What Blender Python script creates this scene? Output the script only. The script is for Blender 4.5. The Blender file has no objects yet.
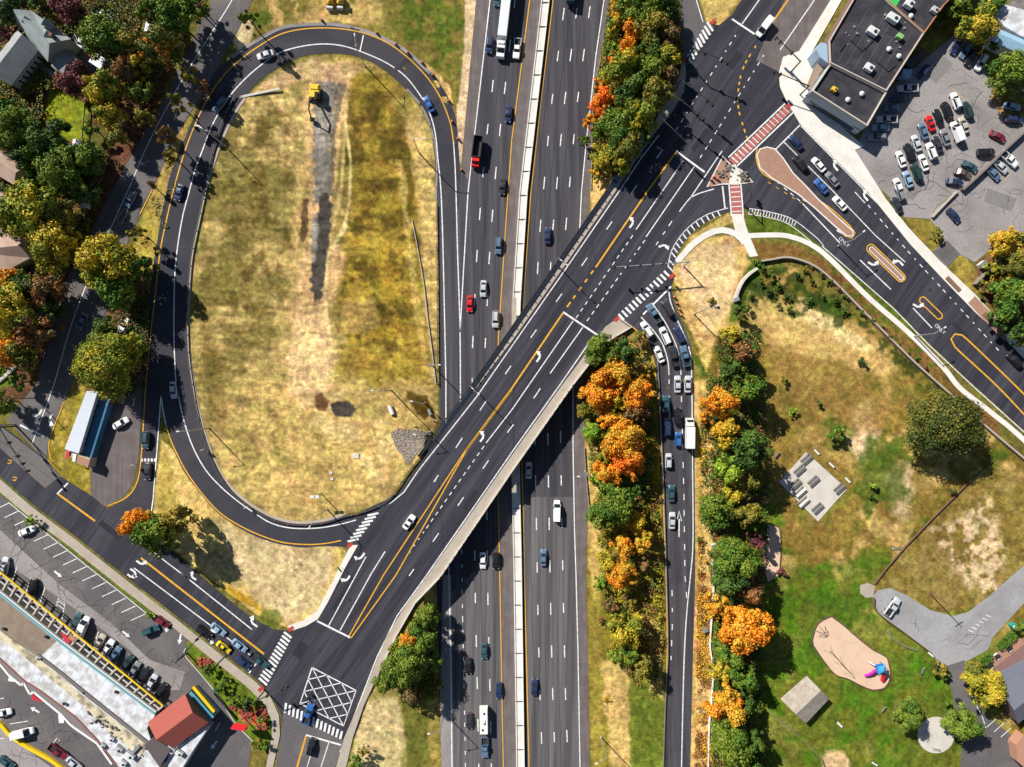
import bpy, bmesh, math, random
import numpy as np
from mathutils import Vector, Matrix
from mathutils.geometry import delaunay_2d_cdt
random.seed(7)
R = math.radians
S = bpy.context.scene
C = S.collection

# ------------------------------------------------------------------ camera, sky, sun, exposure
CZ = 195.0            # camera height above the highway, metres
FP = 682.0            # focal length in pixels of a 1024 wide picture
UP = 6.0              # level of the streets above the highway
cd = bpy.data.cameras.new('camera'); cam = bpy.data.objects.new('camera', cd); C.objects.link(cam)
cam.location = (0, 0, CZ); cam.rotation_euler = (0, 0, 0)
cd.sensor_width = 36.0; cd.lens = FP/1024*36.0; cd.clip_start = 1; cd.clip_end = 20000
S.camera = cam
SUN_EL = 38.0
SH = Vector((0.69, -0.72, 0)).normalized()     # where shadows fall on the ground
wd = bpy.data.worlds.new('World'); S.world = wd; wd.use_nodes = True
nt = wd.node_tree; bg = nt.nodes['Background']; sk = nt.nodes.new('ShaderNodeTexSky')
sk.sky_type = 'NISHITA'; sk.sun_disc = False; sk.sun_elevation = R(SUN_EL)
sk.sun_rotation = math.atan2(-SH.x, -SH.y)
sk.air_density = 1.0; sk.dust_density = 0.4; sk.ozone_density = 1.5
nt.links.new(sk.outputs[0], bg.inputs[0]); bg.inputs[1].default_value = 0.05
sl = bpy.data.lights.new('sun', 'SUN'); so = bpy.data.objects.new('sun', sl); C.objects.link(so)
sl.energy = 5.0; sl.angle = R(0.5); sl.color = (1.0, 0.955, 0.88)
sd = Vector((SH.x*math.cos(R(SUN_EL)), SH.y*math.cos(R(SUN_EL)), -math.sin(R(SUN_EL))))
so.rotation_euler = sd.to_track_quat('-Z', 'Y').to_euler()
so.location = (-60, 60, 120)
S.view_settings.view_transform = 'Standard'; S.view_settings.look = 'None'
S.view_settings.exposure = 0.45; S.view_settings.gamma = 1.0

# ------------------------------------------------------------------ places
def W(x, y, z=UP):
    k = (CZ - z)/FP
    return Vector(((x-512)*k, (383.5-y)*k, z))
MPP = (CZ-UP)/FP

HL = [(-200,500),(0,476),(100,467),(168,461),(192,437),(384,440),(575,436.5),(767,442),(970,448)]
HRt = [(-200,632),(0,613),(50,602),(95,592),(192,590),(300,585),(446,584),(500,588),(575,586),(670,588),(767,590),(970,594)]
def li(t, y):
    for (a, xa), (b, xb) in zip(t, t[1:]):
        if y <= b: return xa + (xb-xa)*(y-a)/(b-a)
    return t[-1][1]

# terrain heights: roads are fixed, the rest relaxes between them
G = 8
GX0, GY0, GNX, GNY = -64, -64, 145, 113
gx = GX0 + G*np.arange(GNX); gy = GY0 + G*np.arange(GNY)
GXX, GYY = np.meshgrid(gx, gy)
def inpoly(X, Y, poly):
    m = np.zeros(X.shape, bool); n = len(poly)
    for i in range(n):
        x1, y1 = poly[i]; x2, y2 = poly[(i+1) % n]
        if y1 == y2: continue
        c = ((y1 > Y) != (y2 > Y)) & (X < (x2-x1)*(Y-y1)/(y2-y1)+x1)
        m ^= c
    return m
ZG = np.full(GXX.shape, np.nan)
def setpoly(poly, z): ZG[inpoly(GXX, GYY, poly)] = z
def setline(pts, rad):
    for (x1, y1, z1), (x2, y2, z2) in zip(pts, pts[1:]):
        L2 = (x2-x1)**2+(y2-y1)**2
        t = np.clip(((GXX-x1)*(x2-x1)+(GYY-y1)*(y2-y1))/L2, 0, 1)
        d = np.hypot(GXX-x1-t*(x2-x1), GYY-y1-t*(y2-y1))
        m = d < rad; ZG[m] = (z1+t*(z2-z1))[m]
setpoly([(-99,-99),(140,-99),(112,60),(100,200),(70,300),(60,420),(100,480),(-99,480)], UP)
setpoly([(-99,400),(60,420),(150,500),(205,560),(300,625),(335,560),(360,525),(400,480),(428,440),(431,600),(385,665),(360,720),(345,900),(-99,900)], UP)
setpoly([(596,215),(640,140),(690,60),(700,-99),(1200,-99),(1200,900),(770,900),(770,500),(765,330),(740,290),(690,280),(672,310),(640,322),(600,345),(592,380)], UP)
setpoly([(405,490),(430,430),(432,590),(400,610)], UP)
setline([(160,420,5.6),(150,470,5.9),(150,520,6)], 9)
setline([(230,-60,5.5),(226,10,5.5),(150,150,5.6),(100,260,5.8),(45,430,6)], 16)
setline([(449,-60,0.2),(449,130,0.2),(445,135,0.3),(428,90,1.0),(395,52,2.0),(338,36,3.0),(256,60,4.3),(210,115,5.0),(185,180,5.3),(168,270,5.5),(164,360,5.6),(180,430,5.7),(225,500,5.9),(300,532,6),(360,525,6)], 15)
setline([(655,318,6),(672,352,5.7),(676,400,5.0),(680,500,3.6),(680,600,2.2),(676,767,0.6),(676,850,0.3)], 19)
HP = [(x, y) for y, x in HL] + [(x, y) for y, x in reversed(HRt)]
for i in range(GNY):
    for j in range(GNX):
        if li(HL, gy[i])-7 < gx[j] < li(HRt, gy[i])+7: ZG[i, j] = 0.0
fixed = ~np.isnan(ZG); Z = np.where(fixed, ZG, 4.0)
for it in range(900):
    P = np.pad(Z, 1, mode='edge')
    A = (P[:-2, 1:-1]+P[2:, 1:-1]+P[1:-1, :-2]+P[1:-1, 2:])/4
    Z = np.where(fixed, Z, A)
def zt_np(X, Y):
    fx = np.clip((X-GX0)/G, 0, GNX-1.001); fy = np.clip((Y-GY0)/G, 0, GNY-1.001)
    i = fx.astype(int); j = fy.astype(int); u = fx-i; v = fy-j
    a = Z[j, i]; b = Z[j, i+1]; c = Z[j+1, i+1]; d = Z[j+1, i]
    return np.where(u > v, a+(b-a)*u+(c-b)*v, a+(c-d)*u+(d-a)*v)
def zt(x, y): return float(zt_np(np.array([x], float), np.array([y], float))[0])
UPF = lambda x, y: UP
HWF = lambda x, y: 0.0

# ------------------------------------------------------------------ object helpers
def link(o): C.objects.link(o); return o
def mesh_obj(name, verts, faces, mat, parent=None, smooth=False):
    me = bpy.data.meshes.new(name); me.from_pydata([tuple(v) for v in verts], [], faces); me.update()
    if mat: me.materials.append(mat)
    if smooth: me.polygons.foreach_set('use_smooth', [True]*len(me.polygons))
    o = link(bpy.data.objects.new(name, me))
    if parent: o.parent = parent
    return o
def tag(o, label=None, cat=None, group=None, kind=None):
    if label: o['label'] = label
    if cat: o['category'] = cat
    if group: o['group'] = group
    if kind: o['kind'] = kind
    return o
def empty(name, loc, rz=0.0, label=None, cat=None, group=None):
    o = link(bpy.data.objects.new(name, None)); o.location = loc; o.rotation_euler = (0, 0, rz); o.empty_display_size = .5
    return tag(o, label, cat, group)
def copy_tree(o, loc=None, rz=None, parent=None):
    c = o.copy(); C.objects.link(c)
    if parent: c.parent = parent
    if loc is not None: c.location = loc
    if rz is not None: c.rotation_euler = (0, 0, rz)
    for ch in list(KIDS.get(o.name, [])): register(copy_tree(ch, parent=c), c)
    return c
KIDS = {}
def register(ch, p): KIDS.setdefault(p.name, []).append(ch); return ch
class MB:
    """collects shapes for one mesh"""
    def __init__(s): s.v = []; s.f = []
    def add(s, vs, fs):
        n = len(s.v); s.v += [Vector(v) for v in vs]; s.f += [tuple(i+n for i in f) for f in fs]; return s
    def box(s, x0, x1, y0, y1, z0, z1, tx=0, ty=0):
        return s.add([(x0,y0,z0),(x1,y0,z0),(x1,y1,z0),(x0,y1,z0),(x0+tx,y0+ty,z1),(x1-tx,y0+ty,z1),(x1-tx,y1-ty,z1),(x0+tx,y1-ty,z1)],
                     [(0,3,2,1),(4,5,6,7),(0,1,5,4),(1,2,6,5),(2,3,7,6),(3,0,4,7)])
    def tube(s, pts, r, n=6, r2=None):
        pts = [Vector(p) for p in pts]; rings = []
        for i, p in enumerate(pts):
            d = (pts[min(i+1, len(pts)-1)]-pts[max(i-1, 0)]).normalized()
            a = d.cross(Vector((0, 0, 1)));  a = a.normalized() if a.length > .01 else Vector((1, 0, 0))
            b = d.cross(a); rr = r if r2 is None else r+(r2-r)*i/(len(pts)-1)
            rings.append([p+(a*math.cos(t*2*math.pi/n)+b*math.sin(t*2*math.pi/n))*rr for t in range(n)])
        vs = [v for q in rings for v in q]; fs = []
        for i in range(len(pts)-1):
            for t in range(n): fs.append((i*n+t, i*n+(t+1) % n, (i+1)*n+(t+1) % n, (i+1)*n+t))
        fs.append(tuple(range(n))[::-1]); fs.append(tuple((len(pts)-1)*n+t for t in range(n)))
        return s.add(vs, fs)
    def prism(s, poly, z0, z1, bottom=False):
        n = len(poly); ar = sum(poly[i][0]*poly[(i+1) % n][1]-poly[(i+1) % n][0]*poly[i][1] for i in range(n))
        if ar < 0: poly = poly[::-1]
        vs = [(p[0], p[1], z0) for p in poly]+[(p[0], p[1], z1) for p in poly]
        fs = [tuple(range(n, 2*n))]+[(i, (i+1) % n, n+(i+1) % n, n+i) for i in range(n)]
        if bottom: fs.append(tuple(range(n))[::-1])
        return s.add(vs, fs)
    def bar(s, a, b, w, z0, z1):
        a = Vector(a[:2]); b = Vector(b[:2]); d = (b-a).normalized(); q = Vector((-d.y, d.x))*w/2
        return s.prism([tuple(a-q), tuple(b-q), tuple(b+q), tuple(a+q)], z0, z1)
    def build(s, name, mat, parent=None, smooth=False):
        o = mesh_obj(name, s.v, s.f, mat, parent, smooth)
        if parent: register(o, parent)
        return o

def spline(pts, step=4.0):
    """Catmull-Rom through pixel points"""
    P = [Vector(p) for p in pts]
    if len(P) < 3: P2 = P
    out = []
    for i in range(len(P)-1):
        p0 = P[max(i-1, 0)]; p1 = P[i]; p2 = P[i+1]; p3 = P[min(i+2, len(P)-1)]
        n = max(1, int((p2-p1).length/step))
        for k in range(n):
            t = k/n
            out.append(tuple(0.5*((2*p1)+(p2-p0)*t+(2*p0-5*p1+4*p2-p3)*t*t+(3*p1-p0-3*p2+p3)*t**3)))
    out.append(tuple(P[-1])); return out
def lin(pts, step=6.0):
    out = []
    for a, b in zip(pts, pts[1:]):
        n = max(1, int(math.dist(a, b)/step))
        for k in range(n): out.append((a[0]+(b[0]-a[0])*k/n, a[1]+(b[1]-a[1])*k/n))
    return out+[tuple(pts[-1])]

def drape(poly, off, zf=zt, skirt=0.0, name='patch', mat=None, parent=None, cut=None):
    """a polygon of pixel points laid on the ground zf at height off; skirt = depth of its kerb sides"""
    bm = bmesh.new()
    vc, _, fc, _, _, _ = delaunay_2d_cdt([Vector((p[0], p[1])) for p in poly], [], [list(range(len(poly)))], 1, 1e-4)
    vs = [bm.verts.new((p[0], p[1], 0)) for p in vc]
    for f in fc: bm.faces.new([vs[i] for i in f])
    if cut is None: cut = (zf is zt)
    if cut:
        xs = [p[0] for p in poly]; ys = [p[1] for p in poly]
        for k in range(GNX):
            x = GX0+k*G
            if min(xs) < x < max(xs):
                bmesh.ops.bisect_plane(bm, geom=bm.verts[:]+bm.edges[:]+bm.faces[:], plane_co=(x, 0, 0), plane_no=(1, 0, 0))
        for k in range(GNY):
            y = GY0+k*G
            if min(ys) < y < max(ys):
                bmesh.ops.bisect_plane(bm, geom=bm.verts[:]+bm.edges[:]+bm.faces[:], plane_co=(0, y, 0), plane_no=(0, 1, 0))
    if skirt:
        be = [e for e in bm.edges if len(e.link_faces) == 1]
        r = bmesh.ops.extrude_edge_only(bm, edges=be)
        for g in r['geom']:
            if isinstance(g, bmesh.types.BMVert): g.co.z = -skirt
    for v in bm.verts:
        z = zf(v.co.x, v.co.y)+off+v.co.z
        v.co = W(v.co.x, v.co.y, z)
    bmesh.ops.recalc_face_normals(bm, faces=bm.faces[:])
    me = bpy.data.meshes.new(name); bm.to_mesh(me); bm.free()
    up = sum(p.normal.z*p.area for p in me.polygons)
    if up < 0: me.flip_normals()
    if mat: me.materials.append(mat)
    o = link(bpy.data.objects.new(name, me))
    if parent: o.parent = parent; register(o, parent)
    return o

def ribbon(mb, pts, w, off, zf=zt, closed=False):
    """flat strip of width w metres along pixel points"""
    n = len(pts); P = [W(x, y, zf(x, y)+off) for x, y in pts]; L = []; Rr = []
    for i in range(n):
        a = P[(i-1) % n] if (closed or i > 0) else P[i]; b = P[(i+1) % n] if (closed or i < n-1) else P[i]
        d = Vector((b.x-a.x, b.y-a.y, 0)); d = d.normalized() if d.length > 1e-6 else Vector((1, 0, 0)); q = Vector((-d.y, d.x, 0))*w/2
        L.append(P[i]+q); Rr.append(P[i]-q)
    fs = []
    for i in range(n if closed else n-1):
        j = (i+1) % n; fs.append((n+i, n+j, j, i))
    mb.add(L+Rr, fs)
def wallstrip(mb, pts, w, h, zf=zt, base=-0.05, step=None):
    """a low wall/kerb of width w and height h along pixel points"""
    n = len(pts); P = [W(x, y, zf(x, y)) for x, y in pts]; V = []
    for i in range(n):
        a = P[max(i-1, 0)]; b = P[min(i+1, n-1)]
        d = Vector((b.x-a.x, b.y-a.y, 0)).normalized(); q = Vector((-d.y, d.x, 0))*w/2
        p = P[i]; z = Vector((0, 0, 1))
        V += [p+q+z*base, p+q*0.85+z*h, p-q*0.85+z*h, p-q+z*base]
    fs = []
    for i in range(n-1):
        a = 4*i; b = a+4
        fs += [(a, b, b+1, a+1), (a+1, b+1, b+2, a+2), (a+2, b+2, b+3, a+3)]
    fs += [(0, 1, 2, 3), (4*n-1, 4*n-2, 4*n-3, 4*n-4)]
    mb.add(V, fs)
def dashes(mb, pts, on, gap, w, off, zf=zt, phase=0.0):
    """painted dashes; on/gap in metres"""
    pts = lin(pts, 2.0); acc = -phase
    cur = []; 
    for a, b in zip(pts, pts[1:]):
        k = (CZ-zf(*a))/FP; d = math.dist(a, b)*k
        m = acc % (on+gap)
        if acc >= 0 and m < on: 
            if not cur: cur = [a]
            cur.append(b)
        elif cur:
            ribbon(mb, [cur[0], cur[-1]] if len(cur) < 5 else cur, w, off, zf); cur = []
        acc += d
    if len(cur) > 1: ribbon(mb, cur, w, off, zf)
def off_line(pts, d):
    out = []
    for i, p in enumerate(pts):
        a = pts[max(i-1, 0)]; b = pts[min(i+1, len(pts)-1)]
        dx, dy = b[0]-a[0], b[1]-a[1]; l = math.hypot(dx, dy) or 1
        out.append((p[0]-dy/l*d, p[1]+dx/l*d))
    return out

# ------------------------------------------------------------------ materials
def mat(name, col, rough=0.85, var=0.12, scale=1.0, spec=0.3, metal=0.0, bump=0.0, rot=0.0, secstretch=False, second=None, secscale=0.15, secamt=0.5, detail=6.0, objcol=False, stretch=None):
    m = bpy.data.materials.new(name); m.use_nodes = True; n = m.node_tree; b = n.nodes['Principled BSDF']
    b.inputs['Roughness'].default_value = rough; b.inputs['Specular IOR Level'].default_value = spec; b.inputs['Metallic'].default_value = metal
    tc = n.nodes.new('ShaderNodeTexCoord')
    geo = n.nodes.new('ShaderNodeNewGeometry')
    src = geo.outputs['Position']
    if stretch:
        mp = n.nodes.new('ShaderNodeMapping'); mp.vector_type = 'TEXTURE'; mp.inputs['Rotation'].default_value = (0, 0, R(rot)); mp.inputs['Scale'].default_value = tuple(1/q for q in stretch); n.links.new(src, mp.inputs[0]); src = mp.outputs[0]
    no = n.nodes.new('ShaderNodeTexNoise'); no.inputs['Scale'].default_value = scale; no.inputs['Detail'].default_value = detail; no.inputs['Roughness'].default_value = 0.65
    n.links.new(src, no.inputs['Vector'])
    base = n.nodes.new('ShaderNodeRGB'); base.outputs[0].default_value = (*col, 1); bo = base.outputs[0]
    if objcol:
        oi = n.nodes.new('ShaderNodeObjectInfo'); bo = oi.outputs['Color']
    if second:
        n2 = n.nodes.new('ShaderNodeTexNoise'); n2.inputs['Scale'].default_value = secscale; n2.inputs['Detail'].default_value = 5; n.links.new(src if secstretch else geo.outputs['Position'], n2.inputs['Vector'])
        cr = n.nodes.new('ShaderNodeMapRange'); cr.inputs[1].default_value = 0.42; cr.inputs[2].default_value = 0.62; cr.inputs[4].default_value = secamt
        n.links.new(n2.outputs[0], cr.inputs[0])
        mx = n.nodes.new('ShaderNodeMixRGB'); mx.inputs[2].default_value = (*second, 1); n.links.new(cr.outputs[0], mx.inputs[0]); n.links.new(bo, mx.inputs[1]); bo = mx.outputs[0]
    mr = n.nodes.new('ShaderNodeMapRange'); mr.inputs[1].default_value = 0.25; mr.inputs[2].default_value = 0.75; mr.inputs[3].default_value = 1-var; mr.inputs[4].default_value = 1+var
    n.links.new(no.outputs[0], mr.inputs[0])
    vm = n.nodes.new('ShaderNodeVectorMath'); vm.operation = 'SCALE'; n.links.new(bo, vm.inputs[0]); n.links.new(mr.outputs[0], vm.inputs['Scale'])
    n.links.new(vm.outputs[0], b.inputs['Base Color'])
    if bump:
        bp = n.nodes.new('ShaderNodeBump'); bp.inputs['Strength'].default_value = bump; bp.inputs['Distance'].default_value = 0.3
        n.links.new(no.outputs[0], bp.inputs['Height']); n.links.new(bp.outputs[0], b.inputs['Normal'])
    return m
M = {}
M['asphalt_new'] = mat('asphalt_new', (.040,.039,.050), .9, .30, 3.0, .25, second=(.068,.062,.068), secscale=.07, secamt=.7)
M['asphalt_hwy'] = mat('asphalt_hwy', (.048,.046,.056), .9, .36, 1.3, .25, second=(.088,.083,.092), secscale=.42, secamt=.75, stretch=(1,.025,1), secstretch=True, rot=1)
M['asphalt_low'] = mat('asphalt_low', (.082,.077,.082), .9, .34, 1.3, .25, second=(.15,.14,.142), secscale=.42, secamt=.8, stretch=(1,.025,1), secstretch=True, rot=-1)
M['asphalt_street'] = mat('asphalt_street', (.033,.032,.043), .9, .34, 1.2, .25, second=(.058,.055,.068), secscale=.30, secamt=.8, stretch=(1,.05,1), secstretch=True, rot=-35)
M['asphalt_old'] = mat('asphalt_old', (.30,.275,.27), .95, .24, 2.2, .2, second=(.21,.19,.185), secscale=.09, secamt=.8)
M['asphalt_mid'] = mat('asphalt_mid', (.115,.105,.108), .95, .24, 2.2, .2, second=(.16,.145,.14), secscale=.1, secamt=.8)
M['asphalt_brown'] = mat('asphalt_brown', (.13,.108,.105), .95, .24, 1.6, .2, second=(.175,.15,.145), secscale=.3, secamt=.6, stretch=(1,.06,1))
M['drive'] = mat('drive_grey', (.33,.325,.335), .95, .14, 1.2, .2, second=(.25,.24,.24), secscale=.12, secamt=.7)
M['concrete'] = mat('concrete', (.58,.54,.48), .9, .1, 2.0, .2, second=(.46,.42,.36), secscale=.3, secamt=.5)
M['concrete_w'] = mat('concrete_white', (.72,.69,.64), .9, .08, 2.0, .2, second=(.55,.5,.42), secscale=.4, secamt=.4)
M['concrete_t'] = mat('concrete_tan', (.42,.36,.30), .9, .12, 2.0, .2, second=(.34,.28,.22), secscale=.4, secamt=.5)
M['white'] = mat('paint_white', (.80,.80,.78), .7, .14, 2.5, .3, second=(.40,.40,.42), secscale=1.3, secamt=.55)
M['yellow'] = mat('paint_yellow', (.74,.38,.02), .7, .14, 2.5, .3, second=(.45,.24,.05), secscale=1.3, secamt=.5)
M['redbrick'] = mat('paver_red', (.42,.13,.11), .9, .15, 3.0, .2)
M['pinkbrick'] = mat('paver_pink', (.38,.21,.15), .9, .2, 3.0, .2, second=(.30,.19,.14), secscale=.6, secamt=.6)
M['seam'] = mat('seam_dark', (.028,.027,.03), .9, .1, 2)
M['steel'] = mat('galvanised_steel', (.42,.43,.44), .45, .1, 1, .5, .6)
M['darksteel'] = mat('dark_steel', (.035,.035,.038), .6, .1, 1, .4, .3)
M['rail'] = mat('weathered_rail', (.09,.08,.075), .6, .15, 1, .4, .4)
M['black'] = mat('black_rubber', (.018,.018,.02), .85, .1, 3)
M['paintcar'] = mat('car_paint', (.5,.5,.5), .35, .03, 2, .6, objcol=True)
M['glass'] = mat('car_glass', (.012,.018,.025), .22, .05, 1, .6)
M['lamp_w'] = mat('lamp_lens', (.7,.7,.68), .2, .05, 1, .6)
M['lamp_r'] = mat('tail_lens', (.35,.015,.012), .25, .05, 1, .6)
M['wood'] = mat('wood_brown', (.16,.09,.05), .8, .2, 3)
M['greywood'] = mat('wood_grey', (.22,.20,.18), .8, .2, 3)
def flat(name, col, rough=.7, var=.1, **k):
    if name not in M: M[name] = mat(name, col, rough, var, 2.0, **k)
    return M[name]
# ------------------------------------------------------------------ terrain colours (grass, straw, bare earth) as one sheet
rng = np.random.default_rng(5)
def vnoise(X, Y, s, seed):
    r = np.random.default_rng(seed); g = r.random((128, 128))
    x = X/s; y = Y/s; i = np.floor(x).astype(int); j = np.floor(y).astype(int); u = x-i; v = y-j
    u = u*u*(3-2*u); v = v*v*(3-2*v)
    f = lambda a, b: g[b % 128, a % 128]
    return (f(i, j)*(1-u)+f(i+1, j)*u)*(1-v)+(f(i, j+1)*(1-u)+f(i+1, j+1)*u)*v
def fbm(X, Y, s, seed, o=4):
    t = 0; a = .5; n = 0
    for k in range(o): t = t+a*vnoise(X, Y, s/2**k, seed+k); n += a; a *= .55
    return t/n
fx = list(range(-48, -8, 4))+list(range(-8, 1033, 1))+list(range(1036, 1073, 4)); fy = list(range(-48, -8, 4))+list(range(-8, 776, 1))+list(range(780, 817, 4))
ox = [-40000,-12000,-4000,-1500,-700,-350,-200,-120,-80]; ex = [1104,1150,1230,1400,1800,3000,6000,14000,40000]
oy = [-40000,-12000,-4000,-1500,-700,-350,-200,-120,-80]; ey = [848,900,980,1100,1500,2500,5000,14000,40000]
ax = np.array(ox+fx+ex, float); ay = np.array(oy+fy+ey, float)
TX, TY = np.meshgrid(ax, ay); TZ = zt_np(TX, TY)
STRAW = (.46,.35,.155); STRAWL = (.62,.50,.29); OLIVE = (.23,.17,.055); OLIVEG = (.20,.18,.06); GREEN = (.085,.13,.022); DGREEN = (.04,.065,.015)
TAN = (.50,.36,.17); PINK = (.60,.46,.32); YEL = (.33,.255,.085); DIRT = (.30,.22,.16); LEAFL = (.15,.085,.05); GRAV = (.30,.29,.29); DGRAV = (.105,.10,.10)
col = np.empty(TX.shape+(3,)); col[:] = (.17,.15,.05)
def lay(c, poly=None, circ=None, f=3.0, nz=4.0, ns=12.0, seed=1, amt=1.0, dens=None):
    """mix colour c inside a pixel polygon (or circles), edge feathered f px and broken by noise nz px"""
    global col
    if poly is not None:
        n = len(poly); d = np.full(TX.shape, 1e9)
        x0 = min(p[0] for p in poly)-30; x1 = max(p[0] for p in poly)+30; y0 = min(p[1] for p in poly)-30; y1 = max(p[1] for p in poly)+30
        jx = np.where((ax > x0) & (ax < x1))[0]; jy = np.where((ay > y0) & (ay < y1))[0]
        if len(jx) == 0 or len(jy) == 0: return
        sl = (slice(jy[0], jy[-1]+1), slice(jx[0], jx[-1]+1)); X = TX[sl]; Y = TY[sl]; d = np.full(X.shape, 1e9)
        for i in range(n):
            a = poly[i]; b = poly[(i+1) % n]; L2 = (b[0]-a[0])**2+(b[1]-a[1])**2+1e-9
            t = np.clip(((X-a[0])*(b[0]-a[0])+(Y-a[1])*(b[1]-a[1]))/L2, 0, 1)
            d = np.minimum(d, np.hypot(X-a[0]-t*(b[0]-a[0]), Y-a[1]-t*(b[1]-a[1])))
        sd_ = np.where(inpoly(X, Y, poly), d, -d)
    else:
        cx, cy, rx, ry = circ
        rr = max(rx, ry)+20
        jx = np.where(abs(ax-cx) < rr)[0]; jy = np.where(abs(ay-cy) < rr)[0]
        if len(jx) == 0 or len(jy) == 0: return
        sl = (slice(jy[0], jy[-1]+1), slice(jx[0], jx[-1]+1)); X = TX[sl]; Y = TY[sl]
        sd_ = (1-np.hypot((X-cx)/rx, (Y-cy)/ry))*min(rx, ry)
    sd_ = sd_+(fbm(X, Y, ns, seed*7+3)-.5)*2*nz
    m = np.clip(sd_/f+.5, 0, 1)*amt
    if dens: m = m*np.clip((fbm(X, Y, dens[0], seed+50)-dens[1])/.12, 0, 1)
    col[sl] = col[sl]*(1-m[..., None])+np.array(c)*m[..., None]
# broad zones
PARK = [(700,250),(760,235),(1100,520),(1100,900),(690,900),(690,400)]
lay((.20,.155,.045), PARK, f=8, seed=2)
lay(GREEN, PARK, f=8, seed=3, dens=(26, .52), amt=.9)
lay(TAN, PARK, f=8, seed=4, dens=(30, .55), amt=.75)
lay((.13,.16,.03), [(700,570),(1000,570),(1000,900),(700,900)], f=20, nz=12, ns=30, seed=5, amt=.8)
lay((.095,.17,.02), [(770,500),(860,490),(900,560),(960,680),(900,767),(770,767),(740,640)], f=20, nz=14, ns=24, seed=6, dens=(18, .50), amt=.9)
lay((.26,.18,.065), [(740,350),(900,330),(950,480),(880,560),(800,560),(760,460)], f=20, nz=14, ns=30, seed=8, amt=.6)
lay(TAN, [(868,450),(950,400),(960,470),(900,540),(850,560)], f=6, nz=9, ns=16, seed=9, amt=.7, dens=(16, .48))
lay(PINK, circ=(862,430,14,30), f=6, nz=8, seed=10, amt=.8)
lay(PINK, circ=(900,490,14,26), f=6, nz=9, seed=11, amt=.65)
lay(TAN, [(745,290),(870,330),(900,370),(870,372),(800,350),(750,330)], f=6, nz=7, seed=12, amt=.8)
lay(STRAWL, [(800,300),(872,345),(868,352),(795,318)], f=5, nz=6, seed=13, amt=.7)
lay((.27,.185,.07), [(770,350),(850,365),(900,420),(850,440),(790,400)], f=6, nz=9, seed=14, amt=.8)
lay(GREEN, circ=(835,435,16,12), f=7, nz=14, seed=15, amt=.75)
lay(GREEN, circ=(880,480,26,34), f=9, nz=22, ns=14, seed=16, amt=.8)
lay(GREEN, circ=(888,452,26,16), f=8, nz=18, ns=10, seed=17, amt=.7)
lay((.20,.15,.05), [(985,470),(1100,470),(1100,600),(1010,600),(945,614),(905,598),(870,592),(876,580)], f=3, nz=2, seed=18)
lay((.26,.20,.08), [(985,470),(1100,470),(1100,600),(1010,600),(945,614),(905,598),(870,592),(876,580)], f=3, nz=2, seed=19, dens=(14,.45))
lay(PINK, [(935,530),(985,500),(1010,560),(990,600),(950,575)], f=8, nz=12, ns=16, seed=20, dens=(8,.42), amt=.8)
lay(GREEN, [(820,600),(860,588),(872,600),(830,650),(800,660)], f=8, nz=6, seed=21, amt=.8)
lay((.60,.44,.28), circ=(838,765,14,16), f=4, nz=6, seed=22, amt=.8)
# knoll between ramp and cross street
lay(TAN, [(672,268),(690,248),(712,235),(733,236),(742,250),(750,262),(742,280),(730,300),(728,330),(712,345),(700,420),(696,767),(708,767),(712,560),(714,400),(694,335),(678,310)], f=3, nz=2.5, seed=23)
lay(PINK, [(676,262),(700,243),(735,245),(735,290),(722,320),(706,330),(690,300)], f=6, nz=7, seed=24, amt=.55)
lay(STRAW, [(690,236),(728,214),(734,222),(710,232),(692,246),(680,258)], f=2, nz=1.5, seed=25)
lay(TAN, [(694,380),(712,380),(712,800),(690,800)], f=3, nz=2, seed=26)
lay((.32,.14,.045), [(697,575),(711,575),(710,800),(693,800)], f=3, nz=3, seed=27, amt=.7, dens=(9,.4))
lay(YEL, [(696,420),(704,420),(703,560),(695,600)], f=2, nz=2, seed=28, amt=.6)
lay(GREEN, [(748,214),(770,217),(800,226),(838,252),(900,315),(940,362),(925,352),(830,262),(808,246),(770,236),(745,232)], f=2, nz=1.5, seed=29, amt=.8)
lay(DGREEN, [(752,268),(790,264),(830,284),(870,322),(930,378),(1000,450),(960,420),(860,335),(810,320),(760,312),(740,300)], f=4, nz=5, ns=8, seed=30, dens=(9,.46), amt=.85)
lay((.20,.12,.05), [(752,240),(800,246),(835,266),(900,330),(1000,420),(1000,440),(900,345),(830,280),(790,258),(755,262)], f=3, nz=2, seed=31, amt=.9)
lay(GREEN, [(800,246),(835,266),(900,330),(1000,420),(900,345),(830,272)], f=3, nz=2, seed=32, dens=(5,.5), amt=.8)
# strip between highway and right ramp
lay((.20,.17,.04), [(590,400),(660,330),(668,500),(668,900),(590,900),(584,480)], f=3, nz=2, seed=33)
lay(TAN, [(602,660),(628,672),(632,767),(612,767),(604,700)], f=4, nz=5, seed=34, amt=.9)
lay(YEL, [(587,575),(600,575),(604,800),(592,800)], f=3, nz=2, seed=35, amt=.5)
lay((.14,.17,.035), [(630,680),(664,690),(664,850),(628,850)], f=3, nz=3, seed=36, amt=.9)
lay(TAN, [(640,610),(660,615),(663,700),(650,690)], f=3, nz=3, seed=37, amt=.8)
lay(TAN, [(584,440),(600,450),(604,560),(594,600),(588,560)], f=3, nz=3, seed=38, amt=.7)
lay((.28,.20,.09), [(606,326),(645,338),(652,360),(650,420),(645,400),(620,345),(600,345)], f=3, nz=2, seed=39, amt=.9)
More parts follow.
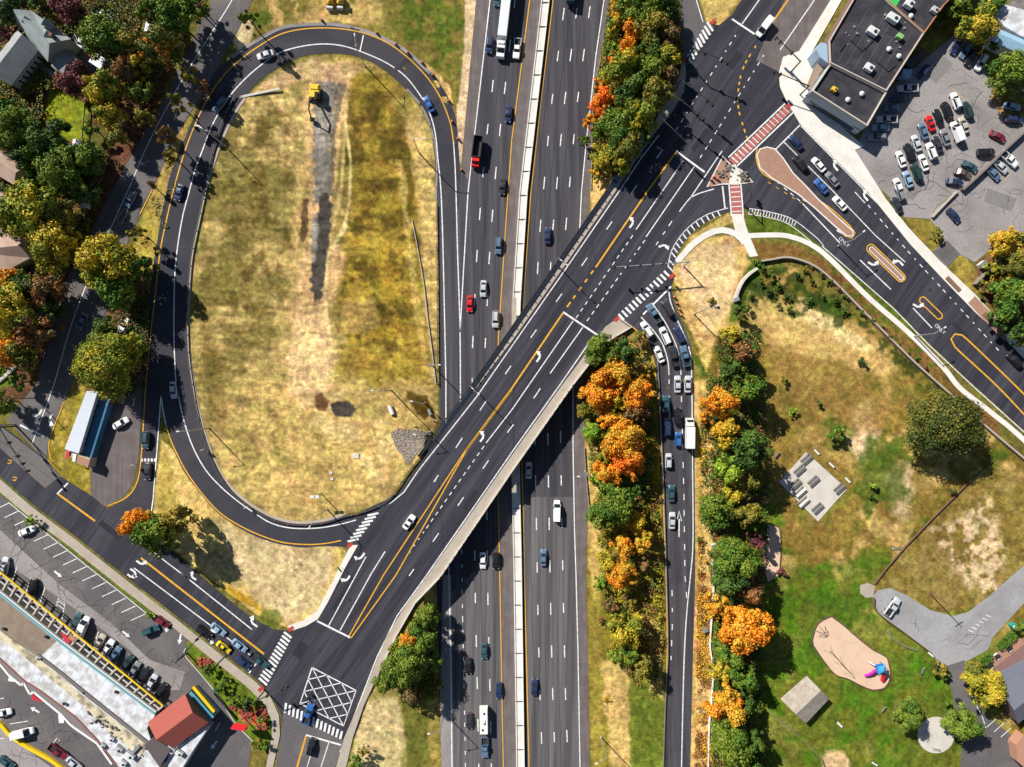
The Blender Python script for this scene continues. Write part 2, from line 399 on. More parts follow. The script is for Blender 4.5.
# upper wooded strip
lay((.13,.11,.05), [(612,-60),(676,-60),(684,62),(640,150),(592,200),(590,100)], f=3, nz=2, seed=40)
lay(TAN, [(590,180),(606,172),(614,178),(592,214)], f=3, nz=2, seed=41, amt=.8)
lay(STRAW, [(697,-60),(760,-60),(742,-2),(720,27),(706,22),(700,0)], f=2, nz=1, seed=42)
# loop interior
LOOPI = [(256,88),(281,68),(306,58),(338,55),(366,61),(386,73),(406,91),(421,108),(431,131),(435,160),(436,192),(438,300),(438,420),(426,449),(408,471),(396,489),(386,500),(366,509),(343,515),(323,521),(298,523),(276,519),(256,509),(237,494),(222,476),(210,451),(200,419),(194,384),(189,352),(188,322),(189,292),(192,257),(199,222),(207,185),(217,155),(225,135),(235,115),(245,100)]
# loop grass: pale straw, olive growth, mulch rows
GRNO = (.20,.175,.07); GOLD = (.31,.24,.055); DOL = (.125,.095,.03)
lay((.44,.36,.19), LOOPI, f=2, nz=.5, seed=43)
lay((.30,.27,.125), LOOPI, f=2, nz=.5, seed=44, dens=(44,.44), amt=.8)
lay(GRNO, [(200,200),(235,120),(290,90),(300,200),(295,300),(270,360),(215,400),(192,330)], f=14, nz=12, ns=24, seed=45, dens=(26,.42), amt=.75)
lay(DOL, [(205,230),(240,130),(290,110),(296,260),(250,330),(200,330)], f=12, nz=12, ns=14, seed=451, dens=(13,.52), amt=.6)
lay(STRAWL, [(230,100),(290,84),(305,110),(303,180),(270,150),(240,150)], f=8, nz=10, ns=12, seed=452, dens=(12,.48), amt=.6)
lay((.60,.47,.26), [(300,150),(308,150),(300,260),(282,380),(265,400),(285,300)], f=8, nz=8, seed=453, amt=.7)
lay(GOLD, [(345,66),(395,85),(425,150),(434,300),(432,385),(380,395),(345,380),(334,280),(348,190),(346,110)], f=22, nz=20, ns=26, seed=46, amt=.8)
lay((.50,.38,.12), [(350,90),(420,120),(430,370),(345,370)], f=10, nz=8, seed=470, dens=(14,.5), amt=.6)
lay(DOL, [(346,85),(380,95),(412,150),(420,210),(418,330),(390,360),(340,345),(334,290),(346,210),(344,120)], f=10, nz=12, ns=18, seed=47, dens=(17,.47), amt=.8)
lay(DOL, [(395,110),(410,125),(416,200),(404,215),(396,160)], f=6, nz=7, ns=12, seed=471, amt=.65)
lay((.44,.33,.085), [(350,235),(400,240),(410,330),(345,345)], f=8, nz=10, ns=10, seed=472, dens=(11,.5), amt=.8)
lay((.52,.40,.20), [(345,300),(375,300),(378,330),(340,335)], f=6, nz=7, seed=473, amt=.7)
lay((.62,.49,.27), [(404,115),(420,120),(434,165),(436,260),(437,380),(430,380),(424,280),(415,180)], f=4, nz=5, seed=474, amt=.75)
lay((.56,.44,.23), [(250,380),(432,385),(425,440),(398,470),(370,500),(330,512),(270,505),(225,460),(215,400)], f=12, nz=12, seed=53, amt=.85)
lay((.27,.23,.10), [(225,400),(290,410),(300,470),(250,490),(220,455)], f=12, nz=14, ns=18, seed=54, dens=(14,.46), amt=.6)
lay((.25,.20,.08), [(310,430),(345,425),(340,470),(310,470)], f=8, nz=9, seed=541, dens=(10,.45), amt=.45)
lay(DOL, [(196,300),(214,310),(222,380),(236,420),(222,430),(204,390)], f=8, nz=8, seed=542, amt=.5)
lay((.16,.14,.07), [(265,340),(300,350),(275,380),(250,360)], f=7, nz=9, seed=543, amt=.3)
lay((.70,.58,.38), [(300,400),(345,390),(400,440),(380,480),(330,450)], f=10, nz=12, seed=55, dens=(16,.46), amt=.6)
lay((.10,.09,.05), circ=(243,400,9,6), f=4, nz=5, seed=544, amt=.5)
lay(PINK, [(258,88),(300,62),(346,60),(366,70),(350,80),(345,110),(312,112),(306,80),(275,88)], f=5, nz=5, seed=56, amt=.85)
lay((.66,.50,.32), [(304,85),(350,80),(338,150),(330,230),(345,260),(326,320),(335,360),(330,400),(300,410),(284,385),(296,300),(306,190)], f=6, nz=6, seed=57, amt=.8)
lay((.68,.54,.36), [(296,320),(322,310),(336,360),(320,400),(288,392)], f=8, nz=7, seed=58, amt=.8)
lay(GRAV, [(314,82),(326,82),(342,84),(335,110),(331,150),(331,195),(314,205),(313,150)], f=3, nz=5, ns=5, seed=59)
lay((.17,.165,.165), [(340,84),(346,84),(336,130),(333,195),(328,195),(331,130)], f=2, nz=2, ns=5, seed=60, amt=.8)
lay(DGRAV, [(320,196),(330,192),(332,202),(330,235),(326,270),(322,300),(314,303),(311,280),(313,240),(316,218)], f=2, nz=4.5, ns=5, seed=61)
lay((.34,.34,.33), [(312,215),(318,212),(316,260),(312,262)], f=3, nz=3, seed=62)
lay((.13,.09,.06), [(303,200),(308,200),(308,230),(303,245),(299,235)], f=2, nz=3, ns=6, seed=63, amt=.9)
lay((.10,.09,.085), [(328,404),(336,401),(346,399),(354,403),(356,409),(350,416),(342,418),(334,413)], f=2, nz=3.5, ns=7, seed=64)
lay((.20,.12,.07), [(314,396),(322,392),(330,402),(326,412),(318,410)], f=2, nz=3, seed=65)
lay((.14,.10,.03), [(408,392),(426,395),(434,410),(425,418),(410,408)], f=3, nz=4, seed=66)
lay((.68,.58,.36), [(344,118),(346,118),(352,160),(351,200),(346,230),(330,255),(326,300),(334,355),(331,356),(323,300),(327,252),(343,225),(348,200),(349,160)], f=1.5, nz=.6, seed=67)
lay((.62,.52,.30), [(345,95),(348,95),(343,190),(338,215),(331,235),(334,210),(340,185)], f=1.5, nz=.6, seed=68, amt=.8)
lay((.62,.50,.24), [(397,160),(402,160),(420,300),(430,370),(424,370),(412,300)], f=3, nz=4, seed=69, amt=.6)
# outside the loop, top
lay((.20,.165,.055), [(240,-60),(476,-60),(476,0),(466,110),(458,150),(448,100),(430,70),(386,38),(338,22),(300,22),(262,36),(245,36),(238,10)], f=2, nz=2, seed=70)
lay(GREEN, [(380,-60),(476,-60),(474,0),(470,90),(455,80),(420,55),(395,30)], f=5, nz=6, seed=71, dens=(12,.45), amt=.75)
lay(TAN, [(262,-60),(385,-60),(384,25),(340,22),(270,32)], f=4, nz=4, seed=72, dens=(16,.38), amt=.85)
lay(PINK, [(468,-60),(478,-60),(476,40),(466,130),(460,165),(455,130),(463,60)], f=2, nz=2, seed=73, amt=.9)
lay(TAN, [(425,62),(450,85),(456,120),(452,118),(440,92),(428,72)], f=2, nz=3, seed=74)
lay(GREEN, circ=(262,18,14,8), f=3, nz=4, seed=75, amt=.8)
lay(PINK, circ=(243,32,10,16), f=3, nz=4, seed=76, amt=.8)
# verge between left street and loop
lay((.36,.28,.09), [(190,75),(200,90),(168,190),(155,290),(140,350),(112,400),(120,300),(150,190)], f=3, nz=3, seed=77, amt=.9)
lay((.34,.25,.12), [(190,75),(200,90),(168,190),(158,230),(150,190)], f=3, nz=3, seed=78, dens=(8,.45))
lay(LEAFL, [(62,320),(112,270),(150,280),(148,384),(80,400)], f=3, nz=2, seed=79, amt=.8)
lay((.27,.22,.05), [(50,410),(84,384),(92,450),(91,496),(60,476),(47,459)], f=2, nz=1, seed=80)
lay(YEL, [(50,410),(84,384),(92,450),(91,496),(60,476),(47,459)], f=2, nz=1, seed=81, dens=(6,.45), amt=.8)
# left yards
lay(LEAFL, [(-60,-60),(230,-60),(150,120),(100,230),(30,400),(-60,420)], f=4, nz=3, seed=82)
lay((.11,.12,.03), [(-60,-60),(200,-60),(120,120),(80,230),(0,330),(-60,400)], f=4, nz=3, seed=83, dens=(20,.5), amt=.8)
lay((.22,.24,.035), [(50,88),(62,90),(88,105),(87,140),(70,142),(42,122)], f=2, nz=1.5, seed=84)
lay((.15,.17,.04), [(80,0),(104,4),(100,14),(86,18)], f=2, nz=1.5, seed=85)
lay((.30,.24,.22), [(96,-30),(145,-30),(148,14),(118,10),(104,4)], f=2, nz=2, seed=86)
lay((.12,.17,.03), [(-20,360),(8,368),(10,385),(-20,400)], f=2, nz=2, seed=87)
# below the loop
lay(STRAW, [(162,440),(176,452),(186,473),(200,493),(218,513),(236,526),(256,537),(281,545),(306,548),(341,545),(346,552),(334,582),(326,600),(314,616),(288,628),(256,614),(205,575),(168,545),(152,530),(155,490)], f=1.5, nz=.6, seed=88)
lay((.50,.40,.26), [(215,520),(240,532),(335,548),(330,580),(314,610),(290,622),(262,606),(240,580)], f=8, nz=7, seed=89, amt=.85)
lay((.36,.29,.16), [(215,520),(335,548),(300,620),(240,590)], f=8, nz=7, seed=891, dens=(12,.52), amt=.6)
lay(YEL, [(163,445),(168,452),(175,480),(178,510),(160,530),(156,500)], f=3, nz=3, seed=90, amt=.8)
lay((.40,.25,.04), [(222,585),(250,596),(276,625),(262,614),(228,592)], f=3, nz=2, seed=91, amt=.9)
lay(GREEN, circ=(272,618,12,8), f=3, nz=3, seed=92, amt=.7)
lay((.22,.20,.16), [(160,530),(235,560),(240,590),(205,570)], f=4, nz=4, seed=93, amt=.4)
# verge between streets and mall lot
lay((.14,.16,.04), [(-60,470),(0,476),(60,528),(130,582),(190,628),(255,680),(250,690),(180,632),(150,618),(85,570),(8,505),(-60,450)], f=1, nz=.6, seed=94)
lay((.13,.17,.03), [(184,648),(188,642),(215,665),(258,695),(278,712),(281,735),(262,752),(250,742),(230,715),(205,680)], f=1, nz=.6, seed=95)
lay((.40,.12,.07), [(197,656),(208,662),(212,668),(203,667)], f=1, nz=1, seed=96)
lay((.40,.12,.07), [(237,708),(256,706),(266,716),(268,728),(258,726),(240,720)], f=1.5, nz=2, seed=97, dens=(5,.35))
# below the bridge, left of the highway
lay((.36,.30,.12), [(440,570),(436,720),(442,800),(340,800),(356,735),(370,690),(400,640)], f=2, nz=2, seed=98)
lay(STRAWL, [(365,700),(395,700),(405,730),(400,790),(352,790),(356,735)], f=5, nz=5, seed=99, amt=.9)
lay((.17,.17,.045), [(400,690),(426,690),(432,790),(410,790)], f=3, nz=3, seed=100, amt=.9)
lay(YEL, [(426,690),(440,700),(443,790),(432,790)], f=3, nz=2, seed=101, amt=.7)
# top right lots and far corner
lay((.34,.22,.12), [(1015,128),(1100,100),(1100,260),(1005,245),(975,262),(960,254),(1000,200)], f=3, nz=1, seed=102, amt=.0)
lay((.25,.20,.06), [(905,218),(930,220),(945,239),(933,252),(920,240)], f=1.5, nz=1, seed=103)
lay((.28,.21,.07), [(948,268),(960,255),(973,264),(985,290),(972,296)], f=1.5, nz=1, seed=104)
lay(LEAFL, [(975,262),(1018,240),(1100,230),(1100,420),(1024,355),(985,300)], f=3, nz=2, seed=105)
lay((.30,.20,.11), [(982,84),(1000,100),(1016,128),(1008,140),(990,108)], f=2, nz=2, seed=106)
lay((.28,.26,.25), [(1008,-60),(1100,-60),(1100,120),(1020,90),(1010,40)], f=3, nz=2, seed=107)
lay((.16,.17,.04), [(1024,600),(1030,605),(1000,640),(985,650),(970,672),(985,690),(1050,700),(1100,640)], f=3, nz=1, seed=108, amt=.8)
g = fbm(TX, TY, 7, 300, 3)[..., None]; col *= (.68+.64*g)
g = fbm(TX*1.0, TY, 3.2, 305, 2)[..., None]; col *= (.66+.68*g)
g = fbm(TX, TY, 40, 310, 3)[..., None]; col *= (.80+.40*g)
lum = col.mean(-1, keepdims=True); col = np.clip(lum+(col-lum)*1.10, .004, 1); col = .20*(col/.20)**1.22
inl = inpoly(TX, TY, LOOPI)[..., None]; col = np.where(inl, col*np.array([.80,.735,.60]), col)
g = fbm(TX*3.0, TY*.6, 9, 320, 2)[..., None]; inl = inpoly(TX, TY, LOOPI)[..., None]
rw = TY+fbm(TX, TY, 60, 331, 2)*16
rad_ = np.hypot(TX-345, (TY-400)*1.25); bl_ = np.clip((TY-375)/55+(fbm(TX, TY, 20, 339, 2)-.5)*2, 0, 1)
g2 = (.5*(vnoise(TX*.35, rw*2.6, 10, 330)*(1-bl_)+bl_*(.5+.55*(vnoise(np.arctan2(TY-400, TX-345)*40, (rad_+fbm(TX, TY, 30, 337, 2)*14)*2.2, 10, 340)-.5)))+.3*vnoise(TX*1.3, rw*5, 10, 333)+.2*vnoise(TX*4, TY*4, 10, 335))[..., None]
col = np.where(inl, col*(.42+1.16*g2), col)
ny, nx = TX.shape
K = (CZ-TZ)/FP
co = np.stack([(TX-512)*K, (383.5-TY)*K, TZ], -1).reshape(-1, 3)
idx = np.arange(nx*ny).reshape(ny, nx)
a = idx[:-1, :-1].ravel(); b = idx[:-1, 1:].ravel(); c = idx[1:, 1:].ravel(); d = idx[1:, :-1].ravel()
tri = np.concatenate([np.stack([a, c, b], 1), np.stack([a, d, c], 1)])
me = bpy.data.meshes.new('ground'); me.vertices.add(nx*ny); me.vertices.foreach_set('co', co.ravel().astype(np.float32))
me.loops.add(len(tri)*3); me.loops.foreach_set('vertex_index', tri.ravel().astype(np.int32))
me.polygons.add(len(tri)); me.polygons.foreach_set('loop_start', (np.arange(len(tri))*3).astype(np.int32))
me.polygons.foreach_set('use_smooth', np.ones(len(tri), bool)); me.update(calc_edges=True)
ca = me.color_attributes.new('turf', 'FLOAT_COLOR', 'POINT')
ca.data.foreach_set('color', np.concatenate([np.clip(col, 0, 1), np.ones(TX.shape+(1,))], -1).reshape(-1).astype(np.float32))
gm = bpy.data.materials.new('turf_and_soil'); gm.use_nodes = True; n = gm.node_tree; bs = n.nodes['Principled BSDF']; bs.inputs['Roughness'].default_value = .95; bs.inputs['Specular IOR Level'].default_value = .15
at = n.nodes.new('ShaderNodeAttribute'); at.attribute_name = 'turf'
geo = n.nodes.new('ShaderNodeNewGeometry')
n1 = n.nodes.new('ShaderNodeTexNoise'); n1.inputs['Scale'].default_value = 2.2; n1.inputs['Detail'].default_value = 8; n1.inputs['Roughness'].default_value = .75
n3 = n.nodes.new('ShaderNodeTexNoise'); n3.inputs['Scale'].default_value = .22; n3.inputs['Detail'].default_value = 6; n3.inputs['Roughness'].default_value = .7
n.links.new(geo.outputs['Position'], n1.inputs[0]); n.links.new(geo.outputs['Position'], n3.inputs[0])
m1 = n.nodes.new('ShaderNodeMapRange'); m1.inputs[1].default_value = .3; m1.inputs[2].default_value = .7; m1.inputs[3].default_value = .75; m1.inputs[4].default_value = 1.25; n.links.new(n1.outputs[0], m1.inputs[0])
n4 = n.nodes.new('ShaderNodeTexNoise'); n4.inputs['Scale'].default_value = .75; n4.inputs['Detail'].default_value = 9; n4.inputs['Roughness'].default_value = .85; n.links.new(geo.outputs['Position'], n4.inputs[0])
m4 = n.nodes.new('ShaderNodeMapRange'); m4.inputs[1].default_value = .36; m4.inputs[2].default_value = .64; m4.inputs[3].default_value = .55; m4.inputs[4].default_value = 1.45; n.links.new(n4.outputs[0], m4.inputs[0])
mm = n.nodes.new('ShaderNodeMath'); mm.operation = 'MULTIPLY'; n.links.new(m1.outputs[0], mm.inputs[0]); n.links.new(m4.outputs[0], mm.inputs[1])
vm = n.nodes.new('ShaderNodeVectorMath'); vm.operation = 'SCALE'; n.links.new(at.outputs['Color'], vm.inputs[0]); n.links.new(mm.outputs[0], vm.inputs['Scale'])
hs = n.nodes.new('ShaderNodeHueSaturation'); m3 = n.nodes.new('ShaderNodeMapRange'); m3.inputs[1].default_value = .35; m3.inputs[2].default_value = .65; m3.inputs[3].default_value = .485; m3.inputs[4].default_value = .52
n.links.new(n3.outputs[0], m3.inputs[0]); n.links.new(m3.outputs[0], hs.inputs['Hue']); n.links.new(vm.outputs[0], hs.inputs['Color']); hs.inputs['Saturation'].default_value = 1.0
n.links.new(hs.outputs[0], bs.inputs['Base Color'])
bp = n.nodes.new('ShaderNodeBump'); bp.inputs['Strength'].default_value = .7; bp.inputs['Distance'].default_value = .5; n.links.new(n1.outputs[0], bp.inputs['Height']); n.links.new(bp.outputs[0], bs.inputs['Normal'])
me.materials.append(gm)
ground = link(bpy.data.objects.new('ground', me)); tag(ground, kind='structure')
# ------------------------------------------------------------------ roads and their markings
def road(name, poly, m, off=.06, zf=zt, **k):
    o = drape(poly, off, zf, name=name, mat=M[m], **k); tag(o, kind='structure'); return o
def ext(*p): return list(p)
hwy = road('highway', [(x, y) for y, x in HL]+[(x, y) for y, x in reversed(HRt)], 'asphalt_hwy', zf=HWF, cut=False)
SHL = [(-60,521),(0,531),(140,513),(210,508),(339,499.5),(450,498.5),(575,501),(767,504.5),(830,506)]
BAR = [(-60,551.5),(0,545.5),(192,523.5),(302,516.5),(400,514),(560,517.5),(767,520.5),(830,522)]
YR = [(-60,561),(0,553),(100,541),(192,530.8),(302,523),(400,520.5),(509,523),(575,524.3),(767,529),(830,531)]
WR = [(-60,614),(0,604),(55,596),(100,591),(140,586.5),(192,581.5),(224,580),(272,576),(350,573),(445,573),(530,574.5),(575,576),(650,578),(767,580),(830,582)]
WL = [(-60,501),(0,490),(192,468),(332,460)]
xy = lambda t: [(x, y) for y, x in t]
med = drape(xy(SHL)+[(x-3.5, y) for y, x in reversed(BAR)], .075, HWF, name='inner_shoulder', mat=M['asphalt_brown'], parent=hwy)
drape([(x+1.2, y) for y, x in WR]+[(x, y) for y, x in reversed(HRt) if -61 < y < 831 or True][1:-1], .075, HWF, name='outer_shoulder', mat=M['asphalt_brown'], parent=hwy)
drape([(443,575),(451,575),(453,720),(454,830),(443,830),(440,700)], .085, HWF, name='outer_shoulder', mat=M['asphalt_old'], parent=hwy)
drape([(474,-60),(489,0),(480,80),(468,180),(461,168),(467,100),(476,0),(482,-60)][1:], .075, HWF, name='outer_shoulder', mat=M['asphalt_brown'], parent=hwy)
drape([(444,600),(452,598),(452,640)]+[(452,830),(505,830),(501,600),(500,552),(470,575)], .07, HWF, name='older_surface', mat=M['asphalt_low'], parent=hwy)
drape([(524,497),(584,497),(577,575),(581,767),(582,830),(531,830),(529,767),(524,575)], .07, HWF, name='older_surface', mat=M['asphalt_low'], parent=hwy)
w = MB(); y_ = MB()
Z9 = .10
for t, m_ in ((WL, w), (WR, w), ([(y, x-1.2) for y, x in SHL], y_), (YR, y_)): ribbon(m_, lin(xy(t), 20), .30, Z9, HWF)
ribbon(w, spline([(456,142),(456,192),(457.5,250),(460,332),(460.5,430)][1:], 10), .3, Z9, HWF)
ribbon(w, lin([(436.9+9,384),(446,450),(449,575),(451,675),(452,767),(453,830)], 20), .3, Z9, HWF)
L3 = [(-60,523),(0,515),(88,505),(130,500),(175,495.5),(220,492),(262,489),(308,487),(350,485),(450,484.5),(520,487),(605,488),(691,490),(830,492.5)]
L2 = [(y, x-12.6-(1 if y < 60 else 0)) for y, x in L3]
R1 = [(-60,573),(10,564),(55,558),(100,552),(140,548),(185,544),(230,540),(272,537.5),(350,535),(445,535),(530,536.5),(615,538),(698,540),(738,541.5),(830,544)]
def hd(t, ph): dashes(w, xy(t), 3.3, 8.9, .30, Z9, HWF, phase=ph)
hd(L3, 4.1); hd(L2, 3.7)
for k, q in ((0, 7.2), (12.8, 6.9), (25.6, 6.7)): hd([(y, x+k) for y, x in R1], q)
dashes(w, [(460.5,430),(462.3,600),(465.5,767),(466,830)], 1.2, 2.6, .25, Z9, HWF)
w.build('lane_lines', M['white'], hwy); y_.build('edge_lines', M['yellow'], hwy)
sm = MB()
for t, k in ((L3, 6), (L3, -7), (R1, 6.5), (R1, 19), (R1, -6)): ribbon(sm, lin([(x+k, y) for y, x in t], 20), .09, .09, HWF)
sm.build('joint_sealing', M['seam'], hwy)
p = [(454,-0),(452,0)]
# median barrier
bm_ = MB(); 
wallstrip(bm_, lin([(x-3.6, y) for y, x in BAR], 20), .35, .95, HWF); wallstrip(bm_, lin([(x+3.6, y) for y, x in BAR], 20), .35, .95, HWF)
bar = bm_.build('median_barrier', M['concrete_w']); tag(bar, 'long pale concrete median barrier splitting the highway', 'barrier')
drape([(x-3.4, y) for y, x in BAR]+[(x+3.4, y) for y, x in reversed(BAR)], .72, HWF, name='barrier_fill', mat=M['concrete_w'], parent=bar)

# loop ramp
LO = [(256,40),(281,27),(306,23.5),(336,23.5),(363,29.5),(386,38.5),(408,51.5),(431,72),(448,97),(456,120),(458.5,150),(460.5,172)]
LO2 = [(255,42),(230,59),(212,77),(195,115),(184,140),(172,170),(166,192),(160,224),(152,274),(147,317),(144,352),(143,384),(141,421),(139,459),(135,484),(125,499),(108,508)]
LI = [(436.5,197),(436,192),(435,160),(431,130),(421,107),(406,89.5),(386,71.5),(366,59.5),(338,53.5),(306,55.5),(281,65.5),(256,84),(245,98),(235,113),(225,133),(217,153),(207,185),(199,222),(192,257),(189.5,292),(188,322),(189,352),(193,384),(200,419),(210,451),(222,476),(237,494),(256,509),(276,519),(298,523.5),(323,521.5),(343,515.5)]
GV = [(356,550),(345,547),(320,546),(306,547.5),(281,544.5),(256,536.5),(236,526),(218,513),(200,493),(185,473),(174,451),(165,425),(161.5,398),(158,440),(155,470),(152,505),(151,531)]
sp_ = lambda q: spline(q, 6)
poly = list(reversed(sp_(LO)))+sp_(LO2)+[(106,512)]+[(128,530)]+list(reversed(sp_(GV[:12])+GV[12:]))+[(360,540),(360,515)]+list(reversed(sp_(LI)))+[(440,200),(450,260),(460,200)]
loop = road('loop_ramp', poly, 'asphalt_mid', .065)
loop.data.materials[0] = M['asphalt_new']
w = MB(); y_ = MB(); q9 = .11
YO = [(453.5,142),(450,122),(440,97),(426,76),(406,56),(386,42),(363.5,33),(338,28.5),(308,28.5),(281,34),(256,48),(235,64),(220,80),(207,100),(197,120),(187,145),(179,170),(173,192),(166,222),(160,252),(155.5,292),(152,322),(149,352),(146,384),(143.5,421),(141,459),(137,482),(127,497),(107.5,506)]
YI = [(166,425),(170,438),(176,452),(186,471),(200,491),(218,511),(235,523),(256,533.5),(281,542),(306,544.5),(325,543.5),(341,540.5)]
WI = [(446,384),(443,250),(441,192),(438,160),(435,132),(428.5,110),(420,95),(406,77),(388.5,64),(366,53.5),(343.5,46),(321,44),(296,47.5),(276,54.5),(256,69),(240,84),(227.5,99),(217.5,115),(210,130),(202.5,150),(195,170),(189,192),(182.5,217),(177.5,247),(175,272),(174,304),(174,342),(176,384),(178,394),(184,421),(192.5,446),(205,469),(220,486),(237.5,501),(256,514),(271,523),(291,528),(318,528),(341,524),(356,520)]
ribbon(y_, spline(YO), .32, q9); ribbon(y_, spline(YI), .32, q9); ribbon(w, spline(WI), .30, q9)
ribbon(w, spline([(453.5,142),(455,165),(456,192),(457,230)]), .3, q9)
ribbon(w, [(363.5,35),(360,51)], .3, q9); ribbon(w, spline([(166,425),(163,410),(161,396)]), .3, q9); ribbon(w, lin([(161,396),(157,450),(153,500),(151,513)]), .3, q9)
ribbon(w, [(197,125),(208,131)], .3, q9)
for k in range(5): x = 141.5+k*3.3; ribbon(w, [(x, 458.5), (x+.7, 461.5)], .55, q9)
# crosswalk on the loop mouth
for k in range(8):
    t = k/7; x = 347.5+t*20; yy = 541.5-t*26; ribbon(w, [(x, yy), (x+11, yy-2.5)], .55, .115, UPF)
w.build('lane_lines', M['white'], loop); y_.build('edge_lines', M['yellow'], loop)
kb = MB(); ribbon(kb, spline([(245,98),(235,113),(225,133),(217,153),(207,185),(199,222),(192,257),(189.5,292),(188.3,322),(189.3,352),(193.5,384),(200.5,419),(210.5,451),(222.5,476),(237.5,494),(256,508),(276,518),(298,522.5),(323,520.5),(343,514.5)]), .75, .085); kb.build('gutter', M['concrete_t'], loop)
kb = MB(); ribbon(kb, spline([(232,57),(256,41),(281,28),(306,24.5),(336,24.5),(363,30.5),(386,39.5),(408,52.5),(430,73)]), .9, .075); ribbon(kb, spline([(436,200),(436.3,160),(432,131),(422,107),(407,89)]), .5, .075); kb.build('gutter', M['asphalt_old'], loop)

# right ramp
RL = [(632,327),(642,333),(649.5,343),(655,362),(657,384),(658,416),(661,484),(664.5,576),(666,650),(663,767),(661,830)]
RRt = [(671,284),(672.5,297),(678,314),(687,334),(692,352),(693.5,384),(694.5,459),(695,576),(693,650),(690,767),(688,830)]
rr = road('exit_ramp', spline(RL,6)+list(reversed(spline(RRt,6))), 'asphalt_mid', .062)
rr.data.materials[0] = M['asphalt_hwy']
w = MB(); y_ = MB()
ribbon(y_, spline([(631,326),(640,333),(648,343),(653.5,362),(656.5,384),(660,416),(662.5,484),(666,576),(667,650),(664.5,767),(662,830)], 8), .3, .11)
ribbon(w, spline([(668.5,288),(670,300),(676,317),(684.5,336),(690.5,354),(691.8,384),(692.5,459),(693,540),(690.5,575),(687,610),(684.5,650),(683,700),(681.5,767),(680,830)], 8), .3, .11)
ribbon(w, spline([(641,317),(653,330),(663,345),(668,362),(669,375)], 6), .28, .11); ribbon(w, spline([(652,303),(665,322),(676,345),(680,362),(681,375)], 6), .28, .11)
dashes(w, [(669,378),(669.5,400),(670,440)], 1.6, 3.0, .28, .11); dashes(w, [(681,378),(682.5,440),(684,500),(685,576),(687,600)], 1.6, 3.0, .28, .11)
dashes(w, [(672,590),(672.5,620),(671,660)], 1.6, 3.0, .28, .11)
ribbon(w, [(631,326.5),(671,286.5)], .45, .115)
ribbon(w, [(679,537),(679.2,519)], .35, .115); ribbon(w, [(676.8,521),(679.2,511),(681.5,521)], .3, .116)
w.build('lane_lines', M['white'], rr); y_.build('edge_lines', M['yellow'], rr)

# the upper streets: approach road, bridge deck surface, big junction, cross street
NE_KERB = [(838,0),(799,51),(783,57),(779,72),(780,87),(787,102),(800,124),(868,192),(910,244),(943,279),(975,312),(1008,342),(1024,358),(1090,425)]
SW_KERB = [(1090,500),(1024,430),(975,386),(930,344),(893,306),(843,266),(818,243),(793,223),(768,215),(750,210),(741,208)]
MOUTH = [(728,212),(712,218),(692,232),(680,248),(675,262),(672,272),(671,286),(632,327)]
SE_KERB = [(619,319),(612,322),(605,327),(598,337),(560,388),(512,455),(428,575),(406,605),(386,637),(373,670),(358.5,705),(344,738),(336,767),(325,830)]
WBOT = [(265,830),(276,767),(283,735),(281,715),(271,695),(256,679),(215,647),(175,615),(125,576),(75,536),(32,504),(0,476),(-60,430)]
NDD = [(-60,376),(0,424),(46,459),(60,476),(92,496),(106,508),(128,530),(151,531),(167,546),(202,577),(235,605),(256,620),(273,629),(291,631),(306,626),(318,619),(328,602),(338,582),(346,566),(354,552),(358,545),(350,520),(366,509),(386,500)]
NWK = [(398,493),(415,470),(473,392),(512,341),(563,268),(615,192),(640,154),(657,130),(672,112),(684,92),(686,72),(685,60)]
TOPN = [(712,24),(719,25),(732,15),(743,-2),(780,-60),(875,-60)]
poly = NDD+NWK+TOPN+NE_KERB[:2]+spline(NE_KERB[1:7],3)[1:]+NE_KERB[7:]+SW_KERB+spline(MOUTH,4)+SE_KERB+WBOT
street = road('street', poly, 'asphalt_street', .07, UPF, cut=False)
drape([(767,35),(790,-10),(875,-60),(838,0),(799,51),(783,57),(779,72),(756,60)], .078, UPF, name='older_surface', mat=M['asphalt_brown'], parent=street)
drape([(0,426),(45,460),(60,476),(45,488),(0,448)], .078, UPF, name='older_surface', mat=M['asphalt_mid'], parent=street)
drape([(322,790),(336,765),(343,740),(283,712),(281,735),(272,790)], .078, UPF, name='older_surface', mat=M['asphalt_mid'], parent=street)
w = MB(); y_ = MB(); Z1 = .10
def wl(p, wd_=.28, s=False): ribbon(w, spline(p, 5) if s else p, wd_, Z1, UPF)
def yl(p, wd_=.32, s=False): ribbon(y_, spline(p, 5) if s else p, wd_, Z1, UPF)
def wd2(p, on=3, gap=9.2, wd_=.28, ph=0): dashes(w, p, on, gap, wd_, Z1, UPF, ph)
wl([(380,508),(392,502),(404,492),(418,471),(476,397.5),(512,346),(566,268.5),(618,193),(642,157),(659,135)])
wl([(340,752),(358,706),(377,657),(397,616),(426,576),(512,452),(559.5,385.5),(593,337)])
wd2([(386,534),(434,482) ,(482,407),(533,334.5),(585,261),(637,185),(664,148)][1:], ph=-1)
for a, b in (((482,410),(486,404)),): pass
wd2([(409,576),(434,540),(459,504),(484,467),(508.5,431),(536,395),(550,373)], ph=-1)
yl([(351,638),(396,575),(466,451),(512,389.5)]); yl([(349,636),(383.5,575),(466,449.5)]); yl([(466,450),(512,388),(563,313)], .45)
yl([(598,264),(647,192),(676,152)], .45)
dashes(y_, [(567,307),(598,264)], 1.2, 1.5, .45, Z1, UPF)
wl([(317,621),(350,637.5)], .5); wl([(328.5,626),(356,575),(366,556.5)]); wl([(340,630.5),(371,574),(385,551.5)])
wl([(486,443),(512,409.5),(573,321)]); dashes(w, [(484,446),(409,553)], .9, 1.3, .25, Z1, UPF)
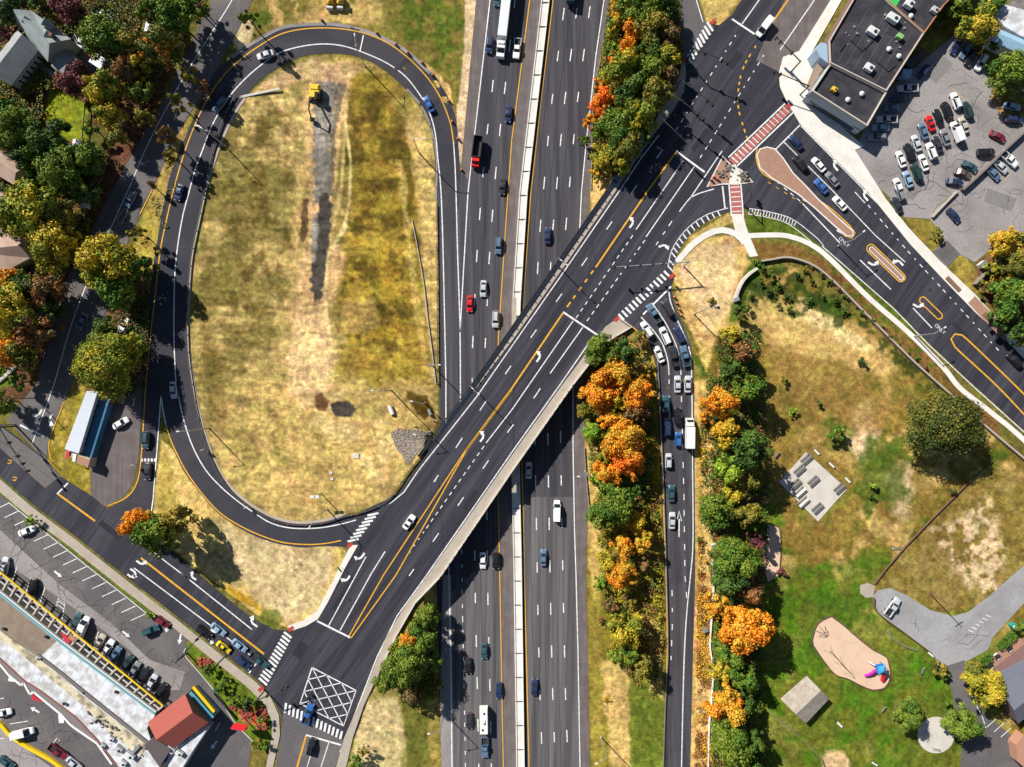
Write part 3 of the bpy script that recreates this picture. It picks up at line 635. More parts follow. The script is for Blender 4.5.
wl([(550,373.5),(583,327)]); wl([(563,312),(597.5,335)], .5)
dashes(w, [(576,318),(635,232)], .9, 1.3, .25, Z1, UPF); dashes(w, [(587,321),(645,240)], .9, 1.3, .25, Z1, UPF)
wl([(636,229.5),(683,161)]); wl([(646,237),(694,167)]); wl([(676,151),(704.5,172)], .5)
wl([(679.5,211.5),(691,197),(700,193),(714,189)], s=True); wl([(722,151),(691,197)]); dashes(w, [(672,221),(656,245)], 1.2, 2, .25, Z1, UPF)
wl([(741,188),(735.5,209)][:0] or [(722.5,186),(725,208)], .4)
dashes(w, [(676,130),(739,30)], .9, 1.6, .25, Z1, UPF); dashes(w, [(700,158),(767,50)], .9, 1.6, .25, Z1, UPF)
dashes(y_, spline([(748,141),(742,122),(738,105),(739,85),(744,66),(757,44)], 3), .9, 1.3, .4, Z1, UPF)
wl([(732,19),(754.5,34)], .5); wl([(742,24),(762,-4)]); wl([(780,50),(815,-1),(840,-40)]); yl([(769,27),(788,0),(815,-40)], .45)
wl([(684,50),(700,60)][:0] or [(693,-20),(697,2),(703,22)], .25)
# zebra bars
def zebra(a0, a1, b0, b1, n, wd_, mb=None, off=Z1+.012):
    for k in range(n):
        t = k/(n-1); A = (a0[0]+(a1[0]-a0[0])*t, a0[1]+(a1[1]-a0[1])*t); B = (b0[0]+(b1[0]-b0[0])*t, b0[1]+(b1[1]-b0[1])*t)
        ribbon(mb or w, [A, B], wd_, off, UPF)
zebra((284,632),(259,678), (291.5,638),(267,685), 14, .62)
zebra((286,703),(342,731), (285,713),(340,739), 15, .62)
zebra((618.5,314),(664,271), (624,320),(669.5,276.5), 14, .62)
zebra((688,54),(707,22), (691,63),(713,31), 9, .62)
# hatched crossings at the channel islands
H = [(668,266),(671,252),(679,238),(691,225),(706,215),(722,209.5),(728,208)]
wl(H, .22, True); Hh = spline(H, 5)
for k in range(0, len(Hh)-2, 1):
    if k % 1 == 0: a = Hh[k]; wl([a, (a[0]+5.0-(k*.15), a[1]+5.5)], .35)
# yellow box junction
BX = [(312,667.5),(356,690.5),(343.5,726),(300,703.5)]
wl(BX+[BX[0]], .35)
def lerp(a, b, t): return (a[0]+(b[0]-a[0])*t, a[1]+(b[1]-a[1])*t)
for k in (1, 2):
    t = k/3
    wl([lerp(BX[0], BX[1], t), lerp(BX[3], BX[0], 1-t) if 0 else lerp(BX[0], BX[3], t)], .26)
    wl([lerp(BX[2], BX[1], t), lerp(BX[2], BX[3], t)], .26)
    wl([lerp(BX[1], BX[0], t), lerp(BX[1], BX[2], t)], .26)
    wl([lerp(BX[3], BX[0], t), lerp(BX[3], BX[2], t)], .26)
wl([BX[0], BX[2]], .26); wl([BX[1], BX[3]], .26)
# approach road lines (south-west)
yl([(58,494),(95,521)], .5); wl([(68,483),(57,494)], .4)
yl([(141,558),(264,654)], .5); wl([(134,568),(258,661)], .3); wl([(153,552),(190,580)], .3); wl([(181,573),(252,629.5)], .3)
wl([(259,660),(249,673)], .4)
yl([(306,736),(297,767),(290,800)], .5); wl([(306,735),(341,745)], .45); wl([(316,738),(307,767)], .25); wl([(329,742),(321,767)], .25)
# cross street lines
wl([(800,125),(775,150)], .35); wl([(801,126),(890,216),(905,232)], .25); wl([(784,142),(832,190),(875,235),(905,262)], .25)
dashes(w, [(868,205),(905,248),(1000,352)], .9, 1.5, .25, Z1, UPF)
wl([(802,203),(840,243)], .3); wl([(860,260),(891,289.5)], .3); wl([(913,308),(932,328)], .3)
wl([(868,193),(900,232)][:0] or [(855,192),(865,203)], .25)
dashes(w, [(776,181),(800,201)], 1.0, 1.5, .25, Z1, UPF)
wl([(822,246),(845,266),(893,308),(930,346),(975,388),(1024,432)], .25)
wl([(958,350)][:0] or [(750,208.5),(770,212),(793,219.5),(818,239),(824,246)], .2, True)
wl([(748,214),(770,218),(790,225),(815,245)], .2, True)
for k in range(17): t = k/16; a = lerp((750,208.5),(796,220.5),t); wl([(a[0], a[1]-1.5*math.sin(t*3.1)), (a[0]-1.5, a[1]+5.5-1.5*math.sin(t*3.1))], .22)
def oval(cx, cy, L, wid, ang, n=10):
    ca_, sa_ = math.cos(R(ang)), math.sin(R(ang)); out = []
    for k in range(2*n+2):
        if k <= n: t = -90+180*k/n; x = L/2-wid/2+wid/2*math.cos(R(t)); y = wid/2*math.sin(R(t))
        else: t = 90+180*(k-n-1)/n; x = -(L/2-wid/2)+wid/2*math.cos(R(t)); y = wid/2*math.sin(R(t))
        out.append((cx+x*ca_-y*sa_, cy+x*sa_+y*ca_))
    return out
for cx, cy, L, wd_ in ((886,263,50,8.5),(931,308,29,6.5)):
    o = oval(cx, cy, L, wd_, 44); ribbon(y_, o, .32, Z1, UPF, closed=True)
yl([(1034,425),(997,386),(955,347),(951,339),(955,334),(962,335),(990,361),(1024,394),(1050,420)], .42, True)
ISL = [(757,155),(760,149),(767,147),(775,149),(783,158),(793,173),(806,186),(818,199),(836,216),(853,231),(853,236),(847,236),(836,227),(815,208),(798,194),(772,178),(760,168)]
yl([(757,148),(756,157),(760,170),(770,178),(795,190),(812,202),(830,220),(845,236),(852,238),(855,233),(850,226),(830,208),(812,196)], .35, True)
for k in range(3): wl([(763+k*4.5,162+k*4.2),(762.5+k*4.5,170+k*3)], .5)
for k in range(5): yl([(768+k*8,182+k*5),(771+k*8,184+k*5)], .2)
# arrows
def arrow(x, y, ang, kind='left', s=1.0):
    """turn arrow: ang = pixel direction of travel in degrees"""
    ca_, sa_ = math.cos(R(ang)), math.sin(R(ang)); sg = {'left': -1, 'right': 1, 'ahead': 0}[kind]
    def T(u, v): u *= s*3.4; v *= s*3.4; return (x+u*ca_-v*sa_, y+u*sa_+v*ca_)
    if sg == 0:
        ribbon(w, [T(-1.5,0), T(.5,0)], .5, .115, UPF); tri_ = [T(1.6,0), T(.3,.75), T(.3,-.75)]
    else:
        ribbon(w, [T(-1.5,0), T(-.2,0), T(.45,.35*sg), T(.6,.8*sg)], .55, .115, UPF); tri_ = [T(.65,1.7*sg), T(-.05,.65*sg), T(1.3,.65*sg)]
    P = [W(a, b, UP+.117) for a, b in tri_]
    if (P[1]-P[0]).cross(P[2]-P[0]).z < 0: P.reverse()
    w.add(P, [(0, 1, 2)])
UPR = -54.5
for x, y in ((540,357),(633,223),(483.5,437)): arrow(x, y, UPR, 'left', 1.15)
arrow(664,245,-20,'right',1.1); arrow(361,558,125,'right',1.2); arrow(347,580,125,'right',1.1)
for x, y in ((808,202),(842,233),(873,265),(918,307)): arrow(x, y, -133 if 0 else 30, 'left', 1.15)
for x, y in ((834,166),(864,196)): arrow(x, y, -130, 'right', 1.2)
arrow(899,261,-133,'left',1.2)
arrow(141,564,35,'left',1.1); arrow(135,572,35,'right',1.1); arrow(252,623,-145,'right',1.3); arrow(131,577,38,'left',.9); arrow(192,577,-145,'right',1.0); arrow(212,638,38,'right',1.1); arrow(214,632,38,'left',.8)
for x, y in ((10,462),(15,479)): 
    yl([(x-2,y-2),(x+1.5,y-1.5),(x+.5,y+1.5),(x-2.5,y+1)], .3)
w.build('lane_lines', M['white'], street); y_.build('centre_lines', M['yellow'], street)
# lettering on the lanes
def text_on(txt, x, y, ang, size, parent, mat_, zf=UPF, z=.12, name='lettering'):
    cu = bpy.data.curves.new(name, 'FONT'); cu.body = txt; cu.size = size; cu.align_x = 'CENTER'; cu.align_y = 'CENTER'
    t = link(bpy.data.objects.new(name, cu)); dg = bpy.context.evaluated_depsgraph_get(); dg.update()
    me = bpy.data.meshes.new_from_object(t.evaluated_get(dg)); bpy.data.objects.remove(t)
    me.materials.clear(); me.materials.append(mat_)
    o = link(bpy.data.objects.new(name, me)); o.location = W(x, y, zf(x, y)+z); o.rotation_euler = (0, 0, R(-ang))
    if parent: o.parent = parent
    return o
text_on('ONLY', 844, 242, 43, 1.35, street, M['white']); text_on('ONLY', 940, 329, 43, 1.35, street, M['white'])
# brick zebras
zr = MB()
zebra((730,158.5),(785.5,105.5), (736.5,164.5),(791.5,111), 17, .95, zr)
zebra((730,180),(732.5,214), (739,179.5),(742,213.5), 8, 1.1, zr)
zr.build('brick_bars', M['redbrick'], street)
zw = MB()
for p in ([(728.5,157.5),(785,103.5)], [(737,166),(793,112.5)], [(728.5,178),(731.5,216)], [(740.3,178),(743.3,216)]): ribbon(zw, p, .4, .118, UPF)
zebra((731.6,157),(783,107.5), (738,163),(789,113), 16, .45, zw, .108)
zebra((730,182.3),(732.3,212), (739.3,181.8),(741.8,211.5), 7, .5, zw, .108)
zw.build('crossing_border', M['white'], street)
zd = MB()
for p in ([(733,168),(705,195),(702,186)], [(742,168),(760,188),(752,194)]): pass
ribbon(zd, lin([(0,440),(60,486),(120,530)]), .08, .09, UPF); ribbon(zd, [(591,260),(589,240)][:0] or [(592,214),(590,300)], .06, .09, UPF); ribbon(zd, [(431,470),(432,600)], .07, .09, UPF); ribbon(zd, [(515,384),(514,470)], .07, .09, UPF)
ribbon(zd, [(690,215),(750,150),(790,190)], .1, .09, UPF)
zd.build('joint_sealing', M['seam'], street)

# older residential street on the left
lsP = [(196,-60),(216,-10),(182,62),(158,110),(114,186),(60,290),(36,384),(7,420),(46,461),(49,439),(61,408),(72,384),(100,330),(118,280),(130,236),(152,190),(176,136),(208,85),(238,30),(252,0),(262,-60)]
ls = road('side_street', lsP, 'asphalt_mid', .066)
w = MB(); ribbon(w, spline([(250,-40),(232,0),(185,75),(150,140),(129,188),(107,237),(75,314),(54,384),(40,422),(32,444)], 6), .26, .11)
ribbon(w, [(20,425),(50,439)], .5, .11)
P_ = w; 
def arr2(x, y, ang, kind): 
    global w; arrow(x, y, ang, kind, 1.2)
arr2(39,415,117,'right'); arr2(49,420,117,'left')
w.build('lane_lines', M['white'], ls)
y_ = MB(); ribbon(y_, spline([(51,459),(49,450),(50,438),(60,412),(64,402)], 3), .25, .12); ribbon(y_, spline([(152,190),(146,202),(140,214)], 3), .25, .12); y_.build('kerb_line', M['yellow'], ls)
sd2 = road('side_road', [(676,-60),(678,20),(685,61),(690,62),(714,26),(704,20),(698,2),(694,-60)], 'asphalt_mid', .074, UPF, cut=False)

# car parks and drives
road('diner_lot', [(108,388),(142,372),(141,421),(138,459),(133,483),(123,498),(106,506),(98,503),(91,494),(90,472),(96,448),(112,400)], 'asphalt_brown', .06)
lot = road('parking_lot', [(948,40),(958,30),(976,56),(993,80),(990,100),(1008,126),(1100,80),(1100,262),(1018,232),(1000,242),(975,262),(959,254),(947,268),(933,252),(945,240),(930,219),(904,217),(893,200),(868,178),(853,150),(866,128),(886,92)], 'asphalt_old', .05, UPF, cut=False)
tag(lot, kind='structure')
yy_ = MB()
for a, b in (((951,87),(965,100)),((1010,175),(1003,182)),((1002,170),(995,177)),((994,166),(987,174))): ribbon(yy_, [a, b], .12, .07, UPF)
yy_.build('bay_lines', M['yellow'], lot)
mlot = road('mall_parking', [(-60,445),(8,501),(50,535),(87.5,565),(125,595),(145,611),(162,620),(186,638),(187,657),(215,690),(235,722),(252,740),(240,830),(-60,830)], 'asphalt_old', .05, UPF, cut=False)
mlot.data.materials[0] = M['asphalt_mid']
drape([(-60,480),(0,530),(60,585),(110,622),(150,660),(185,672),(180,690),(165,690),(130,650),(60,598),(0,560),(-60,520)], .056, UPF, name='worn_aisle', mat=M['asphalt_old'], parent=mlot)
w = MB()
def bays(a, b, n, v, wd_=.22):
    for k in range(n):
        t = k/(n-1); p = lerp(a, b, t); ribbon(w, [p, (p[0]+v[0], p[1]+v[1])], wd_, .07, UPF)
bays((9,503),(145,614), 15, (-14,6.5)); ribbon(w, [(8,502),(50,536),(87,566),(125,596),(146,613)], .2, .07, UPF)
bays((12,582),(54,613), 4, (5,-15)); bays((70,632),(160,700), 9, (6,-17)[:2])
ribbon(w, [(54,613),(58,599),(65,603),(62,619)], .2, .07, UPF)
for k in range(3): ribbon(w, [(56+k*.7,608-k*4),(63+k*.5,613-k*4)], .2, .07, UPF)
for x, y in ((58,574),(126,634)): arrow(x, y, 38, 'ahead', .9)
arrow(180,639,100,'ahead',1); arrow(167,628,100,'ahead',.9); arrow(35,710,210,'ahead',1); arrow(214,745,125,'ahead',1)
ribbon(w, [(10,724),(28,721)], .2, .07, UPF); ribbon(w, [(48,750),(57,738),(60,741)], .2, .07, UPF); ribbon(w, [(220,723),(215,731)], .2, .07, UPF)
bays((-5,700),(-5,760), 4, (9,-2))
w.build('bay_lines', M['white'], mlot)
alley = road('alley', [(-60,700),(0,724),(30,752),(62,775),(80,830),(-60,830)], 'asphalt_old', .062, UPF, cut=False)
drv = road('park_drive', [(872,597),(878,590),(890,588),(908,596),(930,610),(953,616),(968,612),(988,597),(1013,575),(1030,560),(1100,505),(1100,570),(1026,601),(993,637),(988,650),(965,662),(964,672),(952,692),(943,667),(928,650),(903,631),(875,611)], 'drive', .05, UPF, cut=False)
drape([(943,667),(965,660),(964,670),(972,690),(985,715),(1018,740),(1100,760),(1100,830),(955,830),(962,745),(952,692)], .057, UPF, name='darker_surface', mat=M['asphalt_mid'], parent=drv)
w = MB()
for k in range(5): ribbon(w, [(987+k*7,727+k*5),(997+k*7,718+k*5)], .2, .07, UPF)
ribbon(w, [(972,697),(982,716),(986,728)], .2, .07, UPF)
for k in range(6): ribbon(w, [(968+k*3.6,630-k*3),(973+k*3.6,632-k*3)], .2, .07, UPF)
w.build('bay_lines', M['white'], drv)
road('turnaround', [(860,585),(868,583),(875,586),(873,597),(866,598),(860,593)], 'concrete_t', .07, UPF, cut=False)

# pavements, islands, paths: raised slabs with kerb faces
def pave(name, poly, m='concrete', off=.2, zf=UPF, **k): o = drape(poly, off, zf, skirt=.25, name=name, mat=M[m], **k); tag(o, kind='structure'); return o
SEo = [(620,317.5),(632,326),(607,341),(587,367),(573,385),(512,471.5),(441,576),(416,602),(397,635),(382,667),(364,705),(353,737),(346,767),(336,830)]
pave('pavement', SEo[:0]+SE_KERB+list(reversed(SEo)), 'concrete_t')
pave('pavement', [(473,392),(512,341),(563,268),(615,192),(640,154),(657,130),(672,112),(684,92),(686,72),(685,60),(682,60),(680,74),(672,92),(657,114),(640,140),(606,192),(554.5,264.5),(511,327),(470,386)], 'concrete_t')
pave('pavement', [(288,626),(291,631),(306,626),(318,619),(328,602),(338,582),(346,566),(354,552),(358,545),(351,545),(345,556),(336,575),(328,590),(317,611),(304,620)], 'concrete_w')
pave('pavement', [(-60,432),(0,479),(32,507),(75,539),(125,579),(175,618),(215,650),(256,682),(271,698),(279,715),(280,735),(273,767),(262,830),(254,830),(266,767),(272,735),(271,718),(262,702),(246,686),(208,656),(170,625),(120,587),(70,547),(27,515),(-5,488),(-60,444)], 'concrete_t')
pave('pavement', [(843,-20),(799,51),(783,57),(779,72),(780,87),(787,102),(800,124),(868,192),(910,244),(943,279),(975,312),(1008,342),(1060,395),(1068,388),(1000,322),(975,294),(943,264),(908,227),(886,199),(855,150),(864,146),(806,96),(818,66),(812,52),(853,-20)], 'concrete_w')
pave('brick_verge', [(975,296),(1000,322),(1008,342),(1003,340),(968,303)], 'pinkbrick', .215)
pave('pavement', [(731,214),(743,214),(746,226),(750,237),(758,256),(750,257),(744,245),(736,234)], 'concrete_w')
def path(pts, wpx, m='concrete_w', name='footpath', off=.1):
    c = spline(pts, 6); a = off_line(c, wpx/2); b = off_line(c, -wpx/2); return pave(name, a+list(reversed(b)), m, off)
path([(677,262),(692,245),(708,234),(722,230),(736,234),(745,243)], 6, off=.13)
path([(742,236),(768,235),(788,236),(810,244),(830,259),(868,297),(908,332),(943,367),(960,388),(988,410),(1024,440),(1090,505)], 5.0, off=.12)
pave('triangle_island', [(723,156),(731,165),(741,170),(753,182),(738,184),(722,184),(707,187)], 'pinkbrick')
pave('island_walk', [(731,166),(735,164),(740,172),(741,183),(729,184),(730,174)], 'concrete_w', .225)
pave('median_island', ISL, 'redbrick').data.materials[0] = M['pinkbrick']
ib = MB(); ribbon(ib, ISL, .35, .212, UPF, closed=True); ribbon(ib, oval(886.5,263.5,46,4.6,44), .25, .212, UPF, closed=True); ribbon(ib, [(723,156),(731,165),(741,170),(753,182),(738,184),(722,184),(707,187)], .35, .212, UPF, closed=True); tag(ib.build('island_kerb', M['concrete_w']), kind='structure')
pave('median_island', oval(886.5,263.5,46,4.6,44), 'pinkbrick')
pave('driveway_apron', [(933,252),(947,240),(960,254),(948,267)], 'asphalt_mid', .06)
drape([(760,250),(768,262),(772,256)], .0, UPF, name='x') if 0 else None
# bridge structure
dk = MB()
tp = [(450,417),(511,330),(555,267),(604,196),(628,330),(607,340),(587,366),(573,384),(512,471),(441,575),(428,590),(428,448)]
dk.prism([tuple(W(x, y, UP)[:2]) for x, y in tp], UP-1.3, UP+.03, True)
br = dk.build('road_bridge', M['concrete_t']); tag(br, 'long slanting road bridge crossing over the highway', 'bridge')
pw = MB()
for y0, y1, x in ((330,450,514),): 
    for k in range(6):
        p = W(514+ (0), 318+k*32, 0); pw.box(p.x-.6, p.x+.6, p.y-.6, p.y+.6, 0, UP-2.1)
    a = W(514, 300, 0); b = W(514, 490, 0); pw.bar(a, b, 1.3, UP-2.2, UP-1.25)
pw.build('pier', M['concrete_t'], br)
ab = MB()
for p in ([(432,452),(431,500),(433,575)], [(591,232),(588,300),(587,362)]):
    ab = MB(); wallstrip(ab, [(x, y) for x, y in p], .8, UP-1.2, HWF, 0); ab.build('abutment', M['concrete_t'], br)
pr = MB(); NWp = [(418,456),(471,385.5),(511.5,327.5),(555,264.5),(606,191),(640,140),(657,114)]
wallstrip(pr, lin(NWp), .35, 1.25, UPF, -.2); pr.build('parapet', M['darksteel'], br)
pr = MB(); wallstrip(pr, lin(off_line(NWp, 1.6)), .3, .55, UPF, 0); pr.build('parapet', M['concrete_w'], br)
pr = MB(); wallstrip(pr, lin([(x-.6, y) for x, y in [(620,318.5),(632,327),(607,341.5),(587,367),(573,385),(512,471.5),(441,576),(416,602),(397,635),(382,667)]]), .4, 1.0, UPF, -1.2); pr.build('parapet', M['concrete'], br)
# ------------------------------------------------------------------ vehicles: one master of each kind, copied with all its parts
def loft(mb, st):
    """st: list of (x, halfwidth, z_low, z_mid, z_top, top_halfwidth)"""
    rings = []
    for x, hw, zl, zm, zp, tw in st:
        rings.append([(x,-hw*.92,zl),(x,-hw,zm),(x,-hw*.97,(zm+zp)/2+.03),(x,-tw,zp),(x,-tw*.5,zp+.03),(x,tw*.5,zp+.03),(x,tw,zp),(x,hw*.97,(zm+zp)/2+.03),(x,hw,zm),(x,hw*.92,zl)])
    n = 10; vs = [v for r in rings for v in r]; fs = []
    for i in range(len(rings)-1):
        for t in range(n): fs.append((i*n+t, (i+1)*n+t, (i+1)*n+(t+1) % n, i*n+(t+1) % n))
    fs.append(tuple(range(n))); fs.append(tuple((len(rings)-1)*n+t for t in range(n))[::-1])
    mb.add(vs, fs)
def cabin(mb, xb0, xb1, xt0, xt1, wb, wt, zb, zt_):
    xm = (xt0+xt1)/2
    mb.add([(xb0,-wb,zb),(xb1,-wb,zb),(xb1,wb,zb),(xb0,wb,zb),(xt0,-wt,zt_-.03),(xt1,-wt,zt_-.04),(xt1,wt,zt_-.04),(xt0,wt,zt_-.03),(xm,-wt*.6,zt_+.02),(xm,wt*.6,zt_+.02)],
           [(0,1,5,4),(1,2,6,5),(2,3,7,6),(3,0,4,7),(4,5,8),(5,6,9,8),(6,7,9),(7,4,8,9)])
def quadin(a, b, c, d, i, o):
    """a glass pane inset in the quad abcd and lifted by o along its normal"""
    P = [Vector(p) for p in (a, b, c, d)]; m = sum(P, Vector())/4; nn = (P[1]-P[0]).cross(P[3]-P[0]).normalized()
    if nn.dot(m-Vector((0, 0, .6))) < 0: nn = -nn
    return [p+(m-p)*i+nn*o for p in P]
def wheels(t, xs, r, hw, wd_=.24):
    for x in xs:
        for s in (-1, 1):
            mb = MB(); a = s*(hw-wd_/2-.02); n = 14; vs = []
            for y in (a-wd_/2, a+wd_/2):
                for k in range(n): vs.append((x+r*math.cos(k*2*math.pi/n), y, r+r*math.sin(k*2*math.pi/n)))
            fs = [(k, (k+1) % n, n+(k+1) % n, n+k) for k in range(n)]+[tuple(range(n))[::-1], tuple(range(n, 2*n))]
            mb.add(vs, fs).build('wheel', M['black'], t)
def lights(t, xf, xr, y, zf_, zr_, w=.34):
    for s in (-1, 1):
        MB().box(xf-.10, xf+.03, s*y-w/2, s*y+w/2, zf_-.08, zf_+.08).build('headlight', M['lamp_w'], t)
        MB().box(xr-.03, xr+.08, s*y-w/2, s*y+w/2, zr_-.09, zr_+.09).build('tail_light', M['lamp_r'], t)
def mirrors(t, x, y, z):
    for s in (-1, 1): MB().box(x-.09, x+.09, s*(y+.09)-.1, s*(y+.09)+.1, z-.07, z+.08, .02, .02).build('mirror', M['paintcar'], t)
def car_body(t, L, Wd, belt, roofz, hood, cab, st=None):
    h = Wd/2; l = L/2; c0, c1, c2, c3 = cab
    mb = MB()
    loft(mb, [(-l,h*.74,.38,.55,belt*.86,h*.62),(-l+.18,h*.90,.30,.60,belt*.97,h*.76),(-l+.7,h,.24,.62,belt,h*.84),(c0+.2,h,.24,.62,belt+.02,h*.86),(c3,h,.24,.62,belt,h*.86),(c3+.25,h,.24,.62,hood+.06,h*.84),(l-.55,h*.96,.24,.60,hood-.04,h*.78),(l-.15,h*.82,.28,.52,hood-.16,h*.66),(l,h*.62,.34,.5,hood-.30,h*.5)])
    cabin(mb, c0, c3, c1, c2, h*.86, h*.68, belt-.02, roofz)
    b = mb.build('body', M['paintcar'], t, False)
    zb = belt; zq = roofz-.04; wb = h*.86; wt = h*.68
    MB().add(quadin((c3,-wb,zb),(c3,wb,zb),(c2,wt,zq),(c2,-wt,zq),.07,.015), [(0,1,2,3)]).build('windshield', M['glass'], t)
    MB().add(quadin((c0,-wb,zb),(c0,wb,zb),(c1,wt,zq),(c1,-wt,zq),.09,.015), [(0,1,2,3)]).build('rear_window', M['glass'], t)
    for s in (-1, 1):
        MB().add(quadin((c0,s*wb,zb),(c3,s*wb,zb),(c2,s*wt,zq),(c1,s*wt,zq),.10,.012), [(0,1,2,3)]).build('side_window', M['glass'], t)
    mirrors(t, c3-.35, h*.95, belt+.02)
def mk(kind):
    t = empty(kind, (0, 0, -500))
    if kind == 'sedan':
        car_body(t, 4.75, 1.86, .92, 1.44, .86, (-1.72, -1.02, .38, 1.18)); wheels(t, (-1.42, 1.45), .33, .93); lights(t, 2.26, -2.33, .62, .62, .74)
    if kind == 'hatchback':
        car_body(t, 4.2, 1.8, .95, 1.52, .90, (-2.0, -1.62, .35, 1.12)); wheels(t, (-1.28, 1.32), .32, .9); lights(t, 2.0, -2.06, .6, .64, .8)
    if kind == 'coupe':
        car_body(t, 4.5, 1.86, .88, 1.30, .82, (-1.55, -.7, .15, .95)); wheels(t, (-1.35, 1.38), .34, .93); lights(t, 2.13, -2.2, .62, .6, .7)
    if kind == 'suv':
        car_body(t, 4.85, 1.96, 1.08, 1.74, 1.04, (-2.3, -1.98, .42, 1.14)); wheels(t, (-1.45, 1.5), .37, .98); lights(t, 2.31, -2.38, .66, .78, .95)
        for s in (-1, 1): MB().box(-1.75, .25, s*.52-.03, s*.52+.03, 1.74, 1.81).build('roof_rail', M['darksteel'], t)
    if kind == 'minivan':
        car_body(t, 5.1, 1.98, 1.06, 1.76, .98, (-2.42, -2.15, .62, 1.55)); wheels(t, (-1.5, 1.58), .35, .99); lights(t, 2.43, -2.5, .66, .74, 1.0)
    if kind == 'pickup_truck':
        l = 2.9; h = 1.0; mb = MB()
        loft(mb, [(-.75,h,.4,.7,1.12,h*.88),(.1,h,.4,.7,1.14,h*.88),(1.15,h,.4,.7,1.14,h*.88),(1.4,h,.4,.72,1.16,h*.86),(2.4,h*.97,.4,.7,1.08,h*.8),(2.8,h*.86,.42,.66,.98,h*.7),(2.9,h*.78,.5,.6,.8,h*.6)])
        cabin(mb, -.72, 1.2, -.55, .55, h*.87, h*.7, 1.12, 1.86)
        mb.box(-2.9, -.75, -h, -h+.12, .5, 1.16); mb.box(-2.9, -.75, h-.12, h, .5, 1.16); mb.box(-2.9, -2.8, -h+.12, h-.12, .5, 1.14)
        mb.build('body', M['paintcar'], t)
        MB().box(-2.8, -.76, -h+.12, h-.12, .5, .72).build('cargo_bed', M['darksteel'], t)
        MB().add(quadin((1.2,-h*.87,1.14),(1.2,h*.87,1.14),(.55,h*.7,1.82),(.55,-h*.7,1.82),.07,.015), [(0,1,2,3)]).build('windshield', M['glass'], t)
        MB().add(quadin((-.72,-h*.87,1.14),(-.72,h*.87,1.14),(-.55,h*.7,1.82),(-.55,-h*.7,1.82),.12,.015), [(0,1,2,3)]).build('rear_window', M['glass'], t)
        for s in (-1, 1): MB().add(quadin((-.72,s*h*.87,1.14),(1.2,s*h*.87,1.14),(.55,s*h*.7,1.82),(-.55,s*h*.7,1.82),.1,.012), [(0,1,2,3)]).build('side_window', M['glass'], t)
        wheels(t, (-1.75, 1.75), .4, 1.0, .27); lights(t, 2.83, -2.9, .78, .85, .9, .26); mirrors(t, 1.0, h*.97, 1.2)
    if kind == 'van':
        mb = MB(); h = 1.02
        loft(mb, [(-2.95,h*.97,.4,.7,1.25,h*.97),(-2.2,h,.4,.7,1.3,h),(1.2,h,.4,.7,1.3,h),(1.9,h*.97,.4,.7,1.15,h*.86),(2.7,h*.88,.4,.66,1.0,h*.74),(2.95,h*.7,.5,.6,.8,h*.55)])
        cabin(mb, -2.95, 1.95, -2.88, 1.0, h*.98, h*.86, 1.28, 2.35); mb.build('body', M['paintcar'], t)
        MB().add(quadin((1.95,-h*.98,1.28),(1.95,h*.98,1.28),(1.0,h*.86,2.3),(1.0,-h*.86,2.3),.08,.02), [(0,1,2,3)]).build('windshield', M['glass'], t)
        MB().add(quadin((-2.95,-h*.98,1.28),(-2.95,h*.98,1.28),(-2.88,h*.86,2.3),(-2.88,-h*.86,2.3),.2,.015), [(0,1,2,3)]).build('rear_window', M['glass'], t)
        for s in (-1, 1): MB().add(quadin((.5,s*h*.98,1.28),(1.9,s*h*.98,1.28),(1.0,s*h*.87,2.25),(.5,s*h*.87,2.25),.1,.02), [(0,1,2,3)]).build('side_window', M['glass'], t)
        for k in range(3): MB().box(-2.4+k*1.1, -2.33+k*1.1, -.78, .78, 2.35, 2.40).build('roof_rib', M['paintcar'], t)
        wheels(t, (-1.9, 1.9), .38, 1.02, .26); lights(t, 2.86, -2.95, .72, .8, 1.1, .24); mirrors(t, 1.6, h, 1.4)
    if kind == 'box_truck':
        mb = MB(); mb.box(2.1, 4.3, -1.1, 1.1, .6, 1.5, .1, .04); cabin(mb, 2.15, 3.9, 2.2, 3.2, 1.08, .95, 1.48, 2.5); mb.build('cab', M['paintcar'], t)
        MB().add(quadin((3.9,-1.08,1.5),(3.9,1.08,1.5),(3.2,.95,2.45),(3.2,-.95,2.45),.08,.02), [(0,1,2,3)]).build('windshield', M['glass'], t)
        MB().box(-4.0, 2.0, -1.15, 1.15, .9, 2.9, .03, .03).build('cargo_box', M['paintcar'], t)
        MB().box(-4.2, 2.1, -.5, .5, .55, .9).build('chassis', M['darksteel'], t)
        wheels(t, (-2.6, 3.1), .48, 1.15, .3); lights(t, 4.22, -4.3, .85, .95, .75, .24)
    return t
MAST = {}
COL = dict(white=(.80,.80,.79), silver=(.50,.52,.55), grey=(.20,.21,.23), dark=(.035,.038,.045), black=(.014,.014,.017), navy=(.02,.035,.10), blue=(.03,.12,.36), ltblue=(.25,.38,.52), teal=(.03,.09,.11), green=(.02,.05,.045), red=(.60,.015,.015), maroon=(.20,.015,.03), yellow=(.85,.62,.01), beige=(.45,.40,.32), steelb=(.10,.17,.26), brown=(.12,.08,.07))
def place(t, col, x, y, ang, zf, label, cat, group):
    c = copy_tree(t) if t.get('used') else t
    t['used'] = 1
    z = zf(x, y)+.085; c.location = W(x, y, z)
    # pitch with the slope
    dx, dy = math.cos(R(ang)), math.sin(R(ang)); k = (CZ-z)/FP
    sl_ = (zf(x+dx*6, y+dy*6)-zf(x-dx*6, y-dy*6))/(12*k)
    c.rotation_euler = (0, -math.atan(sl_), R(-ang))
    for ch in KIDS.get(c.name, []): ch.color = (*COL[col], 1)
    c['label'] = label; c['category'] = cat
    if group: c['group'] = group
    return c
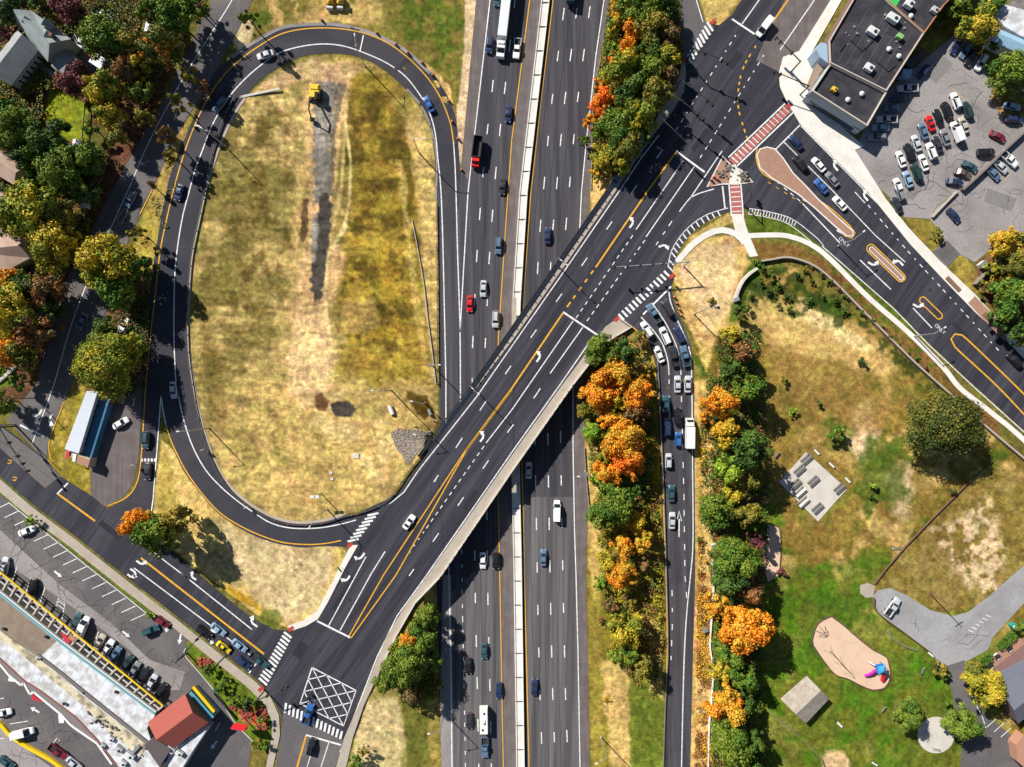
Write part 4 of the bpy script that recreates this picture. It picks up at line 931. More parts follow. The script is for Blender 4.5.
CATS = dict(sedan='car', hatchback='car', coupe='car', suv='SUV', minivan='minivan', pickup_truck='pickup truck', van='van', box_truck='truck')
def V(kind, col, x, y, ang, label, group, zf=zt):
    if kind not in MAST: MAST[kind] = mk(kind); register
    m_ = MAST[kind]
    return place(m_, col, x, y, ang, zf, label, CATS[kind], group)
H_ = HWF; U_ = UPF
g = 'vehicles heading down the left side of the highway'
V('suv','navy',489.7,46,97,'dark SUV in the outer lane left of the semi truck cab',g,H_)
V('sedan','teal',497.4,-1,97,'dark teal car cut by the top edge left of the semi trailer',g,H_)
V('pickup_truck','white',517,50,96,'white pickup truck in the semi truck shadow beside the yellow line',g,H_)
V('sedan','navy',508.5,115,96,'navy car alone in the inner lane above the red cab truck',g,H_)
V('sedan','dark',502.5,187,95,'dark car by the yellow line below the red cab truck',g,H_)
V('suv','steelb',498.5,246,94,'blue grey SUV by the yellow line above the silver pair',g,H_)
V('sedan','silver',483.5,289,93,'silver car in the middle lane just above the red car',g,H_)
V('sedan','red',470,304,92,'small red car in the outer lane just above the bridge',g,H_)
V('suv','silver',495.6,319.5,92,'silver SUV closest to the upper side of the bridge',g,H_)
V('sedan','white',483,560,90,'white car in the bridge shadow left of the dark SUV',g,H_)
V('suv','black',496,560,90,'black SUV in the bridge shadow beside the white car',g,H_)
V('sedan','teal',484.5,650,90,'dark teal car first in the sun below the bridge shadow',g,H_)
V('sedan','black',468.5,665,89,'black sedan in the second lane, below and left of the teal car',g,H_)
V('sedan','navy',499,689.5,89,'navy car by the yellow line above the camper',g,H_)
V('sedan','dark',469.5,720,89,'dark sedan left of the white camper trailer',g,H_)
V('pickup_truck','steelb',485,746,89,'blue grey pickup truck towing the white camper',g,H_)
g = 'vehicles heading up the right side of the highway'
V('sedan','navy',547.7,236,-87,'lone dark blue car on the right carriageway above the bridge',g,H_)
V('sedan','silver',528.7,470,-89,'silver car in the bridge shadow next to the median barrier',g,H_)
V('van','white',556.7,510,-89,'white van leaving the bridge shadow',g,H_)
V('sedan','steelb',543.2,557,-89,'dark blue car below the white van',g,H_)
V('sedan','navy',534.5,686,-88,'lone dark car near the median low on the right carriageway',g,H_)
V('box_truck','teal',571,-8,-84,'dark blue box truck cut off by the top edge of the highway',g,H_)
g = 'cars queueing on the exit ramp'
V('suv','white',646.3,329.5,-122,'white SUV first in the left queue at the ramp stop line',g)
V('sedan','white',658.5,354.5,-114,'white sedan second in the left queue on the ramp',g)
V('pickup_truck','steelb',653.2,313.5,-123,'steel blue pickup at the stop line of the middle lane',g)
V('minivan','white',664.5,336,-114,'white minivan behind the steel blue pickup, middle lane',g)
V('minivan','dark',667.3,308.5,-120,'long black minivan first in the right lane at the stop line',g)
V('suv','navy',678.8,335,-116,'navy SUV second in the right lane of the ramp',g)
V('pickup_truck','dark',673.2,356,-103,'dark pickup between the white minivan and the upper silver cars',g)
V('pickup_truck','steelb',684.5,356,-104,'blue pickup third in the right lane of the ramp',g)
V('sedan','silver',677,384,-91,'silver car, left one of a side by side pair on the ramp',g)
V('sedan','silver',687.2,384,-90,'silver car, right one of a side by side pair on the ramp',g)
V('suv','teal',665.6,404,-92,'dark teal SUV by the left ramp edge below the silver pair',g)
V('suv','black',677,416,-92,'black SUV centred on the ramp above the blue hatchback',g)
V('suv','navy',667,427,-92,'navy SUV in tree shade on the left lane of the ramp',g)
V('hatchback','blue',677.6,439,-91,'bright blue hatchback left of the white box truck',g)
V('box_truck','white',688.4,433,-90,'white box truck with ladder marks queueing on the ramp',g)
V('hatchback','silver',668,460.5,-90,'small silver hatchback below the gap in the ramp queue',g)
V('sedan','teal',671,493,-89,'dark car half in tree shade low on the ramp',g)
V('sedan','silver',671.6,520,-89,'silver car beside the ramp lane arrow, last in the queue',g)
g = 'vehicles on the bridge and big junction'
V('coupe','white',409.5,521.5,-55,'white coupe alone on the bridge beside the splitting yellow lines',g,U_)
V('sedan','steelb',617,178,-54,'grey blue car in deep tree shade at the bridge edge',g,U_)
V('van','white',763,29,127,'white van waiting at the upper stop line',g,U_)
V('pickup_truck','blue',309,712.5,-72,'blue pickup driving across the lower zebra crossing',g,U_)
V('suv','black',312,745,-76,'black SUV at the stop line below the lower zebra crossing',g,U_)
g = 'cars on the cross street approach'
V('sedan','navy',795,143,-131,'navy sedan first in the middle lane by the stop line',g,U_)
V('suv','black',799,164,-131,'black SUV at the round head of the brick median',g,U_)
V('sedan','white',817.5,165.5,-132,'white sedan in the middle lane right of the black SUV',g,U_)
V('sedan','grey',831,180,-130,'grey sedan close behind the white sedan',g,U_)
V('sedan','blue',820,187,-131,'blue sedan beside the brick median',g,U_)
V('sedan','white',838.5,204,-133,'white sedan beside the narrow tail of the brick median',g,U_)
V('suv','black',1012,360,-133,'black SUV in the tree shade at the right picture edge',g,U_)
g = 'cars on the loop ramp'
V('sedan','silver',266,56,160,'silver car at the top left bend of the loop ramp',g)
V('sedan','blue',428.8,105,-118,'blue car on the right bend of the loop ramp',g)
V('suv','steelb',221,106,128,'blue grey SUV in tree shade on the loop ramp',g)
V('sedan','navy',180.5,193,106,'navy car in tree shade on the left run of the loop ramp',g)
V('sedan','silver',174.5,390,84,'silver car in the lane beside the ramp split',g)
V('suv','teal',147.3,440,93,'dark teal SUV just above the short white dashes',g)
V('sedan','dark',149,471,92,'dark car just below the short white dashes',g)
g = 'vehicles on the side street'
V('suv','steelb',132,200,117,'blue grey SUV in shade pulling a small trailer',g)
V('sedan','steelb',84,322,118,'blue grey car parked in deep shade under the trees',g)
V('sedan','white',122,423,-30,'white car parked alone on the brown lot by the long silver roof',None,)
g = 'cars waiting on the lower left street'
V('suv','black',205,631,38,'black SUV in the kerb lane behind the yellow car',g,U_)
V('sedan','ltblue',219.5,628.5,38,'light blue car, first of two silver blue cars by the centre line',g,U_)
V('coupe','yellow',224.5,646.5,38,'bright yellow coupe in the kerb lane',g,U_)
V('sedan','ltblue',240.5,644.5,38,'light blue sedan right of the yellow coupe',g,U_)
V('sedan','navy',244.5,661.5,38,'navy sedan at the stop line in the kerb lane',g,U_)
V('pickup_truck','teal',260.5,659,38,'dark teal pickup leading at the end of the yellow line',g,U_)
g = 'cars parked in front of the shopping strip'
V('sedan','white',28.5,530.5,-22,'white sedan parked under the small tree by the verge',g,U_)
V('suv','silver',7,565,-82,'silver SUV parked at the left picture edge of the car park',g,U_)
V('suv','black',35,586.5,98,'black SUV between white bay lines on the left of the row',g,U_)
V('sedan','teal',78,620,-70,'dark teal car left of the long white van',g,U_)
V('van','white',85.5,625.5,-68,'long white van parked by the yellow canopy edge',g,U_)
for k, (c, x, y, kd, lb) in enumerate((('beige',101,641,'sedan','beige sedan right of the van across the hatched bay'),('white',110,646.5,'suv','white SUV next to the beige sedan'),('steelb',117,653.5,'suv','steel blue SUV, right end of the left trio of cars'),('green',129,662,'suv','dark green SUV right of the empty hatched bay'),('grey',136,668.5,'sedan','grey sedan between the green SUV and a black car'),('black',145.5,673.5,'sedan','black sedan between the grey and silver cars'),('silver',153,681,'sedan','silver sedan second from the right end of the strip row'),('black',162,689.5,'suv','black SUV at the right end of the strip row'))):
    V(kd, c, x, y, -60, lb, g, U_)
V('suv','teal',152,629,-22,'dark green SUV parked across from the strip, by the verge',g,U_)
V('hatchback','maroon',164,621,35,'dark red hatchback in the driveway mouth',g,U_)
g = 'vehicles behind the shopping strip'
V('sedan','white',5,711.5,-12,'white sedan behind the strip at the left picture edge',g,U_)
V('van','white',25.5,731,-14,'white van parked against the yellow kerb behind the strip',g,U_)
V('pickup_truck','maroon',60,750,35,'dark red pickup against the yellow kerb',g,U_)
V('sedan','silver',75.5,762,38,'silver car behind the dark red pickup',g,U_)
V('sedan','teal',8.5,761,35,'dark teal car in the alley at the lower left corner',g,U_)
V('pickup_truck','silver',891,606,-55,'silver pickup parked at the head of the park drive',None,U_)
g = 'cars parked beside the black roofed building'
for c, x, y, a_, kd, lb in (('navy',923,72,-48,'sedan','navy car highest beside the building, next to the ramped wall'),('silver',905.7,89.7,178,'pickup_truck','silver pickup parked with its nose to the dark building'),('navy',898.5,99,175,'sedan','dark blue car in shade below the silver pickup'),('steelb',891,109,178,'sedan','blue car in shade third below the silver pickup'),('silver',885,120.6,180,'pickup_truck','silver teal pickup with open bed by the building corner'),('ltblue',879.5,128.6,180,'sedan','pale blue sedan below the open bed pickup'),('grey',875.7,138,180,'suv','grey SUV lowest by the building corner'),
    ('navy',954.5,47.5,118,'sedan','navy car at the left of the group under the trees'),('steelb',964,52,125,'sedan','blue car in tree shade, second in its group'),('black',969,59,120,'suv','black SUV in tree shade beside the white SUV'),('white',979.5,64,122,'suv','white SUV under the tree edge'),('ltblue',1010.5,107.5,10,'sedan','pale blue sedan by the right picture edge'),('navy',1012,120.5,5,'suv','navy SUV below the pale blue sedan')):
    V(kd, c, x, y, a_, lb, g, U_)
g = 'cars parked in the middle of the right car park'
for c, x, y, kd, lb in (('white',954,102,'suv','white SUV at the top of the middle rows'),('green',965.5,111,'suv','dark green SUV right of the topmost white SUV'),('black',945,111.5,'minivan','long black minivan left of the topmost white SUV'),('black',936.8,118,'sedan','black sedan between the red car and the black minivan'),('red',929,124,'coupe','bright red coupe in the middle rows'),('steelb',921.7,132,'sedan','steel blue sedan left of the red coupe'),('silver',915,144,'sedan','silver sedan between steel blue and black cars'),('black',908,153,'minivan','black minivan right of the white sedan in the upper row'),('white',899.6,160,'sedan','white sedan at the lower left end of the upper row'),
    ('white',954.6,133,'van','big white van, largest in the middle rows'),('beige',962,126,'sedan','beige sedan right of the big white van'),('grey',943.7,138.5,'sedan','grey blue sedan left of the big white van'),('dark',936,145,'sedan','dark sedan between two light cars of the lower row'),('white',929.7,152,'suv','white SUV with dark roof rails in the lower row'),('white',922,163.4,'sedan','white sedan below and left of the white SUV'),('green',915,173,'minivan','dark green minivan below the black minivan'),('ltblue',906.5,180,'sedan','pale blue sedan near the street corner of the car park'),('white',897,187,'sedan','white sedan nearest the pavement')):
    V(kd, c, x, y, -110 if kd != 'van' else -110, lb, g, U_)
V('hatchback','grey',899,194.5,-110,'grey hatchback behind the white sedan nearest the pavement',g,U_)
V('sedan','dark',895.5,205.5,-118,'dark car at the car park edge by the grass corner',g,U_)
g = 'cars parked along the dividing wall'
for c, x, y, a_, kd, lb in (('maroon',996,137,28,'sedan','dark red sedan close to the dividing wall'),('black',984,153,-2,'minivan','black minivan parked square to the picture by the wall'),('teal',968,167,30,'sedan','dark teal sedan left of the wall'),('brown',961,174,18,'sedan','brown sedan between the teal and navy cars'),('navy',953,182.5,8,'sedan','navy sedan lowest of the three by the wall'),('white',1007,160,42,'pickup_truck','white pickup just right of the wall'),('silver',999,167.5,42,'sedan','silver sedan, middle of the trio right of the wall'),('steelb',991.5,174.5,44,'sedan','steel blue sedan, lowest of the trio right of the wall'),('navy',952,216,48,'sedan','navy sedan alone on the lower car park')):
    V(kd, c, x, y, a_, lb, g, U_)

# semi truck
t = empty('semi_truck', W(501, 52, .085), R(-96.5), 'white semi truck with a long pale trailer on the highway', 'truck')
mb = MB(); mb.box(.2, 2.4, -1.2, 1.2, .7, 1.9, .25, .15); mb.box(-1.9, .3, -1.22, 1.22, .9, 3.1, .12, .12); mb.box(.3, .7, -1.1, 1.1, 1.9, 2.6, .1, .1); mb.build('cab', flat('truck_white', (.8,.8,.8), .35), t)
MB().add(quadin((1.15,-1.05,1.9),(1.15,1.05,1.9),(.35,1.0,2.9),(.35,-1.0,2.9),.05,.02), [(0,1,2,3)]).build('windshield', M['glass'], t)
MB().box(-1.6,-.4,-.95,.95,3.1,3.5,.5,.1).build('roof_fairing', flat('truck_white', (.8,.8,.8)), t)
MB().box(-19.4, -2.7, -1.28, 1.28, 1.1, 4.1, .02, .02).build('trailer', flat('trailer_white', (.66,.68,.72), .5, .06), t)
MB().box(-4.6, 1.2, -.5, .5, .6, 1.1).build('chassis', M['darksteel'], t)
wheels(t, (-18, -16.8, -4.0, -2.9, 1.3), .5, 1.27, .45)
for s in (-1, 1): MB().tube([(-2.0, s*1.15, .9), (-2.0, s*1.15, 3.6)], .09, 6).build('exhaust_pipe', M['steel'], t)
# red cab dump truck
t = empty('dump_truck', W(477, 154, .085), R(-97), 'tipper truck with bright red cab and dark open bed', 'truck', None)
mb = MB(); mb.box(2.2, 4.2, -1.15, 1.15, .7, 1.9, .2, .1); mb.box(1.9, 3.0, -1.15, 1.15, 1.7, 2.8, .12, .12); mb.build('cab', flat('truck_red', (.65,.02,.015), .35), t)
MB().add(quadin((3.35,-1.0,1.9),(3.35,1.0,1.9),(2.95,.95,2.75),(2.95,-.95,2.75),.03,.02), [(0,1,2,3)]).build('windshield', M['glass'], t)
mb = MB(); mb.box(-4.4, 1.7, -1.25, -1.12, 1.1, 2.9); mb.box(-4.4, 1.7, 1.12, 1.25, 1.1, 2.9); mb.box(1.55, 1.7, -1.12, 1.12, 1.1, 3.0); mb.box(-4.4, -4.28, -1.12, 1.12, 1.1, 2.8); mb.box(-4.3, 1.6, -1.12, 1.12, 1.0, 1.3); mb.build('dump_bed', M['darksteel'], t)
MB().box(-4.2, 2.2, -.5, .5, .6, 1.0).build('chassis', M['darksteel'], t); wheels(t, (-3.2, -2.0, 3.1), .5, 1.2, .4)
# camper
t = empty('camper_trailer', W(484, 718, .085), R(-89), 'white travel trailer with roof vents behind the blue pickup', 'trailer')
MB().box(-3.9, 3.3, -1.2, 1.2, .5, 2.9, .12, .1).build('body', flat('camper_white', (.78,.76,.70), .5, .05), t)
MB().box(-3.95, 3.35, -1.225, -1.2, 1.2, 1.5).build('stripe', M['darksteel'], t)
for x, y in ((-2.6, .2), (.2, .3), (2.0, -.3)): MB().box(x-.3, x+.3, y-.25, y+.25, 2.9, 3.08, .05, .05).build('roof_vent', M['darksteel'], t)
MB().box(-.9, .1, -.45, .45, 2.9, 3.2, .1, .1).build('air_conditioner', M['white'], t)
wheels(t, (-.6, .3), .34, 1.18, .24); MB().tube([(3.3, .5, .5), (4.4, 0, .5), (3.3, -.5, .5)], .06, 5).build('drawbar', M['darksteel'], t)
# small trailer behind the shaded SUV
t = empty('utility_trailer', W(124.5, 215, zt(124.5, 215)+.08), R(-117+180), 'light A frame trailer in shade behind the blue SUV', 'trailer')
mb = MB(); mb.tube([(-2.6, -.8, .55), (.6, -.8, .55), (2.6, 0, .5), (.6, .8, .55), (-2.6, .8, .55)], .08, 5); mb.tube([(-2.5,-.8,.55),(-2.5,.8,.55)], .07, 5); mb.tube([(.5,-.8,.55),(.5,.8,.55)], .07, 5); mb.build('frame', M['steel'], t)
wheels(t, (-1.0,), .3, .98, .2)
# works vehicles between the streets
t = empty('flatbed_truck', W(121.5, 336, zt(121, 336)+.08), R(62), 'small flatbed truck with beige deck in the tree gap', 'truck')
MB().box(-3.6, 1.4, -1.05, 1.05, .8, 1.0).build('deck', flat('deck_beige', (.62,.54,.45)), t)
mb = MB(); mb.box(1.6, 3.6, -1.0, 1.0, .6, 1.4, .12, .06); mb.box(1.7, 2.8, -.95, .95, 1.4, 2.1, .15, .12); mb.build('cab', flat('truck_white', (.8,.8,.8)), t)
MB().add(quadin((3.1,-.9,1.4),(3.1,.9,1.4),(2.65,.8,2.05),(2.65,-.8,2.05),.05,.02), [(0,1,2,3)]).build('windshield', M['glass'], t); wheels(t, (-2.0, 2.6), .38, 1.0, .24)
t = empty('skid_loader', W(131, 321, zt(131, 321)+.08), R(50), 'small yellow and white loader beside the flatbed truck', 'loader')
mb = MB(); mb.box(-1.4, .9, -.6, .6, .4, 1.4, .1, .08); mb.build('body', flat('machine_yellow', (.75,.5,.03)), t); MB().box(-.6, .6, -.5, .5, 1.4, 2.1, .08, .06).build('cab', flat('truck_white', (.8,.8,.8)), t)
MB().box(1.4, 2.0, -.9, .9, .1, .7, .1, 0).build('bucket', M['darksteel'], t); mb = MB(); mb.tube([(-1.1,-.75,1.4),(.9,-.75,1.1),(1.5,-.75,.5)], .08, 5); mb.tube([(-1.1,.75,1.4),(.9,.75,1.1),(1.5,.75,.5)], .08, 5); mb.build('lift_arm', M['darksteel'], t); wheels(t, (-.8, .6), .38, .82, .24)
V('hatchback','maroon',123,312,100,'small pink red car under the trees above the flatbed',None)
V('sedan','silver',84,41,-70,'silver car on the drive beside the grey gabled church',None)
V('pickup_truck','dark',105,17,30,'dark pickup parked at the top of the church drive',None)
t = empty('box_trailer', W(103, 65, UP+.05), R(-30), 'white box trailer among trees beside the church drive', 'trailer'); t.rotation_euler.z = R(-35)
MB().box(-1.9, 1.9, -1.5, 1.5, .5, 2.6, .03, .03).build('box', flat('truck_white', (.8,.8,.8)), t); MB().box(-1.95,1.95,-1.53,1.53,2.3,2.4).build('trim', M['steel'], t); wheels(t, (0,), .35, 1.48, .25)
# excavator
t = empty('excavator', W(316, 96, zt(316, 96)+.03), R(-95), 'yellow excavator with folded arm on the gravel track', 'excavator')
for s in (-1, 1): MB().box(-2.0, 2.0, s*1.35-.35, s*1.35+.35, 0, .85, .3, 0).build('track', M['darksteel'], t)
MB().box(-.9,.9,-.9,.9,.5,1.0).build('turntable', M['darksteel'], t)
mb = MB(); mb.box(-2.6, 1.3, -1.4, 1.4, 1.0, 2.2, .15, .1); mb.build('house', flat('machine_yellow', (.75,.5,.03)), t)
MB().box(-.2, 1.5, .35, 1.4, 1.3, 2.9, .12, .1).build('cab', M['glass'], t); MB().box(-2.2,-1.0,-1.1,1.1,2.2,2.45).build('engine_cover', flat('machine_yellow', (.75,.5,.03)), t)
MB().tube([(1.2,-.2,1.8),(3.4,-.2,4.6),(5.6,-.2,4.4)], .3, 6, .22).build('boom', M['darksteel'], t); MB().tube([(5.6,-.2,4.6),(7.0,-.2,1.6)], .22, 6, .16).build('stick', M['darksteel'], t)
MB().box(6.4, 7.5, -.75, .45, .6, 1.6, .2, .05).build('bucket', M['darksteel'], t)
# machines at the top edge
for x, lb in ((331, 'white and yellow road roller, left of the pair at the top edge'), (341, 'white and yellow road roller, right of the pair at the top edge')):
    t = empty('road_roller', W(x, 4, zt(x, 4)+.05), R(-92), lb, 'roller', 'road rollers at the top edge')
    MB().box(-1.8, .8, -.85, .85, .7, 1.7, .15, .1).build('body', flat('machine_yellow', (.75,.5,.03)), t); MB().box(-1.4, .2, -.8, .8, 2.3, 2.45, .02, .02).build('canopy', flat('truck_white', (.8,.8,.8)), t)
    for a_, b_ in ((-1.2,-.7),(-1.2,.7),(.1,-.7),(.1,.7)): MB().tube([(a_, b_, 1.7), (a_, b_, 2.3)], .05, 5).build('post', M['darksteel'], t)
    MB().tube([(1.5,-.85,.65),(1.5,.85,.65)], .65, 14).build('drum', M['steel'], t); MB().tube([(-1.2,-.85,.6),(-1.2,.85,.6)], .6, 14).build('drum', M['black'], t)
# ------------------------------------------------------------------ trees and shrubs
def leafmat(name, c, c2, r2=.5):
    m = bpy.data.materials.new('leaves_'+name); m.use_nodes = True; n = m.node_tree; b = n.nodes['Principled BSDF']; b.inputs['Roughness'].default_value = .6; b.inputs['Specular IOR Level'].default_value = .25
    at = n.nodes.new('ShaderNodeAttribute'); at.attribute_name = 'leaf'
    sp = n.nodes.new('ShaderNodeSeparateColor'); n.links.new(at.outputs['Color'], sp.inputs[0])
    oi = n.nodes.new('ShaderNodeObjectInfo')
    ad = n.nodes.new('ShaderNodeMath'); ad.operation = 'MULTIPLY_ADD'; n.links.new(oi.outputs['Random'], ad.inputs[0]); ad.inputs[1].default_value = .5; n.links.new(sp.outputs[1], ad.inputs[2])
    mr = n.nodes.new('ShaderNodeMapRange'); mr.inputs[1].default_value = 1.05-r2; mr.inputs[2].default_value = 1.35-r2; n.links.new(ad.outputs[0], mr.inputs[0])
    mx = n.nodes.new('ShaderNodeMixRGB'); mx.inputs[1].default_value = (*c, 1); mx.inputs[2].default_value = (*c2, 1); n.links.new(mr.outputs[0], mx.inputs[0])
    vr = n.nodes.new('ShaderNodeMapRange'); vr.inputs[3].default_value = .45; vr.inputs[4].default_value = 2.1; n.links.new(sp.outputs[0], vr.inputs[0])
    vm = n.nodes.new('ShaderNodeVectorMath'); vm.operation = 'SCALE'; n.links.new(mx.outputs[0], vm.inputs[0]); n.links.new(vr.outputs[0], vm.inputs['Scale'])
    n.links.new(vm.outputs[0], b.inputs['Base Color']); return m
LM = dict(dk=leafmat('dark_green', (.030,.068,.012), (.060,.105,.014)), gr=leafmat('green', (.06,.13,.012), (.11,.15,.015)), br=leafmat('bright_green', (.13,.24,.02), (.19,.26,.02)),
    ol=leafmat('olive', (.12,.13,.018), (.20,.155,.02)), yg=leafmat('yellow_green', (.15,.19,.016), (.33,.25,.018)), ye=leafmat('yellow', (.42,.31,.02), (.48,.25,.02)),
    og=leafmat('orange', (.66,.22,.012), (.42,.24,.02), .42), do=leafmat('deep_orange', (.72,.15,.012), (.58,.22,.02), .4), ru=leafmat('rust', (.24,.10,.03), (.12,.085,.03)), pu=leafmat('purple', (.10,.028,.035), (.15,.05,.045)), bo=leafmat('oak', (.035,.060,.010), (.10,.095,.014), .5), mx=leafmat('mixed', (.11,.13,.022), (.48,.18,.02), .5))
LN = dict(dk='dark green', gr='green', br='bright green', ol='olive', yg='yellow green', ye='yellow', og='orange', do='deep orange', ru='rust brown', pu='purple leaved', bo='dark olive green', mx='half green, half orange')
def crown_mesh(Rr, seed, hgt, nleaf, ls, bare=0.0):
    """leaf sprays spread through clumps filling an uneven crown volume of radius Rr"""
    r = np.random.default_rng(seed); nc = max(9, int(20*(Rr/3.0)**1.5)); cl = []
    lob = r.random(5)*6.28; am = .05+.11*r.random(5)
    for k in range(nc*3):
        if len(cl) >= nc: break
        th = r.random()*6.28; f = math.sqrt(r.random()); ph = 1+sum(am[q]*math.cos((q+2)*th+lob[q]) for q in range(3))
        rad = Rr*.80*ph*f; top = math.sqrt(max(0, 1-(f*.92)**2)); z = hgt*(.38+.62*top*(.55+.45*r.random())) if r.random() < .8 else hgt*(.25+.3*r.random())
        cl.append((rad*math.cos(th), rad*math.sin(th), z, Rr*(.13+.27*r.random()**1.3)*(1.2-.45*f), r.random()))
    tot = sum(c[3]**2 for c in cl); V_ = []; F = []; A = []
    for cx, cy, cz, cr, tone in cl:
        n = int(nleaf*cr*cr/tot); d = r.normal(size=(n, 3)); d /= np.linalg.norm(d, axis=1)[:, None]; d[:, 2] = np.where(d[:, 2] < -.2, -d[:, 2]*.6, d[:, 2])
        rad = cr*(.62+.42*r.random(n)+.35*r.random(n)**6); P = np.stack([cx+d[:, 0]*rad, cy+d[:, 1]*rad, cz+d[:, 2]*rad*.8], 1)
        nn = d*1.15+r.normal(size=(n, 3))*.42; nn[:, 2] += .12; nn /= np.linalg.norm(nn, axis=1)[:, None]
        t1 = np.cross(nn, r.normal(size=(n, 3))); t1 /= np.linalg.norm(t1, axis=1)[:, None]; t2 = np.cross(nn, t1)
        s1 = (ls*(.6+.8*r.random(n)))[:, None]; s2 = (ls*(.35+.5*r.random(n)))[:, None]
        Q = np.stack([P-t1*s1, P+t2*s2, P+t1*s1, P-t2*s2], 1)
        b0 = len(V_)*4 if False else sum(len(v) for v in V_); V_.append(Q.reshape(-1, 3)); F.append(np.arange(n*4).reshape(n, 4)+b0)
        lv = r.random(n)*.7+tone*.3; hue = np.clip(tone+.12*r.normal(size=n), 0, 1); A.append(np.stack([np.repeat(lv, 4), np.repeat(hue, 4), np.zeros(n*4), np.ones(n*4)], 1))
    V_ = np.concatenate(V_); F = np.concatenate(F); A = np.concatenate(A)
    me = bpy.data.meshes.new('crown'); me.vertices.add(len(V_)); me.vertices.foreach_set('co', V_.ravel().astype(np.float32)); me.loops.add(F.size); me.loops.foreach_set('vertex_index', F.ravel().astype(np.int32))
    me.polygons.add(len(F)); me.polygons.foreach_set('loop_start', (np.arange(len(F))*4).astype(np.int32)); me.update(calc_edges=True)
    ca = me.color_attributes.new('leaf', 'FLOAT_COLOR', 'POINT'); ca.data.foreach_set('color', A.ravel().astype(np.float32)); me.materials.append(LM['gr'])
    return me
def trunk_mesh(Rr, hgt, seed, base=0.0):
    r = np.random.default_rng(seed); mb = MB(); tr = .10+.035*Rr
    mb.tube([(0,0,-.6),(.03*Rr,0,hgt*.3),(0,.03*Rr,hgt*.7)], tr, 7, tr*.45)
    for k in range(5):
        th = k*1.26+r.random(); mb.tube([(0,0,hgt*(.25+.05*k)), (Rr*.3*math.cos(th), Rr*.3*math.sin(th), hgt*(.5+.03*k)), (Rr*.62*math.cos(th+.2), Rr*.62*math.sin(th+.2), hgt*.68)], tr*.5, 5, tr*.15)
    me = bpy.data.meshes.new('trunk'); me.from_pydata([tuple(v) for v in mb.v], [], mb.f); me.materials.append(flat('bark', (.10,.075,.055), .9)); return me
PROT = []   # (radius, crown, trunk)
for i, (Rr, n, ls) in enumerate(((1.1,260,.20),(1.1,260,.20),(2.2,900,.26),(2.2,900,.26),(2.2,900,.26),(3.6,2300,.30),(3.6,2300,.30),(3.6,2300,.30),(3.6,2300,.30),(5.2,4800,.33),(5.2,4800,.33),(5.2,4800,.33),(7.2,9000,.36),(7.2,9000,.36),(10.5,26000,.32))):
    hg = {1.1:1.6, 2.2:4.2, 3.6:7.2, 5.2:9.5, 7.2:11.5, 10.5:13.0}[Rr]
    PROT.append((Rr, hg, crown_mesh(Rr, 40+i, hg, n, ls), trunk_mesh(Rr, hg, 70+i)))
tcount = 0
def tree(x, y, rp, kind, label, group, cat=None, hs=1.0, zf=None):
    """x, y = pixel of the crown centre, rp = crown radius in pixels"""
    global tcount; tcount += 1
    rm = rp*MPP*1.12; best = sorted(range(len(PROT)), key=lambda i: abs(math.log(PROT[i][0]/rm)))[:1][0]
    same = [i for i in range(len(PROT)) if PROT[i][0] == PROT[best][0]]; i = same[(tcount*7) % len(same)]
    Rr, hg, cm, tm = PROT[i]; s = rm/Rr; sz = s*hs; zb = (zf or zt)(x, y)
    p = W(x, y, zb+hg*sz*.6); sh = rm < 1.6; nm = 'shrub' if sh else 'tree'
    t = empty(nm, (p.x, p.y, zb), random.random()*6.28, label, cat or nm, group); t.scale = (s, s, sz)
    c = link(bpy.data.objects.new('crown' if not sh else 'foliage', cm)); c.parent = t; c.material_slots[0].link = 'OBJECT'; c.material_slots[0].material = LM[kind]
    k = link(bpy.data.objects.new('trunk' if not sh else 'stem', tm)); k.parent = t
    return t
SIZEW = lambda r: 'tiny' if r < 6 else 'small' if r < 10 else 'medium' if r < 14 else 'large' if r < 20 else 'very large'
def grove(data, group, where, hs=1.0, zf=None):
    seen = {}
    data = [d if len(d) > 4 else (*d, '') for d in data]
    for x, y, r, k, nt_ in data:
        lb = f"{SIZEW(r)} {LN[k]} tree "+(nt_ if nt_ else where)
        tree(x, y, r, k, lb, group, hs=hs, zf=zf)
A_ = 'trees among the yards on the left'
